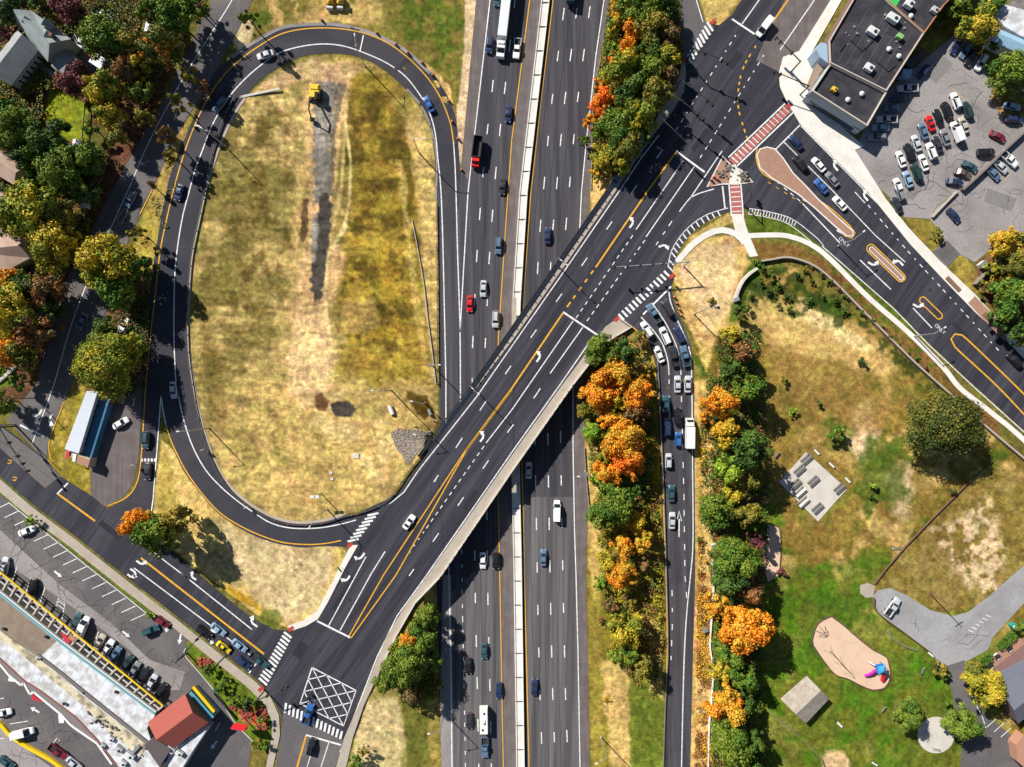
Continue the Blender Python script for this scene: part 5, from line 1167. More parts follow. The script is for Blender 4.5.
grove([(75,15,15,'pu','behind the grey gabled church'),(62,3,11,'pu','at the top edge left of the church drive'),(38,3,10,'dk','at the top edge above the church roof'),(12,12,14,'dk','in the top left corner'),(103,37,20,'gr','beside the silver car on the church drive'),
 (131,43,13,'ol','right of the dark pickup on the church drive'),(124,71,14,'ru','right of the white box trailer'),(103,90,17,'yg','below the white box trailer'),(74,81,15,'pu','between the church and its lawn'),(163,47,19,'mx','left of the side street near the top'),
 (176,18,18,'gr','overhanging the side street at the top'),(196,6,13,'gr','touching the top edge over the side street'),(150,12,12,'gr','right of the grey yard at the top'),(112,117,14,'yg','beside the small lawn'),(118,138,11,'ol','below the right corner of the small lawn'),
 (141,92,11,'gr','left of the side street, below the mixed one'),(92,128,8,'gr','at the right edge of the small lawn'),(3,34,10,'pu','at the left edge beside the church'),(4,108,11,'gr','at the left edge under the church'),(12,130,20,'gr','left of the small lawn'),
 (50,140,18,'dk','directly under the small lawn'),(62,172,21,'gr','above the blue tarpaulin'),(30,160,14,'dk','above the tan house roof'),(86,158,15,'gr','right of the bright crown above the tarpaulin'),(30,212,27,'yg','right of the tan house roofs'),(62,216,17,'ol','left of the blue tarpaulin'),
 (55,242,23,'yg','below the blue tarpaulin'),(108,262,25,'yg','where the side street bends'),(118,288,19,'gr','above the flatbed truck'),(94,276,11,'br','left of the street bend trees'),(10,278,11,'og','by the lower tan roof'),(27,288,15,'dk','under the lower tan roof'),
 (46,292,16,'ru','in the middle of the left yards'),(14,312,24,'yg','at the left edge mid way down'),(36,330,18,'ru','left of the shaded street'),(6,348,17,'og','at the left edge above the pale kerb wall'),(26,352,15,'ol','right of the left edge orange crown'),
 (106,326,11,'dk','left of the flatbed truck'),(107,364,29,'yg','above the long silver roof'),(131,350,15,'yg','against the loop ramp below the flatbed'),(20,382,9,'gr','above the lower left crossing'),(4,402,12,'gr','at the left edge above the street corner'),(50,312,12,'dk','between rust crowns over the street edge'),
 (88,196,12,'dk','right of the blue tarpaulin'),(146,118,10,'ol','in the verge by the side street'),(138,66,10,'yg','left of the mixed crown')], A_, 'in the left yards', 1.2)
grove([(192,76,9,'ol','between the side street and the loop ramp top'),(204,88,7,'ru','beside the ramp where it bends'),(178,104,9,'ol','between the street and ramp, second down'),(168,138,9,'ru','between the street and ramp, third down'),(172,158,8,'ol','nearest the ramp mid way down the verge'),(138,234,8,'ol','alone on the yellow verge'),(146,268,10,'dk','at the foot of the yellow verge'),(152,186,5,'ru','low on the verge by the yellow kerb'),(250,20,9,'gr','at the outer top bend of the loop')], 'trees on the verge between street and ramp', 'on the verge', 2.0)
B_ = 'trees in the strip right of the highway, above the bridge'
grove([(618,6,12,'ye'),(642,10,20,'gr'),(666,8,15,'dk'),(633,30,13,'og'),(652,32,17,'ol'),(616,27,10,'yg'),(668,36,12,'ru'),(628,50,12,'og'),(612,50,8,'br'),(650,52,14,'dk'),(613,59,6,'do'),(668,58,13,'yg'),(624,72,19,'yg'),(648,74,16,'gr'),(668,78,10,'ru'),(655,95,16,'ol'),(632,96,17,'dk'),(604,104,15,'do'),(597,84,6,'og'),(590,122,9,'og'),(640,118,17,'yg'),(616,130,20,'gr'),(584,141,6,'gr'),(625,148,16,'ol'),(604,158,14,'yg'),(620,164,11,'yg'),(598,172,8,'ye'),(640,140,9,'gr')][:0] or
 [(618,6,12,'ye','at the top edge beside the highway'),(642,10,20,'gr','at the top edge of the strip'),(666,8,15,'dk','at the top edge by the side road'),(633,30,13,'og','high in the strip, left of the olive one'),(652,32,17,'ol','high in the strip, centre'),(616,27,10,'yg','on the highway side, high in the strip'),(668,36,12,'ru','against the side road'),(628,50,12,'og','second orange one down the strip'),(612,50,8,'br','on the highway side above the red speck'),(650,52,14,'dk','below the olive one, high in the strip'),
 (613,59,6,'do','smallest fiery one beside the highway'),(668,58,13,'yg','near the upper zebra crossing'),(624,72,19,'yg','mid strip above the fiery crown'),(648,74,16,'gr','mid strip, centre'),(668,78,10,'ru','by the shaded pavement'),(655,95,16,'ol','next to the shaded pavement bend'),(632,96,17,'dk','right of the fiery crown'),(604,104,15,'do','fiery crown bulging over the highway shoulder'),(597,84,6,'og','just above the fiery crown'),(590,122,9,'og','just below the fiery crown'),
 (640,118,17,'yg','against the bridge pavement'),(616,130,20,'gr','low in the strip, centre'),(584,141,7,'gr','alone on the highway shoulder'),(625,148,16,'ol','low in the strip near the bridge'),(604,158,14,'yg','lowest on the highway side'),(620,166,10,'yg','by the bridge end'),(598,173,8,'ye','lowest of the strip by the highway'),(641,139,9,'gr','touching the bridge pavement')], B_, 'in the strip', 1.3)
C_ = 'trees between the highway and the exit ramp'
grove([(600,350,15,'gr','below the zebra corner of the bridge'),(624,352,13,'dk','right of the first one below the zebra corner'),(640,338,7,'ol','in the corner by the ramp stop line'),(614,374,17,'og','topmost orange one by the exit ramp'),(598,395,17,'og','beside the bridge shadow'),(637,393,15,'og','nearest the ramp, opposite the silver pair'),(644,374,8,'ye','on the ramp edge below the stop line'),(585,410,10,'ol','leaning over the bridge shadow'),(618,404,12,'yg','between two orange crowns'),(636,411,12,'ru','dull one beside the ramp queue'),
 (610,420,12,'og','small link between orange crowns'),(592,431,10,'br','on the highway edge by the shadow'),(622,440,20,'og','big one left of the white box truck'),(606,456,10,'yg','on the highway side mid way'),(629,462,16,'do','fieriest one of the middle strip'),(608,470,14,'og','left of the fieriest one'),(596,477,8,'br','small one at the highway edge'),(613,506,21,'gr','round one, widest of the middle strip'),(640,488,9,'dk','in shade beside the ramp'),(636,520,11,'ye','right of the round green one'),(642,540,11,'ye','next to the ramp below the round one'),
 (624,547,12,'og','below the round green one'),(608,560,10,'yg','on the highway side below the round one'),(622,574,14,'og','lower small orange one'),(600,582,8,'br','isolated at the highway verge'),(642,562,9,'ru','rusty filler by the ramp'),(612,604,8,'ru','thin one above the lower clump'),(625,630,16,'yg','upper one of the lower clump'),(630,654,12,'gr','middle of the lower clump'),(642,666,12,'ol','lowest of the lower clump'),(612,656,6,'br','bright one on the left of the lower clump'),(630,602,7,'ol','between shade patches by the ramp'),(650,395,6,'ru','thin one touching the ramp line')], C_, 'in the strip', 1.3)
D_ = 'trees in the belt between the exit ramp and the park'
grove([(740,312,8,'dk','below the curved wall end'),(730,336,10,'yg','first low one of the belt'),(742,352,13,'ru','bare looking one high in the belt'),(732,372,13,'dk','above the first orange one'),(720,404,16,'og','first orange one of the belt'),(746,388,15,'gr','right of the first orange one'),(706,418,7,'og','at the ramp side of the first orange one'),(726,430,15,'ye','below the first orange one'),(748,448,19,'dk','biggest dark one mid belt'),(730,470,13,'br','bright one mid belt'),(750,478,12,'ol','on the park side mid belt'),(714,510,16,'gr','by the ramp mid belt'),(746,512,13,'ol','casting shade toward the tables'),(734,494,10,'yg','small filler mid belt'),
 (724,538,11,'ru','dull one above the large green'),(736,558,20,'gr','above the lower orange ones'),(758,540,9,'pu','beside the tan clearing'),(728,578,16,'dk','left of the sand clearing'),(750,590,13,'ru','olive rust one above the biggest orange'),(716,606,12,'og','beside the pale silt fence'),(742,628,22,'og','biggest glowing one of the belt'),(732,652,13,'gr','below the biggest glowing one'),(742,676,14,'gr','lower belt, park side'),(720,668,11,'yg','lower belt, ramp side'),(726,706,17,'og','lowest orange one'),(744,700,10,'dk','right of the lowest orange one'),(732,742,20,'gr','at the bottom of the belt'),(752,742,13,'dk','bottom belt on the park side'),(718,728,8,'br','bright sprig at the bottom of the belt'),(745,768,14,'gr','cut by the bottom edge')], D_, 'in the belt', 1.55)
E_ = 'trees of the park and its drive'
grove([(944,424,33,'bo','dominating the park, beside the retaining wall'),(907,714,14,'gr','left of the round concrete plaza'),(960,722,17,'gr','right of the round concrete plaza'),(985,687,17,'yg','beside the slate roof house'),(973,671,10,'ol','at the fork of the park drive'),(1022,628,8,'gr','at the right edge above the patio')], E_, '', 1.0)
grove([(978,25,17,'yg','behind the parked cars at the top right'),(958,8,12,'gr','at the top edge by the dark building'),(1010,72,20,'gr','at the right edge over the parked cars'),(996,44,8,'dk','between the two trees over the car park'),(1003,242,14,'ye','at the end of the lower car park'),(1018,262,14,'ol','right edge, below the yellow one'),(1012,298,19,'gr','right edge beside the cross street'),(1003,318,12,'dk','overhanging the cross street pavement'),(1020,330,13,'dk','right edge over the black SUV'),(990,268,8,'yg','beside the grey fence'),(992,4,12,'gr','top edge right of the first tree')], 'trees around the right car parks', '', 1.0)
grove([(404,664,20,'gr','largest one under the bridge corner'),(420,640,14,'gr','close to the bridge parapet'),(427,616,11,'gr','topmost one below the bridge'),(408,640,10,'og','orange tinted one against the bridge'),(430,662,12,'gr','nearest the highway shadow'),(386,680,12,'gr','leftmost by the bridge pavement'),(412,690,12,'ru','reddish one at the clump foot'),(436,684,8,'ol','low one by the highway edge')], 'trees in the clump below the bridge', '', 1.1)
grove([(135,522,14,'og','left half of the corner pair by the approach street'),(160,534,19,'gr','middle of the corner group by the approach street'),(176,520,13,'ol','right of the corner group by the loop')], 'trees in the corner clump', '', 1.5)
def shrubs(data, group, cat='shrub'):
    for x, y, r, k, lb in data: tree(x, y, r, k, lb, group, cat)
shrubs([(208,670,6,'dk','dark rounded shrub beside the upper red flower bed'),(219,686,6,'dk','dark shrub below the upper red flower bed'),(226,680,5,'gr','green shrub at the verge middle'),(233,701,7,'gr','rounded green shrub above the lower flower bed'),(249,704,7,'dk','dark shrub beside the pylon sign lights'),(262,721,6,'gr','green shrub inside the lower flower bed'),(256,744,6,'ol','olive shrub at the foot of the mall verge'),(267,745,5,'gr','green shrub near the lower pavement bend'),(150,616,5,'br','bright little shrub at the verge by the parked SUV'),(30,521,6,'br','small bright tree shading the white sedan')], 'shrubs on the mall verge')
shrubs([(938,668,8,'ol','olive bush at the fork of the drive'),(945,673,6,'dk','dark bush at the drive fork'),(938,233,6,'ol','olive shrub in the car park corner'),(983,287,7,'ol','olive shrub by the grey fence'),(792,411,5,'br','bright yellow green sapling by the table pad'),(873,484,5,'br','bright sapling in the middle of the park'),(872,497,4,'dk','dark shrub next to the bright sapling'),(820,403,4,'dk','tiny dark shrub north of the table pad'),(862,362,5,'dk','dark shrub on the sandy knoll slope'),(836,434,9,'gr','wide green shrub in the park grass'),(785,380,5,'ol','olive shrub on the knoll foot'),(953,432+60,4,'dk','small shrub by the wooden fence'),(781,571,5,'pu','purple bush at the sand clearing edge')], 'shrubs of the park')
shrubs([(355,762,8,'gr','green bush at the bottom edge by the pavement'),(362,752,6,'ol','olive bush at the foot of the pavement'),(420,712,5,'ol','olive bush in the lower meadow')], 'bushes at the lower edge')
rr_ = random.Random(3); sb = []
for k in range(14):
    t_ = k/13; a = lerp((812,262),(925,362), t_); sb.append((a[0]+rr_.uniform(-2,2), a[1]+rr_.uniform(-2,2)+4, rr_.uniform(2.2,3.6), rr_.choice(['ru','gr','ol']), 'young shrub in the planted row between path and wall'))
shrubs(sb, 'young shrubs planted between path and wall')
sb = []
for x, y in ((758,262),(764,268),(772,274),(779,285),(786,296),(797,276),(806,270),(812,282),(808,300),(822,296),(770,292),(778,305),(790,310),(836,300),(844,310),(760,282),(752,296),(748,308)): sb.append((x, y, rr_.uniform(3.2,5.2), rr_.choice(['dk','gr','dk','ol']), 'dark shrub growing loose on the knoll inside the wall'))
shrubs(sb, 'loose shrubs on the knoll')
sb = []
for x, y in ((655,368),(646,356),(660,240),(712,300),(702,470),(700,540),(706,560),(712,450),(600,620),(606,700),(650,610),(660,500),(654,520),(651,440),(652,470)): 
    if x != 660 or y != 240: sb.append((x, y, rr_.uniform(2.5,4.5), rr_.choice(['ru','ol','ye']), 'scrubby dry bush on the verge of the exit ramp'))
shrubs(sb, 'dry bushes on the ramp verges')
# ------------------------------------------------------------------ buildings
def PX(poly, z): return [tuple(W(x, y, z)[:2]) for x, y in poly]
def slab(poly, z0, z1, name, m, parent, at=None):
    mb = MB(); mb.prism(PX(poly, at if at is not None else z1), z0, z1, True); return mb.build(name, m, parent)
def parapet(poly, z, h, w, name, m, parent):
    P = PX(poly, z); mb = MB(); c = Vector((sum(p[0] for p in P)/len(P), sum(p[1] for p in P)/len(P)))
    n = len(P); ar = sum(P[i][0]*P[(i+1) % n][1]-P[(i+1) % n][0]*P[i][1] for i in range(n)); sgn = 1 if ar > 0 else -1
    I = []
    for i in range(n):
        a = Vector(P[i-1]); b = Vector(P[i]); c_ = Vector(P[(i+1) % n]); d1 = (b-a).normalized(); d2 = (c_-b).normalized()
        n1 = Vector((-d1.y, d1.x))*sgn; n2 = Vector((-d2.y, d2.x))*sgn; q = (n1+n2).normalized(); k = w/max(.35, q.dot(n1)); I.append(b+q*k)
    V_ = [(p[0], p[1], z) for p in P]+[(p[0], p[1], z+h) for p in P]+[(p.x, p.y, z+h) for p in I]+[(p.x, p.y, z) for p in I]
    fs = []
    for i in range(n):
        j = (i+1) % n; fs += [(i, j, n+j, n+i), (n+i, n+j, 2*n+j, 2*n+i), (2*n+i, 2*n+j, 3*n+j, 3*n+i)]
    mb.add(V_, fs); return mb.build(name, m, parent)
def gable(c4, ze, zr, over=0.0, half=None):
    """c4: four eave corners (pixels at eave level), ridge runs parallel to edge 0-1; returns walls mb, roof mb"""
    P = [Vector((*p, 0)) for p in PX(c4, ze)]
    r0 = (P[0]+P[3])/2; r1 = (P[1]+P[2])/2; t = .22
    rf = MB(); up = Vector((0, 0, 1))
    A = [p+up*ze for p in P]; r0z = r0+up*zr; r1z = r1+up*zr
    rf.add([A[0], A[1], r1z, r0z, A[2], A[3]]+[v-up*t for v in (A[0], A[1], r1z, r0z, A[2], A[3])],
           [(0,1,2,3),(3,2,4,5),(6,9,8,7),(9,11,10,8),(0,6,7,1),(5,4,10,11),(0,3,9,6),(3,5,11,9),(1,7,8,2),(2,8,10,4)])
    wl_ = MB(); ins = [p+( (sum(P, Vector())/4)-p).normalized()*.45 for p in P]
    zb = UP; i0 = (ins[0]+ins[3])/2; i1 = (ins[1]+ins[2])/2; zz = zr-.35
    vs = [p+up*zb for p in ins]+[p+up*(ze-.12) for p in ins]+[i0+up*zz, i1+up*zz]
    wl_.add(vs, [(0,1,5,4),(2,3,7,6),(1,2,6,9,5),(3,0,4,8,7)])
    return wl_, rf, ins
def wins(parent, a, b, z0, z1, n, wd_, m, out=.05, name='window', f0=.1, f1=.9):
    a = Vector(a[:2]); b = Vector(b[:2]); d = (b-a).normalized(); q = Vector((d.y, -d.x))
    for k in range(n):
        t = f0+(f1-f0)*(k+.5)/n; p = a.lerp(b, t)
        mb = MB(); s = p-d*wd_/2; e = p+d*wd_/2
        mb.prism([tuple(s-q*out), tuple(e-q*out), tuple(e+q*out), tuple(s+q*out)], z0, z1, True); mb.build(name, m, parent)
roofblk = flat('roof_black', (.030,.029,.036), .9, .3, second=(.055,.052,.060), secscale=.35, secamt=.8)
roofgry = flat('roof_grey_shingle', (.30,.31,.31), .9, .15, second=(.20,.205,.21), secscale=.4, secamt=.5)
roofteal = flat('roof_pale_slate', (.33,.37,.36), .85, .12, second=(.22,.25,.25), secscale=.4, secamt=.5)
roofwht = flat('roof_white', (.66,.68,.72), .7, .14, second=(.36,.33,.30), secscale=.45, secamt=.75)
roofcream = flat('roof_stained', (.62,.55,.38), .85, .25, second=(.20,.16,.11), secscale=.40, secamt=.85)
roofbrn = flat('roof_gravel', (.26,.20,.15), .95, .15, second=(.17,.13,.10), secscale=.3, secamt=.6)
roofred = flat('roof_red_tile', (.34,.085,.065), .8, .12)
roofredd = flat('roof_red_dark', (.36,.085,.06), .8, .12)
rooftan = flat('roof_tan_shingle', (.46,.33,.26), .9, .1, second=(.30,.20,.15), secscale=.3, secamt=.5)
wallb = flat('wall_brick', (.17,.10,.09), .9, .15)
wallc = flat('wall_cream', (.55,.50,.42), .85, .08)
wallg = flat('wall_grey', (.36,.36,.36), .85, .08)
wallw = flat('wall_white', (.72,.72,.70), .8, .05)
tealp = flat('fascia_teal', (.16,.36,.40), .5, .06)
yelp = flat('canopy_yellow', (.78,.52,.015), .5, .06)
cope = flat('coping_tan', (.50,.42,.36), .8, .1)
glassb = flat('window_glass', (.03,.045,.06), .15, .05, spec=.6)
def unit(parent_lb, x, y, z, ang, L, Wd, H, m=None, fan=True):
    L *= .68; Wd *= .72; H *= .8
    """roof top machine, a thing of its own standing on the roof"""
    t = empty('air_handler', W(x, y, z), R(-ang), parent_lb, 'air handler', None)
    MB().box(-L/2, L/2, -Wd/2, Wd/2, .15, H, .04, .04).build('casing', m or flat('unit_white', (.60,.62,.62), .6), t)
    MB().box(-L/2-.05, L/2+.05, -Wd/2-.05, Wd/2+.05, 0, .15).build('curb', M['darksteel'], t)
    if fan:
        mb = MB(); r = min(L, Wd)*.26; mb.tube([(L*.2, 0, H), (L*.2, 0, H+.12)], r, 12); mb.build('fan', M['darksteel'], t)
    return t
# --- flat black roofed block, upper right
z1 = UP+6.5
b = empty('commercial_building', W(870, 50, UP), 0, 'large brick block with flat black roofs beside the right car park', 'building'); b.location = (0, 0, 0)
R1 = [(828,42),(857,-6),(864,-30),(960,22),(923,35),(885.5,92),(829,64)]
R1 = [(828,42),(857,-8),(866,-22),(879,-4),(923,34),(885.5,92),(829,64)]
R2 = [(829,65),(885.5,93),(866,127),(811,92)]
R3 = [(879,-5),(866,-22),(960,-60),(985,-35),(943,6),(923.5,34)]
slab(R1, UP, z1, 'wall', wallb, b); slab(R1, z1, z1+.04, 'roof', roofblk, b); parapet(R1, z1, .7, .28, 'parapet', cope, b)
slab(R2, UP, z1-.5, 'wall', flat('wall_bluegrey', (.30,.36,.42), .7), b, z1-.5); slab(R2, z1-.5, z1-.46, 'roof', roofblk, b); parapet(R2, z1-.5, .8, .28, 'parapet', wallc, b)
slab(R3, UP, z1+.3, 'wall', wallb, b, z1+.3); slab(R3, z1+.3, z1+.34, 'roof', roofblk, b); parapet(R3, z1+.3, .6, .22, 'parapet', flat('brick_orange', (.45,.2,.1)), b)
slab([(816,49),(821,42),(833,46),(828,56),(829,64),(820,57)], UP, z1-.6, 'corner_tower', flat('panel_blue', (.30,.42,.55), .4), b)
slab([(806,95),(811,91),(866,126),(862,131)], UP+3.0, UP+3.5, 'awning', flat('awning_dark', (.07,.06,.06)), b)
slab([(820,60),(814,68),(806,88),(811,90),(818,76),(826,66)], UP+3.0, UP+3.4, 'awning', flat('awning_brown', (.30,.22,.16)), b)
slab([(905,62),(912,68),(927,54),(925,50)], UP, UP+3, 'loading_canopy', flat('awning_dark', (.07,.06,.06)), b)
slab([(903,69),(913,69),(910,78),(902,75)], UP, UP+2.6, 'blue_shed', flat('panel_blue', (.30,.42,.55)), b)
sm = MB()
for k in range(6):
    a_ = W(*lerp((833,40),(882,80), k/6), z1+.05); a0 = lerp((836,34),(886,84), (k+.3)/6); 
    p0 = lerp((835,60),(884,88), (k+.4)/6.5); p1 = (p0[0]+36, p0[1]-62) if k < 4 else (p0[0]+28, p0[1]-48)
    P = W(*p0, z1+.05); Q = W(*lerp(p0, p1, .86), z1+.05); sm.bar(P, Q, .07, z1+.045, z1+.06)
sm.build('roof_seam', flat('seam_light', (.16,.15,.16)), b)
pa, pb = W(811,92,z1-.5), W(866,127,z1-.5); wins(b, pa, pb, UP+.6, UP+2.6, 6, 2.4, glassb)
for k, (x, y, L, Wd, H, lb, mm) in enumerate(((891,20,4.6,2.6,2.0,'long white air handler near the green roof patch',None),(871,33,4.2,2.6,1.8,'white air handler in the middle of the black roof',None),(867.5,69,3.4,2.6,1.6,'square pale air handler near the low roof edge',None),(898,38,2.4,1.8,1.6,'green roof unit beside the long white one',flat('unit_green', (.22,.42,.15))),(833,90.5,2.2,1.6,1.4,'yellow roof unit on the small lower roof',flat('unit_yellow', (.75,.45,.04))),(907,6,3.2,2.6,2.0,'white rooftop unit near the upper edge of the third roof',None),(933,11.5,2.6,2.0,1.5,'grey rooftop unit at the corner of the third roof',flat('unit_grey', (.45,.45,.46))))):
    unit(lb, x, y, (z1 if k < 4 else z1-.48 if k == 4 else z1+.34)+.02, 32, L, Wd, H, mm, k != 3)
for x, y, z, lb in ((888,50,z1,'round dark roof vent near the middle of the black roof'),(898,57,z1,'round pale roof vent by the car park side roof edge'),(847,100.5,z1-.5,'white dome vent, lower of two on the small roof'),(861,94.5,z1-.5,'white dome vent, upper of two on the small roof'),(910,17,z1+.3,'small white dome on the third roof')):
    t = empty('roof_vent', W(x, y, z+.04), 0, lb, 'roof vent'); MB().tube([(0,0,0),(0,0,.6)], .45, 10).build('pipe', M['steel'], t); MB().tube([(0,0,.6),(0,0,.85),(0,0,1.0)], .72, 12, .15).build('cap', flat('unit_white', (.72,.73,.72)), t)
t = drape([(883,-1),(893,-5),(900,0),(895,8),(889,5)], z1+.42-UP, UPF, name='roof_tarp', mat=flat('tarp_green', (.05,.42,.09)), cut=False); tag(t, 'bright green tarpaulin lying on the upper black roof', 'tarpaulin')

# --- shopping strip, lower left
b = link(bpy.data.objects.new('shopping_strip', None)); tag(b, 'long white roofed shopping strip with a red gabled end', 'building')
zs = UP+4.6
FR = lambda t: lerp((-40,562),(155,715), t)
slab([(-40,564),(57,641),(39,657),(-40,603)], UP, zs, 'wall', wallc, b); slab([(-40,564),(57,641),(39,657),(-40,603)], zs, zs+.05, 'gravel_roof', roofbrn, b)
slab([(57,641),(155,715),(147,728),(152,744),(39,657.5)], UP, zs+.1, 'wall', wallc, b); slab([(57.3,641),(155,715),(147,728),(152,744),(39.3,657.5)], zs+.1, zs+.15, 'white_roof', roofwht, b)
BK = [(-40,603),(39,658),(60,675),(90,700),(118,722),(150,745),(170,790),(140,790),(116,764),(97,739),(75,716),(40,690),(25,681),(0,658),(-40,622)]
slab(BK, UP, zs-.2, 'wall', wallc, b)
slab(BK, zs-.2, zs-.15, 'white_roof', roofwht, b)
mb = MB(); P = PX([(-40,622),(0,658),(25,681),(40,690),(75,716),(97,739),(116,764)], zs-.15)
for p, q in zip(P, P[1:]): mb.bar(p, q, .35, zs-.5, zs+.1)
mb.build('roof_edge', flat('edge_redbrown', (.25,.10,.08)), b)
slab([(-40,606),(0,630.5),(39,659),(60,676.5),(90,702),(120,725),(148,746),(140,756),(112,735),(88,710),(54,682),(22,655),(-40,611)], zs-.15, zs-.08, 'stained_roof', roofcream, b)
slab([(38,658),(40,655.5),(62,672.5),(92,697),(151,744),(149,746.5),(90,700),(60,675)], zs+.15, zs+.6, 'ridge_wall', flat('ridge_dark', (.16,.14,.13)), b)
# back canopy and its white fascia
slab([(-40,622),(0,658),(25,681),(40,690),(75,716),(97,739),(92,740),(75,728),(70,724),(62,715),(34,692),(30,694),(24,684),(21,685),(9,675),(0,664),(-40,628)], zs-1.0, zs-.75, 'back_canopy', flat('canopy_grey', (.20,.18,.18)), b)
mb = MB(); P = PX([(-40,628),(0,664),(9,675),(21,685),(24,683),(30,694),(34,692),(62,715),(70,724),(75,728),(91,739),(97,743),(112,764)], zs-.7)
for p, q in zip(P, P[1:]): mb.bar(p, q, .55, zs-1.2, zs-.55)
mb.build('white_fascia', wallw, b)
slab([(58,715),(64,716),(64,723),(59,723)], UP+2.4, UP+3.2, 'door_hood', wallw, b); slab([(9,676),(15,678),(14,682),(8,681)], UP+2.4, UP+3.2, 'door_hood', wallw, b); slab([(31,693),(36,697),(43,702),(32,700)], UP+2.4, UP+2.7, 'red_hood', flat('hood_red', (.5,.03,.05)), b)
# teal edge, open rafters, yellow canopy edge
mb = MB(); P = PX([(-40,562),(57,640),(155,714)], zs+.2)
for p, q in zip(P, P[1:]): mb.bar(p, q, .5, zs-.6, zs+.35)
mb.build('teal_fascia', tealp, b)
mb = MB(); P = PX([(-40,561),(57,639),(155,713)], zs+.2)
for p, q in zip(P, P[1:]): mb.bar((p[0]+.28, p[1]+.3), (q[0]+.28, q[1]+.3), .3, zs-.2, zs+.42)
mb.build('white_trim', wallw, b)
mb = MB()
for k in range(26):
    t_ = k/25; a_ = W(*lerp((-37,562),(155,712), t_), zs-.5); c_ = W(*lerp((-30,548),(163,706), t_), zs-.5); mb.bar(a_, c_, .42, zs-.8, zs-.45)
mb.build('rafters', cope, b)
mb = MB(); 
for off_ in (0, 5.2): a_ = W(-33+off_*.3, 556-off_, zs-.5); c_ = W(158+off_*.3, 709-off_, zs-.5); mb.bar(a_, c_, .35, zs-1.1, zs-.82)
mb.build('rafter_beam', flat('beam_pale', (.5,.5,.47)), b)
mb = MB(); a_ = W(-30,547,zs-.5); c_ = W(163,705.5,zs-.5); mb.bar(a_, c_, .38, zs-.6, zs-.3); mb.build('yellow_canopy_edge', yelp, b)
mb = MB()
for k in range(14): p = W(*lerp((-30,547),(163,705.5), k/13), UP); mb.box(p.x-.15, p.x+.15, p.y-.15, p.y+.15, UP, zs-.9)
mb.build('columns', M['concrete_t'], b)
slab([(60,632),(66,635),(71,642),(66,643)], zs-.44, zs-.30, 'red_panel', flat('hood_red', (.5,.03,.05)), b); slab([(70,634),(76,638),(73,642),(68,638)], zs-.44, zs-.32, 'orange_panel', flat('brick_orange', (.45,.2,.1)), b)
# red gabled end
gw, gr_, ins = gable([(147.5,722.5),(185,694),(209,723),(187,739.5)][:4], UP+6.2, UP+8.2)
gw, gr_, ins = gable([(147.5,722.5),(185,694),(208.5,722.5),(174,748)], UP+6.0, UP+8.4)
gw.build('gable_wall', wallb, b); gr_.build('red_roof', roofred, b)
slab([(186,697),(191,691),(214,717),(209,722)], UP, UP+4.2, 'glass_front', flat('glass_teal', (.10,.32,.40), .2), b)
mb = MB(); a_ = W(193,687,UP+5); c_ = W(214,712,UP+5); mb.bar(a_, c_, .8, UP+4.2, UP+5.0); mb.build('yellow_sign_beam', yelp, b)
slab([(144,745),(153,738),(171,749),(162,763),(160,768)], UP, UP+6.2, 'roof_box', flat('box_brown', (.10,.085,.085)), b)
for k, (x, y, L, Wd, H, lb) in enumerate(((112,738,2.4,1.6,1.0,'small rusty air unit at the messy roof corner'),(120,748,3.0,2.0,1.3,'grey air unit left of the blue shaded duct'),(131,754,4.0,2.0,1.5,'large white air unit nearest the brown roof box'),(104,745,1.8,1.4,1.0,'small white air unit furthest from the red roof'),(124,762,2.6,1.8,1.2,'white air unit at the bottom edge of the strip roof'),(172,748,3.4,2.2,1.3,'white air unit just under the red gable'),(180,752,3.0,1.8,1.2,'grey air unit at the foot of the red gable'),(40,657,2.0,1.4,1.2,'white hatch box on the corner of the gravel roof'))):
    unit(lb, x, y, zs-.1 if k < 5 else (UP+5 if k < 7 else zs+.1), 38, L, Wd, H, None if k % 2 == 0 else flat('unit_grey', (.45,.45,.46)))
slab([(171,742),(187,740),(200,727),(206,731),(192,752),(178,775),(165,770)], UP, UP+4.9, 'kitchen_roof', roofwht, b)
slab([(126,757),(138,745),(140,747),(128,760)], zs-.15, zs+.5, 'roof_duct', M['steel'], b)
for x, y, lb in ((47,636,'teal round vent on the gravel roof'),(5,628,'small dark vent on the gravel roof'),(65,703,'dark pipe cluster on the lower white roof'),(85,692,'thin vent on the upper white roof, left one'),(117,691,'thin vent at the teal fascia'),(98,720,'dark vent near the messy corner')):
    t = empty('roof_vent', W(x, y, zs), 0, lb, 'roof vent'); MB().tube([(0,0,-.2),(0,0,.5)], .3, 8).build('pipe', M['steel'], t); MB().tube([(0,0,.5),(0,0,.7)], .5, 10, .3).build('cap', M['darksteel'], t)

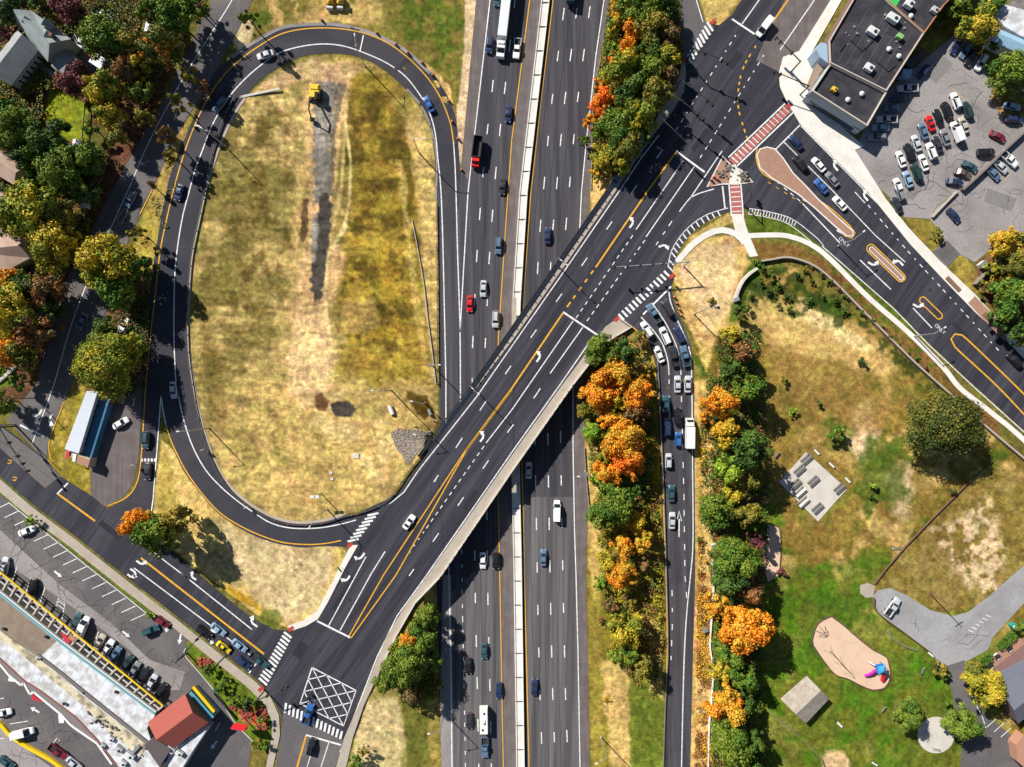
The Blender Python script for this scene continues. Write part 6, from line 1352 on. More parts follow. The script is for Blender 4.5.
# --- grey church, upper left
b = link(bpy.data.objects.new('church', None)); tag(b, 'grey roofed church with white windowed wall and dormers', 'church')
gw, gr_, ins = gable([(-22,86),(15,19),(41,53),(12,88)][:0] or [(-12,68),(17,30),(40,48),(11,86)], UP+5.5, UP+8.0)
gw.build('nave_wall', wallg, b); gr_.build('nave_roof', roofgry, b)
wins(b, ins[3], ins[2], UP+2.0, UP+4.6, 6, 1.0, wallw, .06, 'window_frame'); wins(b, ins[3], ins[2], UP+2.2, UP+4.4, 6, .7, glassb, .1, 'window')
gw, gr_, ins = gable([(30,10),(70,38),(49,61),(14,22)][:0] or [(31,10.5),(71,39),(48,62),(17,24)], UP+5.5, UP+9.5); gw.build('wing_wall', wallg, b); gr_.build('wing_roof', roofteal, b)
gw, gr_, ins = gable([(66,50),(78,57),(63,75),(51,67)][:0] or [(66,49),(78,58),(63,76),(51,66)], UP+3.6, UP+5.4); gw.build('porch_wall', wallg, b); gr_.build('porch_roof', roofgry, b)
for c4 in ([(24,16),(34,22),(30,27),(22,22)], [(44,17),(54,24),(50,30),(41,25)], [(45,30),(56,37),(51,43),(44,38)]):
    gw, gr_, ins = gable([c4[3], c4[0], c4[1], c4[2]], UP+7.6, UP+9.3); gw.build('dormer_wall', wallg, b); gr_.build('dormer', roofteal, b)
slab([(49,32),(52,33),(51,36),(48,35)], UP+7, UP+9.4, 'chimney', wallb, b)
slab([(38,66),(40,63),(60,76),(57,80)], UP, UP+1.6, 'ramp', wallg, b)
# --- tan houses at the left edge
for lb, quads in (('tan roofed house with two gables at the left edge', [([(-30,120),(28,165),(14,185),(-45,150)], 4.6, 6.6), ([(-30,172),(18,204),(6,222),(-40,198)], 4.2, 6.0)]), ('brown roofed house below it, beside the orange tree', [([(-30,216),(22,236),(30,258),(-30,290)], 4.4, 6.6)])):
    b = link(bpy.data.objects.new('house', None)); tag(b, lb, 'house')
    for q, e_, r_ in quads: gw, gr_, ins = gable(q, UP+e_, UP+r_); gw.build('wall', wallc, b); gr_.build('roof', rooftan, b)
for lb, c4, m_ in (('dark roofed shed in the top left corner', [(-20,-20),(18,-10),(10,12),(-20,6)], roofgry), ('small white roofed hut right of the mixed tree', [(146,21),(157,23),(152,34),(144,31)], roofwht), ('small pale shed at the corner of the lawn', [(73,139),(82,141),(80,148),(72,146)], roofwht), ('blue tarpaulin roofed shed in tree shade', [(82,196),(88,198),(85,209),(80,207)], flat('panel_blue', (.20,.42,.65)))):
    b = link(bpy.data.objects.new('shed', None)); tag(b, lb, 'shed'); gw, gr_, ins = gable([c4[1], c4[2], c4[3], c4[0]], UP+2.6, UP+3.3); gw.build('wall', wallw, b); gr_.build('roof', m_, b)
# --- long silver roofed diner
b = link(bpy.data.objects.new('diner', None)); tag(b, 'long silver ribbed roof diner with a red sign end', 'building')
D4 = [(87,391),(98,391.5),(79,453.5),(65,449)]
zd_ = UP+4.3
slab([(87,391.5),(97.5,392),(78.5,453),(65.5,448.5)], UP, zd_, 'wall', flat('wall_steel', (.45,.5,.55), .4), b)
mb = MB(); Pq = [W(x, y, zd_) for x, y in D4]
n_ = 34
for k in range(n_):
    for (t0, t1, h0) in ((k/n_, (k+.82)/n_, .12), ((k+.82)/n_, (k+1)/n_, .05)):
        a_ = Pq[0].lerp(Pq[3], t0); b_ = Pq[1].lerp(Pq[2], t0); c_ = Pq[1].lerp(Pq[2], t1); d_ = Pq[0].lerp(Pq[3], t1)
        mb.prism([tuple(a_[:2]), tuple(b_[:2]), tuple(c_[:2]), tuple(d_[:2])], zd_+.01, zd_+.1+h0)
mb.build('ribbed_roof', flat('roof_silver', (.60,.64,.70), .45, .05), b)
pA, pB = Vector((*PX([(98,391.5)], zd_)[0], 0)), Vector((*PX([(79,453.5)], zd_)[0], 0)); wins(b, pB, pA, UP+1.2, UP+3.0, 9, 1.3, glassb, .08)
slab([(98,393),(110,398),(91,459),(79,453.5)], UP, UP+2.6, 'side_annex', flat('annex_blue', (.06,.17,.28), .35, .3), b)
slab([(65,453),(68,449.5),(90,458.5),(88,468)], UP, UP+3.4, 'sign_front', flat('front_tan', (.5,.4,.3)), b); slab([(75,455),(90,460),(88,467),(74,462)], UP+3.4, UP+3.6, 'front_roof', flat('front_rust', (.35,.2,.13)), b)
for x in (0, 1): slab([(66.5+x*7,450.5+x*3),(69.5+x*7,451.5+x*3),(68+x*7,459+x*3),(65+x*7,458+x*3)], UP+3.6, UP+3.8, 'sign_panel', wallw if x else flat('front_red', (.55,.04,.06)), b)
slab([(104,393),(112,398),(109,405),(101,402)], UP, UP+2.2, 'red_bin_store', flat('store_red', (.3,.03,.04)), b)
# --- park pavilion
b = link(bpy.data.objects.new('picnic_pavilion', None)); tag(b, 'open park pavilion with grey two slope roof', 'pavilion')
gw, gr_, ins = gable([(829,699),(807,724),(780.5,699),(807,676)][:0] or [(780.5,699),(807,676),(829,699),(806,723.5)], UP+2.6, UP+4.4); gr_.build('roof', flat('roof_mottled', (.34,.29,.24), .9, .25, second=(.46,.41,.34), secscale=.6, secamt=.6), b)
mb = MB()
for i in range(4):
    for t_ in (0, .5): p = ins[i].lerp(ins[(i+1) % 4], t_); mb = MB(); mb.box(p.x-.12, p.x+.12, p.y-.12, p.y+.12, UP, UP+2.7); mb.build('post', M['wood'], b)
# --- slate roofed house, lower right, with patio
b = link(bpy.data.objects.new('house', None)); tag(b, 'slate roofed house at the lower right corner', 'house')
gw, gr_, ins = gable([(994,679),(1021,656),(1065,690),(1034,735)][:0] or [(1060,625),(1100,690),(1044,742),(994,676)], UP+2.9, UP+5.6); gw.build('wall', wallb, b); gr_.build('roof', flat('roof_slate_blue', (.17,.185,.23), .85, .1), b)
gw, gr_, ins = gable([(1000,690),(1018,676),(1040,706),(1018,724)], UP+4.0, UP+5.9); gw.build('wall', wallb, b); gr_.build('roof', flat('roof_slate_dark', (.13,.14,.17), .85, .1), b)
slab([(1016,745),(1024,735),(1060,760),(1050,790),(1018,762)], UP, UP+3, 'annex_roof', flat('annex_brick', (.42,.22,.15)), b)
t = drape([(984,664),(1015,637),(1028,640),(1040,655),(1012,672),(1002,678),(995,676)], .12, UPF, name='patio', mat=M['pinkbrick'], cut=False); tag(t, kind='structure')
# --- blue roofed building at the top right corner
b = link(bpy.data.objects.new('warehouse', None)); tag(b, 'pale blue roofed building half under trees, top right', 'building')
gw, gr_, ins = gable([(990,32),(1002,24),(1022,48),(1010,58)][:0] or [(1024,56),(991,40),(997,28),(1030,42)], UP+4, UP+5); gw.build('wall', wallw, b); gr_.build('roof', flat('roof_blue', (.30,.47,.62), .5), b)
slab([(990,10),(1003,4),(1060,20),(1060,60),(1032,42),(1004,26)], UP, UP+4.5, 'grey_roof', roofwht, b)
# ------------------------------------------------------------------ lamps, signals, fences, barrels, playground
def lamp(x, y, dx, dy, h, label, group='street lamps along the roads', arm=2.6, zf=zt, double=False, m='steel'):
    """x, y pixel of the foot; dx, dy = picture direction of the arm"""
    z = zf(x, y); l = math.hypot(dx, dy) or 1; t = empty('street_lamp', W(x, y, z), math.atan2(-dy, dx), label, 'street lamp', group)
    MB().tube([(0,0,0),(0,0,.5)], .24, 8).build('base', M['concrete'], t)
    MB().tube([(0,0,.4),(0,0,h*.5),(0,0,h)], .19, 8, .11).build('pole', M[m], t)
    for s in ((1, -1) if double else (1,)):
        MB().tube([(0,0,h-.5),(s*arm*.5,0,h-.05),(s*arm,0,h+.1)], .09, 6, .06).build('arm', M[m], t)
        MB().box(*sorted((s*arm, s*(arm+.8))), -.18, .18, h+.02, h+.17, .04, .04).build('lamp_head', M['lamp_w'], t)
    return t
for x, y, dx, dy, lb in ((365,66,-.1,-1,'lamp inside the top bend of the loop, beside the gravel track head'),(419,153,1,0,'lamp inside the loop by the bend with the blue car'),(225,146,-1,-.5,'lamp inside the loop near the ramp stop bar'),(433,366,1,0,'lamp at the loop edge just above the bridge rail'),(209,428,-1,.05,'lamp inside the lower left loop curve'),(327,509,-.5,.9,'lamp at the lower curve of the loop by the zebra'),(391,390,-1,0,'tall lamp on the straw by the white tank'),
    (431,431.5,-1,0,'lamp rising at the gravel patch beside the bridge'),(585,471,-1,0,'lamp on the shoulder where the bridge shadow ends'),(444,712,-1,.1,'lamp on the left shoulder below the bridge'),(601,737,-.7,.3,'lamp low on the right highway verge'),(694,314,.9,-.3,'lamp on the bare knoll beside the ramp queue'),(425,403,-.9,-.2,'short lamp by the dark scrub near the bridge'),(15,424,.8,.7,'lamp at the lower left street corner')):
    lamp(x, y, dx, dy, 11.5 if 'short' not in lb else 6, lb)
for x, y, dx, dy, lb in ((556,264,.7,.6,'bridge lamp on the upper left rail near the centre'),(472,386,.7,.6,'bridge lamp on the upper left rail above the loop'),(838,246,.7,-.6,'lamp beside the footpath by the first lane lettering'),(914,336,.8,-.5,'lamp beside the footpath by the second lane lettering')): lamp(x, y, dx, dy, 9.5, lb, zf=UPF)
# low floodlight on a post and white roadside boxes in the loop
t = empty('floodlight', W(321, 493, zt(321, 493)), 0, 'double headed floodlight on a short post in the loop', 'floodlight')
MB().tube([(0,0,0),(0,0,6)], .12, 7).build('post', M['steel'], t)
for s in (-1, 1): MB().box(s*.7-.5, s*.7+.5, -.35, .35, 6, 6.25).build('lamp_head', M['lamp_w'], t)
def signal(x, y, dx, dy, L, label, n=3, h=6.2, zf=UPF, m='darksteel'):
    z = zf(x, y); t = empty('traffic_signal', W(x, y, z+.1), math.atan2(-dy, dx), label, 'traffic signal', 'traffic signals at the junctions')
    MB().tube([(0,0,0),(0,0,h)], .22, 8, .16).build('pole', M[m], t); MB().tube([(0,0,h-.3),(L*.5,0,h+.1),(L,0,h+.2)], .17, 7, .10).build('mast_arm', M[m], t)
    for k in range(n):
        u = L*(1-.17*k) if k < n-1 or n < 3 else L*.35
        hd_ = MB().box(u-.24, u+.24, -.3, .3, h-.85, h+.4).build('signal_head', M['black'], t)
        for q, c in enumerate(((.30,.02,.02),(.32,.2,.02),(.02,.22,.08))):
            o = MB().tube([(u, .28, h+.12-q*.36), (u, .36, h+.12-q*.36)], .12, 8).build('lens', flat(('lens_red','lens_amber','lens_green')[q], c), t); o.parent = hd_; KIDS[t.name].remove(o)
signal(683.5,266,-1,.07,20,'signal with very long arm over the bridge approach at the bare knoll',5,6.4,m='steel')
signal(662,104,.75,.6,12,'signal mast on the shaded pavement below the woods',3,8.5)
signal(674,92,.75,.6,11,'signal mast second along the shaded pavement',3,8)
signal(686,62,.8,.35,10,'signal mast at the upper zebra crossing',3,8)
signal(652,126,.7,.7,10,'signal mast nearest the bridge on the shaded side',2,8)
signal(791,72,-.75,-.7,9,'signal mast on the white corner plaza pointing up the street',3,6.5)
signal(800,95,-.9,-.35,10,'signal mast on the white plaza beside the brick crossing',2,6)
signal(744,205,-.15,-1,6,'signal mast at the foot of the short brick crossing',2,6)
signal(265,690,.9,-.4,9,'signal mast at the lower pavement bend by the flower bed',3,6.5)
signal(187,653,.7,-.75,10,'signal mast at the mall driveway kerb',2,6.5)
signal(16,426,.6,.9,14,'signal mast at the lower left street corner',4,6.5)
# utility poles with wires
def upole(x, y, label, h=10, zf=zt): 
    t = empty('utility_pole', W(x, y, zf(x, y)), R(35), label, 'utility pole', 'wooden utility poles')
    MB().tube([(0,0,0),(0,0,h)], .16, 7, .11).build('pole', M['wood'], t); MB().box(-1.2, 1.2, -.06, .06, h-1.0, h-.85).build('crossarm', M['wood'], t)
    for s in (-1, 0, 1): MB().tube([(s*1.0,0,h-.85),(s*1.0,0,h-.6)], .06, 6).build('insulator', M['lamp_w'], t)
    return t.location+Vector((0, 0, h-.7))
pts_ = [upole(214,22,'pole beside the side street near the top edge'), upole(140,135,'pole beside the side street at the little verge'), upole(92,238,'pole in tree shade on the side street bend'), upole(35,398,'pole at the lower end of the side street')]
for k, (a_, c_) in enumerate(zip(pts_, pts_[1:])):
    mb = MB(); 
    for s in (-1, 1):
        q = [a_.lerp(c_, i/10)-Vector((0, 0, 1.2*(1-(i/5-1)**2)))+Vector((s*.8, 0, 0)) for i in range(11)]; mb.tube(q, .025, 4)
    o = mb.build('overhead_wires', M['darksteel']); tag(o, ('highest','middle','lowest')[k]+' span of overhead wires along the shaded side street', 'wires')
upole(930,594,'leaning pale pole beside the park drive')
# guardrails
def rail(pts, label, posts=True, m='rail', h=.75, zf=zt, step=3.8, cat='guardrail', sp=True, w=.16):
    P = [W(x, y, zf(x, y)) for x, y in (spline(pts, 4) if sp else lin(pts, 4))]; mb = MB(); n = len(P); V_ = []
    for i in range(n):
        d = (P[min(i+1, n-1)]-P[max(i-1, 0)]); d.z = 0; d.normalize(); q = Vector((-d.y, d.x, 0))*w/2
        V_ += [P[i]+q+Vector((0,0,h-.35)), P[i]+q+Vector((0,0,h)), P[i]-q+Vector((0,0,h)), P[i]-q+Vector((0,0,h-.35))]
    fs = []
    for i in range(n-1):
        a = 4*i; b = a+4
        for k in range(4): fs.append((a+k, b+k, b+(k+1) % 4, a+(k+1) % 4))
    mb.add(V_, fs); o = mb.build('guardrail' if cat == 'guardrail' else cat, M[m]); tag(o, label, cat)
    if posts:
        pm = MB(); acc = 0
        for a, b in zip(P, P[1:]):
            acc += (b-a).length
            if acc > step: acc = 0; pm.box(b.x-.1, b.x+.1, b.y-.1, b.y+.1, b.z-.1, b.z+h+.05)
        p = pm.build('posts', M['greywood'], o); tag(p, kind='stuff')
    return o
rail([(207,185),(199,222),(192,257),(189,292),(187.5,322),(188.5,352),(192.5,384),(199,419),(209,451),(221,476),(236,495),(255,510),(275,520),(298,525),(323,523),(343,517),(366,511),(386,502),(396,491),(408,473),(426,451)], 'dark guardrail sweeping round the inner side of the loop', m='rail')
rail([(437,205),(437.5,300),(438,386)], 'guardrail between the loop grass and the merging lane')
rail([(657,360),(658.5,384),(660,416),(663,484),(666,576),(667.5,650),(665,700),(662,790)], 'pale guardrail along the left side of the exit ramp', m='steel')
rail([(584,447),(586,480),(590,520)], 'short guardrail beside the bridge shadow', m='steel')
rail([(611,-20),(609,15),(600,60),(593,95),(591.5,150),(590.5,190)], 'guardrail along the woods right of the highway', m='steel')
rail([(418,455),(437,430)][:0] or [(236,96),(225,118),(214,150),(208,180)], 'curved guardrail at the upper left inside of the loop', m='rail')
rail([(64,-5),(88,30)][:0] or [(88,106),(85,140)], 'thin dark fence at the right of the small lawn', m='darksteel', cat='fence', h=1.5, sp=False)
# silt fences and walls
def lowwall(pts, w, h, m, name, label, cat, zf=zt, sp=True):
    mb = MB(); wallstrip(mb, spline(pts, 4) if sp else lin(pts, 4), w, h, zf); o = mb.build(name, m); return tag(o, label, cat)
lowwall([(712,560),(713,590),(711,620),(709.5,645),(712,665),(712,690),(709,720),(708,745),(707,780)], .35, .8, flat('silt_white', (.75,.75,.74)), 'silt_fence', 'white wavy silt fence right of the exit ramp', 'silt fence')
lowwall([(412,219),(418,250),(424,285),(428,320),(432,350),(436,384)], .2, .45, flat('silt_grey', (.45,.45,.44)), 'silt_fence', 'grey line of silt fence along the right of the loop grass', 'silt fence')
lowwall([(758,262),(770,260),(788,258),(810,265),(829,279),(868,318),(908,358),(930,378),(958,403),(980,423),(1024,460),(1080,505)], .55, 1.2, M['concrete_t'], 'retaining_wall', 'long curved grey retaining wall below the cross street path', 'wall')
lowwall([(734,301),(737,291),(742,281),(750,273),(756,269)], .8, 1.4, M['concrete'], 'curved_wall', 'short curved pale wall on the bare knoll', 'wall')
lowwall([(992,461),(965,485),(930,520),(905,546),(885,569),(874,584)], .16, .6, flat('rust_wood', (.15,.08,.06)), 'wooden_fence', 'long rusty brown fence crossing the park', 'fence', sp=False)
lowwall([(873,597),(876,611),(903,632),(930,652)], .25, .9, M['wood'], 'wooden_fence', 'low brown fence along the lower side of the park drive', 'fence')
lowwall([(887,631),(893,639),(905,646),(917,650)], .3, .5, M['greywood'], 'log_edge', 'line of grey logs on the grass below the park drive', 'log edge')
lowwall([(768,709),(780,720),(800,737),(820,757),(830,780)], .12, .9, M['greywood'], 'wire_fence', 'thin fence crossing the lower park lawn', 'fence', sp=False)
lowwall([(1040,118),(1024,131),(1000,153),(985,168),(968,184),(960,191)], .5, 1.6, flat('wall_purple_grey', (.20,.16,.15)), 'dividing_wall', 'dark dividing wall between the two right car parks', 'wall', UPF, sp=False)
lowwall([(956,192),(945,203),(931,218)], .4, .9, M['concrete_t'], 'dividing_wall', 'pale low wall continuing toward the grass corner', 'wall', UPF, sp=False)
lowwall([(972,285),(982,275),(1000,258),(1014,246)], .4, 1.6, M['greywood'], 'wooden_fence', 'grey timber fence by the lower car park exit', 'fence', UPF, sp=False)
lowwall([(-20,390),(0,381),(16,366)], 1.0, .6, M['concrete'], 'kerb_wall', 'pale kerb wall at the left edge under the trees', 'wall')
lowwall([(-60,706),(-20,715),(0,722.5),(12,735),(30,747),(50,758),(64,768),(80,780)], 1.1, .7, yelp, 'yellow_kerb', 'thick yellow kerb between the rear car park and alley', 'kerb', UPF)
lowwall([(14,-20),(22,5),(27,14)][:0] or [(11,-2),(20,6),(27,13)], .3, 1.5, wallw, 'white_fence', 'white fence running up from the church corner', 'fence', UPF, sp=False)
lowwall([(60,-2),(70,40),(78,60)][:0] or [(75,34),(80,44),(86,54)], .2, .5, M['concrete'], 'kerb_wall', 'thin kerb along the church drive', 'kerb', UPF)
lowwall([(187,658),(184,652),(186,648)], .3, .2, M['concrete'], 'verge_kerb', 'short kerb at the tip of the mall verge', 'kerb', UPF)
lowwall([(187,658),(215,691),(235,722),(253,741)], .3, .2, M['concrete'], 'verge_kerb', 'long kerb between the mall lane and the verge', 'kerb', UPF)
# drives around the church
for p, m_ in (([(68,34),(74,33),(84,52),(104,72),(96,78),(80,66)], 'asphalt_mid'), ([(103,4),(145,-6),(148,13),(119,11),(104,4)], 'asphalt_old'), ([(100,8),(118,11),(120,24),(104,18)], 'asphalt_mid')):
    road('driveway', p, m_, .05, UPF, cut=False)
# riprap patch, tank and other bits in the loop
rp = MB(); rr2 = random.Random(9); pol = [(391,433),(398,428),(432,432),(428,441),(418,452),(409,464),(402,456),(395,445)]
PA = np.array([[p[0], p[1]] for p in pol])
for k in range(2600):
    x = rr2.uniform(390, 432); y = rr2.uniform(427, 465)
    if not bool(inpoly(np.array([x]), np.array([y]), pol)[0]): continue
    p = W(x, y, zt(x, y)); s = rr2.uniform(.10, .30); rp.box(p.x-s, p.x+s, p.y-s*.8, p.y+s*.8, p.z-.1, p.z+s*.9, s*.35, s*.3)
o = rp.build('riprap', mat('riprap_stone', (.27,.23,.20), .9, .6, 1.6)); tag(o, kind='stuff')
def tank(x, y, ang, L, r, label, m):
    t = empty('tank', W(x, y, zt(x, y)), R(-ang), label, 'tank'); MB().tube([(-L/2,0,r),(L/2,0,r)], r, 12).build('barrel', m, t)
    for s in (-1, 1): MB().box(s*L*.3-.1, s*L*.3+.1, -r, r, 0, r*.8).build('cradle', M['darksteel'], t)
tank(391.5, 410, 70, 2.6, .6, 'white cylindrical tank on the straw above the gravel patch', wallw)
tank(430, 412, 70, 1.8, .5, 'small grey tank by the dark scrub near the bridge rail', M['steel'])
for x, y, lb in ((356,456,'square concrete manhole in the lower loop grass'),(331,473,'pale stone block, upper of two near the floodlight'),(332,479,'pale stone block, lower of two near the floodlight')):
    z = zt(x, y); p = W(x, y, z); s = .9 if 'man' in lb else .5
    o = MB().box(-s, s, -s*.8, s*.8, -.1, .25, .08, .08).build('manhole' if 'man' in lb else 'stone_block', M['concrete']); o.location = (p.x, p.y, z); tag(o, lb, 'manhole' if 'man' in lb else 'block')
t = empty('pipe_stack', W(257, 92, zt(257, 92)), R(12), 'bundle of pale pipes lying inside the upper left loop', 'pipes')
for s in range(2): MB().tube([(-5.2+s*.3, s*.35-.7, .2), (6.5, s*.3-.7, .2)], .17, 7).build('pipe', flat('pipe_pale', (.66,.64,.60)), t)
# barrels round the outside of the ramp
orn = flat('barrel_orange', (.62,.12,.02), .5)
def barrel(x, y, lb, grp, zf=zt):
    t = empty('traffic_barrel', W(x, y, zf(x, y)+.06), 0, lb, 'traffic barrel', grp)
    MB().tube([(0,0,0),(0,0,.12)], .42, 10).build('rubber_base', M['black'], t); MB().tube([(0,0,.1),(0,0,.55),(0,0,1.1)], .32, 10, .24).build('drum', orn, t); MB().tube([(0,0,.62),(0,0,.78)], .33, 10, .31).build('white_band', M['white'], t)
og = 'orange barrels round the outside of the loop bend'
for k, (x, y) in enumerate(((322,20.5),(377,33.5),(396,44.5),(408,53),(422,63),(433,75),(449,101),(452,122),(461.5,170),(458,139))):
    barrel(x, y, 'orange barrel number on the loop bend'.replace('number ', '')+(', one of the evenly spaced line'), og)
og = 'orange barrels at the knoll edge beside the ramp stop line'
for x, y in ((674,297),(676.5,303),(679,309),(681,315)): barrel(x, y, 'orange barrel in the row along the knoll kerb', og)
og = 'orange barrels on the junction islands'
for x, y, lb in ((711,180,'orange barrel, left of the cluster on the brick triangle'),(714,177,'orange barrel, middle of the cluster on the brick triangle'),(717,179,'orange barrel, right of the cluster on the brick triangle')): barrel(x, y, lb, og, lambda x, y: UP+.2)
# pallets and rubble on the triangle
for x, y, a_, lb in ((727,168,30,'grey stone heap on the upper part of the triangle'),(723,174,60,'small dark heap left of the triangle walk'),(742,176,10,'grey stone heap on the right tip of the triangle')):
    mb = MB(); r_ = random.Random(int(x))
    for k in range(26): u, v, s = r_.gauss(0, .8), r_.gauss(0, .6), r_.uniform(.12, .32); mb.box(u-s, u+s, v-s, v+s, 0, s*1.6, s*.4, s*.4)
    o = mb.build('rubble_heap', flat('rubble', (.22,.20,.17), .9, .3)); o.location = W(x, y, UP+.2); tag(o, lb, 'rubble heap', None, 'stuff')
# tactile pads
for x, y, lb in ((617,319,'red tactile pad at the bridge end of the zebra'),(291,629,'red tactile pad at the top of the left zebra'),(261,689,'red tactile pad at the foot of the left zebra'),(350,545,'red tactile pad by the loop zebra'),(672,276,'red tactile pad at the knoll end of the zebra'),(789,106,'red tactile pad at the plaza end of the brick crossing'),(713,22,'red tactile pad at the upper zebra crossing'),(683,61,'red tactile pad at the woods end of the upper zebra')):
    o = MB().box(-.9, .9, -.5, .5, 0, .03).build('tactile_pad', flat('pad_red', (.42,.05,.04))); o.location = W(x, y, UP+.205); o.rotation_euler.z = R(40); tag(o, lb, 'tactile pad')
# pylon sign and flower beds by the mall
t = empty('pylon_sign', (*W(240, 726.5, UP+5)[:2], UP), R(-8), 'red and blue roadside pylon sign over the mall lane', 'sign')
for s in (-1, 1): MB().box(s*1.1-.1, s*1.1+.1, -.12, .12, 0, 6).build('post', M['steel'], t)
MB().box(-1.9, 1.9, -.45, .45, 4.4, 6.6, .02, .3).build('red_panel', flat('sign_red', (.7,.03,.04), .4), t)
MB().box(-1.8, 1.6, -1.0, -.46, 3.6, 5.6, .02, .25).build('blue_panel', flat('sign_blue', (.02,.16,.65), .4), t)
fl = MB(); rr3 = random.Random(4)
for cx, cy, rx, ry, n_ in ((204,662,8,4,90),(246,712,7,5,120),(262,714,6,7,90),(234,706,4,5,60),(262,727,6,3,50)):
    for k in range(n_):
        a_ = rr3.uniform(0, 6.28); q = math.sqrt(rr3.random()); p = W(cx+rx*q*math.cos(a_), cy+ry*q*math.sin(a_), UP); s = rr3.uniform(.12, .3); fl.box(p.x-s, p.x+s, p.y-s, p.y+s, UP, UP+s*2, s*.5, s*.5)
o = fl.build('flower_bed', flat('petals_red', (.36,.09,.06), .8, .4)); tag(o, kind='stuff')
t = empty('sign_board', W(342, 567, UP), R(-50), 'green sign board and post at the corner below the loop', 'sign')
MB().tube([(0,0,0),(0,0,3)], .06, 6).build('post', M['steel'], t); MB().box(-.9, .9, -.05, .05, 2.2, 3.2, 0, 0).build('board', flat('sign_green', (.02,.28,.12)), t)
for x, y, lb in ((684,438-438+0,''),)[:0]: pass
# park: table pad, tables, playground, plaza
t = drape([(806,452),(847,489),(818,521.5),(779,482)], .12, UPF, skirt=.2, name='table_pad', mat=M['concrete'], cut=False); tag(t, kind='structure')
def ptable(x, y, ang, lb, L=2.4):
    t = empty('picnic_table', W(x, y, UP+.12), R(-ang), lb, 'picnic table', 'picnic tables on the concrete pad')
    MB().box(-L/2, L/2, -.4, .4, .70, .76).build('tabletop', M['concrete_w'] if 'white' in lb else M['greywood'], t)
    for s in (-1, 1): MB().box(-L/2, L/2, s*.8-.14, s*.8+.14, .42, .47).build('seat', M['greywood'], t)
    for s in (-1, 1): MB().box(s*L*.35-.06, s*L*.35+.06, -.75, .75, 0, .7, 0, .3).build('leg', M['darksteel'], t)
for x, y, lb in ((806,459,'table at the top corner of the pad'),(799,470,'table left of the pad centre, second from the top'),(795,484,'table at the left edge of the pad'),(813,481,'table at the middle of the pad'),(800,492,'table at the lower left, above the white one'),(803,502,'white table nearest the lower left edge'),(817,508,'table near the bottom corner of the pad'),(839,488,'dark slatted table at the right corner of the pad')): ptable(x, y, -42 if '839' not in lb else 40, lb, 3.4)
def bench(x, y, ang, lb, zf=UPF):
    t = empty('park_bench', W(x, y, zf(x, y)+.02), R(-ang), lb, 'bench', 'park benches'); MB().box(-.95, .95, -.25, .25, .42, .48).build('seat', M['concrete_w'], t); MB().box(-.95, .95, .25, .31, .5, .9).build('backrest', M['greywood'], t)
    for s in (-1, 1): MB().box(s*.75-.05, s*.75+.05, -.22, .28, 0, .42).build('leg', M['darksteel'], t)
for x, y, a_, lb in ((816,452,45,'first of three benches above the table pad'),(831,465,45,'second of three benches above the table pad'),(847,480,45,'third of three benches above the table pad'),(777,455,-50,'bench in the tree shade left of the table pad'),(895,548,0,'lone block bench beside the brown fence'),(883,709,-50,'bench left of the tree beside the plaza'),(922,670,-70,'white bench on the grass by the drive fork'),(874,763,30,'white bench near the bottom edge'),(839,724,45,'long bench on the grass below the pavilion'),(930,654,40,'pale bench against the drive fence'),(935,749,10,'dark bench on the round plaza')): bench(x, y, a_, lb)
o = drape(oval(936,735,37,36.5,0,16), .1, UPF, skirt=.2, name='round_plaza', mat=M['concrete'], cut=False); tag(o, kind='structure')
sand = flat('play_sand', (.66,.47,.33), .95, .12, second=(.58,.40,.28), secscale=.4)
pl = [(831,616),(843,625),(858,638),(872,649),(887,658),(890,672),(889,681),(884,688),(873,690),(862,686),(848,679),(836,675),(826,664),(813,645),(812,640),(816,626),(822,620)]
o = drape(pl, .05, UPF, name='playground_sand', mat=sand, cut=False); tag(o, kind='structure')
lowwall(pl+[pl[0]], .3, .25, flat('edging_dark', (.12,.07,.05)), 'sand_edging', 'dark edging round the playground sand', 'edging', UPF)
o = drape([(768,524),(779,528),(781,545),(779,575),(768,582),(762,560)], .05, UPF, name='sand_clearing', mat=sand, cut=False); tag(o, kind='structure')
lowwall([(768,523),(779,528),(781,545),(779,577)], .3, .25, flat('edging_dark', (.12,.07,.05)), 'sand_edging', 'dark edging of the clearing under the trees', 'edging', UPF)
t = empty('play_structure', W(876, 668, UP+.06), R(10), 'play structure with blue platform and red and magenta slides', 'play structure')
for s in (-1, 1):
    for q in (-1, 1): MB().tube([(s*1.0+.3, q*1.0+.6, 0), (s*1.0+.3, q*1.0+.6, 3.0)], .08, 6).build('post', flat('play_blue', (.03,.18,.55), .5), t)
MB().box(-.8, 1.4, -.5, 1.7, 1.4, 1.5).build('platform', flat('play_blue', (.03,.18,.55), .5), t)
MB().add([(-.8,-.5,2.7),(1.4,-.5,2.7),(1.4,1.7,2.7),(-.8,1.7,2.7),(.3,.6,3.6)], [(0,1,4),(1,2,4),(2,3,4),(3,0,4)]).build('roof', flat('play_blue2', (.05,.30,.60), .5), t)
MB().tube([(.9,-.5,1.5),(1.3,-1.8,1.2),(1.2,-3.0,.5),(.9,-3.6,.3)], .55, 8).build('tube_slide', flat('play_red', (.65,.01,.03), .4), t)
MB().tube([(-.8,.2,1.4),(-1.9,-.6,1.2),(-2.8,-1.2,.7),(-3.6,-1.4,.3)], .38, 8).build('slide', flat('play_magenta', (.55,.02,.38), .4), t)
mb = MB()
for k in range(4): mb.tube([(-2.4+k*.4, 2.6-k*.3, .2), (-1.0+k*.2, 1.5, 1.5)], .06, 5)
mb.build('climber', M['steel'], t)
t = empty('swing_set', W(837, 659, UP+.06), R(-48), 'swing set with dark top bar on the playground sand', 'swing set')
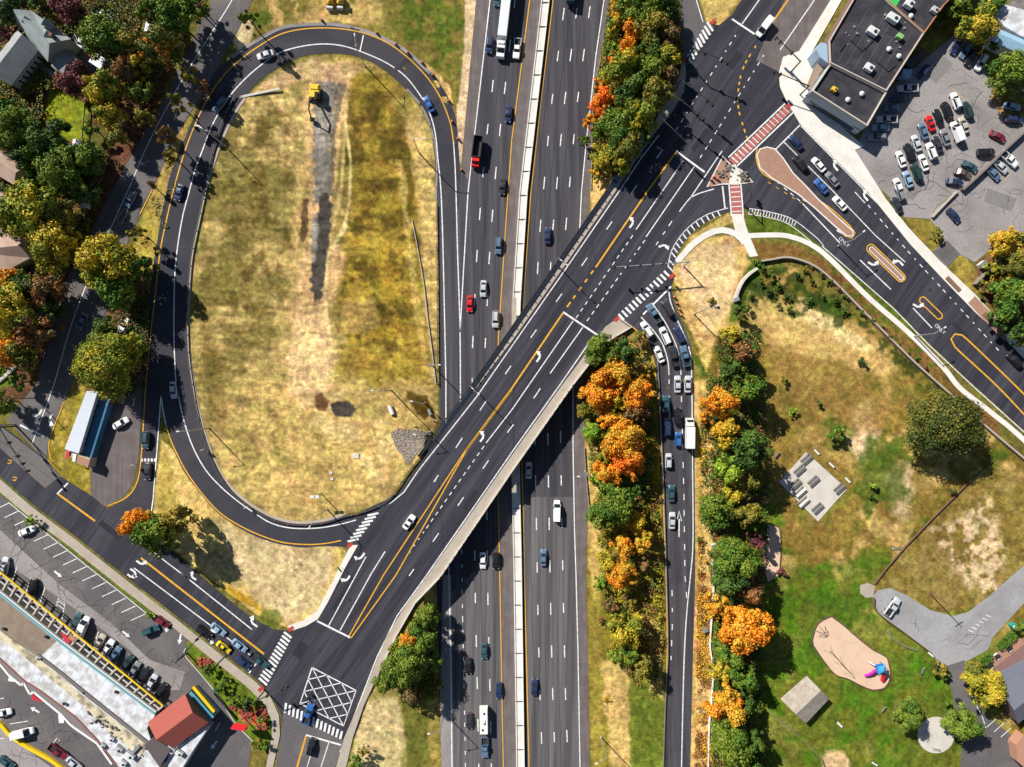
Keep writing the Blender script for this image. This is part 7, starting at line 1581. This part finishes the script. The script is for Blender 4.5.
MB().tube([(-4.2,0,2.6),(4.2,0,2.6)], .05, 6).build('top_bar', M['darksteel'], t)
for s in (-4.2, 0, 4.2):
    for q in (-1, 1): MB().tube([(s,0,2.6),(s,q*1.1,0)], .035, 5).build('leg', M['steel'], t)
for x in (-3,-1.4,1.4,3):
    sw = MB().box(x-.25, x+.25, -.1, .1, .5, .55).build('seat', M['black'], t)
    for q in (-.22, .22): o = MB().tube([(x+q,0,.55),(x+q,0,2.6)], .02, 4).build('chain', M['steel'], t); o.parent = sw
t = empty('spring_rider', W(822, 631, UP+.06), 0, 'dark climbing frame at the upper left of the sand', 'climbing frame')
for k in range(6):
    a_ = k*1.047; MB().tube([(1.6*math.cos(a_),1.6*math.sin(a_),0),(.9*math.cos(a_),.9*math.sin(a_),1.2),(0,0,1.6)], .06, 5).build('bar', M['darksteel'], t)
# patio furniture and hedges of the slate roofed house
def hedge(x, y, L, Wd, ang, lb, h=1.5):
    t = empty('hedge', W(x, y, UP), R(-ang), lb, 'hedge', 'clipped hedges by the patio'); r = np.random.default_rng(int(x)); n = int(L*Wd*60)
    P = np.stack([r.uniform(-L/2, L/2, n), r.uniform(-Wd/2, Wd/2, n), h*(1-.55*r.random(n)**3)], 1); e = np.hypot(np.clip(abs(P[:, 0])-L/2+Wd/2, 0, 9), P[:, 1]); P = P[e < Wd/2]; n = len(P)
    t1 = r.normal(size=(n, 3)); t1[:, 2] *= .5; t1 /= np.linalg.norm(t1, axis=1)[:, None]; t2 = np.cross(t1, r.normal(size=(n, 3))); t2 /= np.linalg.norm(t2, axis=1)[:, None]
    Q = np.stack([P-t1*.2, P+t2*.14, P+t1*.2, P-t2*.14], 1).reshape(-1, 3); me = bpy.data.meshes.new('foliage'); me.from_pydata(Q.tolist(), [], np.arange(len(Q)).reshape(-1, 4).tolist())
    ca = me.color_attributes.new('leaf', 'FLOAT_COLOR', 'POINT'); ca.data.foreach_set('color', np.repeat(np.concatenate([r.random((n, 1)), r.random((n, 1))*.2, np.zeros((n, 1)), np.ones((n, 1))], 1), 4, 0).astype(np.float32).ravel()); me.materials.append(LM['gr'])
    o = link(bpy.data.objects.new('foliage', me)); o.parent = t; MB().box(-L/2+.3, L/2-.3, -.1, .1, 0, .9).build('stem', M['wood'], t)
hedge(1004,639,6.2,2.6,-42,'long rounded hedge above the pink patio'); hedge(983,658,4.2,2.4,-40,'shorter hedge left of the pink patio')
for x, y, lb in ((1008,648,'dark patio table nearest the long hedge'),(996,656,'patio table in the middle of the pink patio'),(989,665,'blue patio table nearest the drive')): 
    t = empty('patio_table', W(x, y, UP+.12), R(35), lb, 'table', 'tables on the pink patio'); MB().box(-.8, .8, -.45, .45, .7, .76).build('tabletop', M['darksteel'], t); MB().box(-.5, .5, -.05, .05, 0, .7).build('leg', M['darksteel'], t)
    for s in (-1, 1): MB().box(-.6, .6, s*.8-.2, s*.8+.2, .4, .48).build('seat', M['white'], t)
t = empty('garbage_bin', W(957, 700, UP+.05), R(20), 'dark waste bin on the kerb of the lower drive', 'waste bin'); MB().box(-.5,.5,-.5,.5,0,1.1,-.06,-.06).build('body', M['darksteel'], t); MB().box(-.6,.6,-.6,.6,1.1,1.2).build('lid', M['black'], t)
t = empty('portable_toilet', W(1011, 625, UP), R(30), 'teal cabin with white top by the long hedge', 'cabin'); MB().box(-.7,.7,-.7,.7,0,2.1,.03,.03).build('cabin', flat('cabin_teal', (.02,.25,.22)), t); MB().box(-.75,.75,-.75,.75,2.1,2.25,.1,.1).build('roof', wallw, t)
for x, y, lb in ((704,629,'small grey cabinet on the leafy verge, upper one'),(703,709,'small grey cabinet on the leafy verge, lower one'),(713,545,'white cabinet standing in the belt shade'),(735,304-4,'white cabinet beside the curved wall end')):
    t = empty('utility_cabinet', W(x, y, zt(x, y)), R(20), lb, 'utility cabinet'); MB().box(-.7,.7,-.4,.4,0,1.4,.02,.02).build('cabinet', M['lamp_w'] if 'white' in lb else M['steel'], t); MB().box(-.8,.8,-.5,.5,1.4,1.5).build('lid', M['steel'], t)
for x, y, lb in ((137,464,'white panel sign at the diner lot kerb'),(206,449,'small square sign on the inner ramp edge'),(249,506,'small square sign on the lower ramp edge')):
    t = empty('road_sign', W(x, y, zt(x, y)), R(20), lb, 'road sign', 'small signs by the loop'); MB().tube([(0,0,0),(0,0,2.6)], .05, 6).build('post', M['steel'], t); MB().box(-.55,.55,-.04,.04,1.6,2.7).build('panel', M['white'], t)
for x, y, lb in ((858,285,'grey planter on the pavement, first'),)[:0]: pass
for x, y, lb in ((953,284,'brown planter strip in the white pavement, upper one'),(990,320,'brown planter strip in the white pavement, lower one')):
    o = MB().box(-2.6, 2.6, -.6, .6, 0, .25, .05, .05).build('planter', flat('planter_soil', (.22,.12,.07))); o.location = W(x, y, UP+.2); o.rotation_euler.z = R(-46); tag(o, lb, 'planter')
t = empty('bus_shelter', W(980, 265, UP+.02), R(40), 'white utility box group by the olive shrub', 'utility box'); MB().box(-1.0,1.0,-.6,.6,0,1.6).build('box', wallw, t); MB().box(-1.1,1.1,-.7,.7,1.6,1.7).build('lid', M['steel'], t)
# undergrowth of the wooded strips: uncountable low growth
LAWN = [(44,90),(62,88),(90,104),(89,142),(68,144),(42,124)]; DRV_ = [(68,34),(76,33),(106,72),(96,80),(78,66)]
def undergrowth(poly, n, mats, seed, zmax=2.2, ls=.26, avoid=None):
    for mi, k in enumerate(mats):
        r = np.random.default_rng(seed+mi); xs = [p[0] for p in poly]; ys = [p[1] for p in poly]
        nc = n//26; X = r.uniform(min(xs), max(xs), nc*3); Y = r.uniform(min(ys), max(ys), nc*3); m = inpoly(X, Y, poly)&(fbm(X, Y, 14, seed+mi*5) > .47); X = X[m][:nc]; Y = Y[m][:nc]
        if len(X) == 0: continue
        X = np.repeat(X, 26)+r.normal(size=len(X)*26)*2.2; Y = np.repeat(Y, 26)+r.normal(size=len(Y)*26)*2.2; m = inpoly(X, Y, poly) & ~inpoly(X, Y, LAWN) & ~inpoly(X, Y, DRV_) & ~inpoly(X, Y, lsP); X = X[m]; Y = Y[m]; n_ = len(X)
        Zz = zt_np(X, Y)+r.random(n_)**1.6*zmax+.1; Kk = (CZ-Zz)/FP; P = np.stack([(X-512)*Kk, (383.5-Y)*Kk, Zz], 1)
        t1 = r.normal(size=(n_, 3)); t1[:, 2] *= .5; t1 /= np.linalg.norm(t1, axis=1)[:, None]; t2 = np.cross(t1, r.normal(size=(n_, 3))); t2[:, 2] *= .6; t2 /= np.linalg.norm(t2, axis=1)[:, None]
        Q = np.stack([P-t1*ls, P+t2*ls*.7, P+t1*ls, P-t2*ls*.7], 1).reshape(-1, 3); me = bpy.data.meshes.new('undergrowth'); me.from_pydata(Q.tolist(), [], np.arange(len(Q)).reshape(-1, 4).tolist())
        ca = me.color_attributes.new('leaf', 'FLOAT_COLOR', 'POINT'); lv = np.repeat(np.stack([r.random(n_), r.random(n_), np.zeros(n_), np.ones(n_)], 1), 4, 0); ca.data.foreach_set('color', lv.astype(np.float32).ravel()); me.materials.append(LM[k])
        tag(link(bpy.data.objects.new('undergrowth', me)), kind='stuff')
undergrowth([(596,340),(640,330),(652,362),(656,470),(662,580),(664,640),(656,700),(640,690),(606,650),(600,560),(590,480),(586,400)], 8000, ['dk','yg','ru'], 11)
undergrowth([(716,330),(760,330),(768,420),(772,500),(765,600),(765,790),(712,790),(712,600),(704,520),(700,420)], 11000, ['dk','gr','ru'], 21)
undergrowth([(612,-20),(680,-20),(684,60),(655,115),(625,168),(598,180),(592,110)], 16000, ['dk','yg','ru'], 31)
undergrowth([(-20,-20),(200,-20),(170,60),(150,100),(100,90),(60,90),(40,120),(70,145),(110,150),(90,230),(50,300),(30,360),(-20,380)], 40000, ['dk','ol','ru'], 41, 2.6)
undergrowth([(108,280),(150,290),(146,390),(110,400),(84,384),(96,330)], 6000, ['dk','ru'], 51)
undergrowth([(1000,232),(1060,232),(1060,360),(1020,345),(995,310),(990,280)], 6000, ['dk','ye'], 61)
undergrowth([(386,650),(430,600),(438,610),(438,700),(400,702)], 5000, ['gr','yg'], 71)
undergrowth([(700,400),(706,400),(704,560),(712,640),(712,790),(694,790),(698,560)], 3000, ['ye','ru'], 81, .7)
undergrowth([(160,150),(200,80),(190,130),(160,260),(146,300),(140,250)], 900, ['ol'], 91, .6)

# ------------------------------------------------------------------ wear: sealed cracks, joints, manholes, barrier joints
rw_ = random.Random(21)
def cracks(parent, poly, n, off, w=.07, m='seam', L=14):
    mb = MB(); xs = [p[0] for p in poly]; ys = [p[1] for p in poly]; k = 0
    while k < n:
        x, y = rw_.uniform(min(xs), max(xs)), rw_.uniform(min(ys), max(ys))
        if not bool(inpoly(np.array([x]), np.array([y]), poly)[0]): continue
        a = rw_.uniform(0, 6.28); q = [(x, y)]
        for s in range(rw_.randint(3, int(L))):
            a += rw_.gauss(0, .45); x += 3*math.cos(a); y += 3*math.sin(a)
            if not bool(inpoly(np.array([x]), np.array([y]), poly)[0]): break
            q.append((x, y))
        if len(q) > 2: ribbon(mb, q, w*rw_.uniform(.6, 1.5), off, UPF)
        k += 1
    mb.build('sealed_cracks', M[m], parent)
LOTP = [(948,44),(958,34),(990,85),(1000,125),(1060,100),(1060,240),(1000,236),(950,240),(930,216),(905,212),(870,176),(888,100)]
cracks(lot, LOTP, 70, .06, .09)
cracks(mlot, [(0,505),(50,540),(145,615),(180,650),(215,700),(160,690),(60,600),(0,560)], 60, .068, .08)
cracks(mlot, [(0,670),(30,700),(90,742),(110,766),(0,766)], 24, .068, .08)
cracks(drv, [(880,595),(960,640),(1013,580),(985,650),(950,665)], 14, .06, .07)
cracks(street, [(660,160),(690,60),(740,20),(780,80),(790,150),(720,150)], 18, .085, .08)
cracks(street, [(0,430),(100,510),(200,580),(280,640),(300,700),(250,670),(100,560),(0,470)], 26, .085, .07)
st = MB()
for a, b in (((428,448),(450,585)),): pass
for p in ([(436,440),(445,570)], [(589,219),(606,338)], [(513,329),(513,470)]): ribbon(st, lin(p, 6), .22, .094, UPF)
st.build('expansion_joint', M['darksteel'], street)
mh = MB()
for x, y in ((700,120),(730,92),(655,205),(690,180),(600,290),(560,340),(350,600),(320,650),(250,640),(180,560),(90,515),(870,225),(930,290),(980,350),(760,90),(330,700),(820,190),(300,660)):
    p = W(x, y, UP); n = 12
    mh.add([(p.x+.42*math.cos(t*6.2832/n), p.y+.42*math.sin(t*6.2832/n), UP+.096) for t in range(n)], [tuple(range(n))])
mh.build('manhole_covers', M['seam'], street)
jb = MB()
for k in range(34):
    y = -20+k*24; p = W(li(BAR, y), y, 0); jb.box(p.x-1.25, p.x+1.25, p.y-.04, p.y+.04, .3, .975)
jb.build('barrier_joints', M['seam'], bar)
pj = MB()
for k in range(30):
    t = k/29; q = lerp((471,385.5),(606,191), t); p = W(q[0]+1, q[1]+.6, UP); pj.box(p.x-.12, p.x+.12, p.y-.12, p.y+.12, UP+.3, UP+1.5)
    q = lerp((573,385),(441,576), t); p = W(q[0]-.6, q[1], UP); pj.box(p.x-.12, p.x+.12, p.y-.12, p.y+.12, UP+.8, UP+1.25)
pj.build('railing_posts', M['darksteel'], br)
# seams and clutter on the strip roof
strip = [o for o in C.objects if o.name.startswith('shopping_strip')][0]
sm = MB()
for k in range(1, 12):
    a_ = W(*lerp((58,641),(155,714), k/12), zs+.16); b_ = W(*lerp((41,657),(151,741), k/12), zs+.16); sm.bar(a_, b_, .06, zs+.14, zs+.165)
for k in range(1, 16):
    a_ = W(*lerp((0,632),(118,724), k/16), zs-.1); b_ = W(*lerp((0,657),(97,738), k/16), zs-.1); sm.bar(a_, b_, .06, zs-.155, zs-.13)
sm.build('roof_seams', flat('seam_grey', (.33,.32,.32)), strip)
sm = MB()
for k in range(26):
    q = lerp((96,708),(150,748), rw_.random()); x, y = q[0]-rw_.uniform(0, 14), q[1]+rw_.uniform(-2, 12); p = W(x, y, zs); s = rw_.uniform(.12, .38); sm.box(p.x-s, p.x+s, p.y-s*.6, p.y+s*.6, zs-.15, zs+rw_.uniform(.1, .5))
sm.build('roof_clutter', flat('clutter_grey', (.16,.15,.15), .8, .4), strip)
b = [o for o in C.objects if o.name.startswith('commercial_building')][0]
sm = MB()
for a_, c_ in (((850,40),(862,52)),((862,52),(874,40)),((876,62),(888,72)),((888,72),(896,66)),((840,52),(846,44))):
    for t in (0, 1): P = W(*a_, z1); Q = W(*c_, z1); sm.bar(P, Q, .12, z1+.1, z1+.22)
for k in range(14):
    p = W(rw_.uniform(845, 905), rw_.uniform(15, 60), z1); s = rw_.uniform(.12, .3); sm.box(p.x-s, p.x+s, p.y-s, p.y+s, z1+.04, z1+rw_.uniform(.15, .4))
sm.build('roof_pipes', M['steel'], b)

pa_ = MB()
for x, y, a, L, wd_ in ((700,140,-55,26,5),(735,60,-55,18,8),(620,250,-55,30,4),(340,600,-58,24,5),(110,530,38,26,6),(220,620,38,20,5),(470,500,-55,22,4),(880,250,45,18,5),(960,330,48,20,5),(300,650,-58,16,10)):
    ca_, sa_ = math.cos(R(a)), math.sin(R(a)); ribbon(pa_, [(x-ca_*L/2, y-sa_*L/2), (x+ca_*L/2, y+sa_*L/2)], wd_*MPP, .0815, UPF)
pa_.build('asphalt_patches', mat('asphalt_patch', (.026,.026,.034), .9, .25, 2.0, .2), street)
pa_ = MB()
for x, y, a, L, wd_ in ((940,70,-50,26,12),(975,110,40,18,10),(915,190,-50,20,10),(1000,200,20,30,14),(960,145,20,14,9)):
    ca_, sa_ = math.cos(R(a)), math.sin(R(a)); ribbon(pa_, [(x-ca_*L/2, y-sa_*L/2), (x+ca_*L/2, y+sa_*L/2)], wd_*MPP, .056, UPF)
pa_.build('asphalt_patches', mat('asphalt_patch_lot', (.21,.195,.19), .95, .25, 2.0, .2), lot)
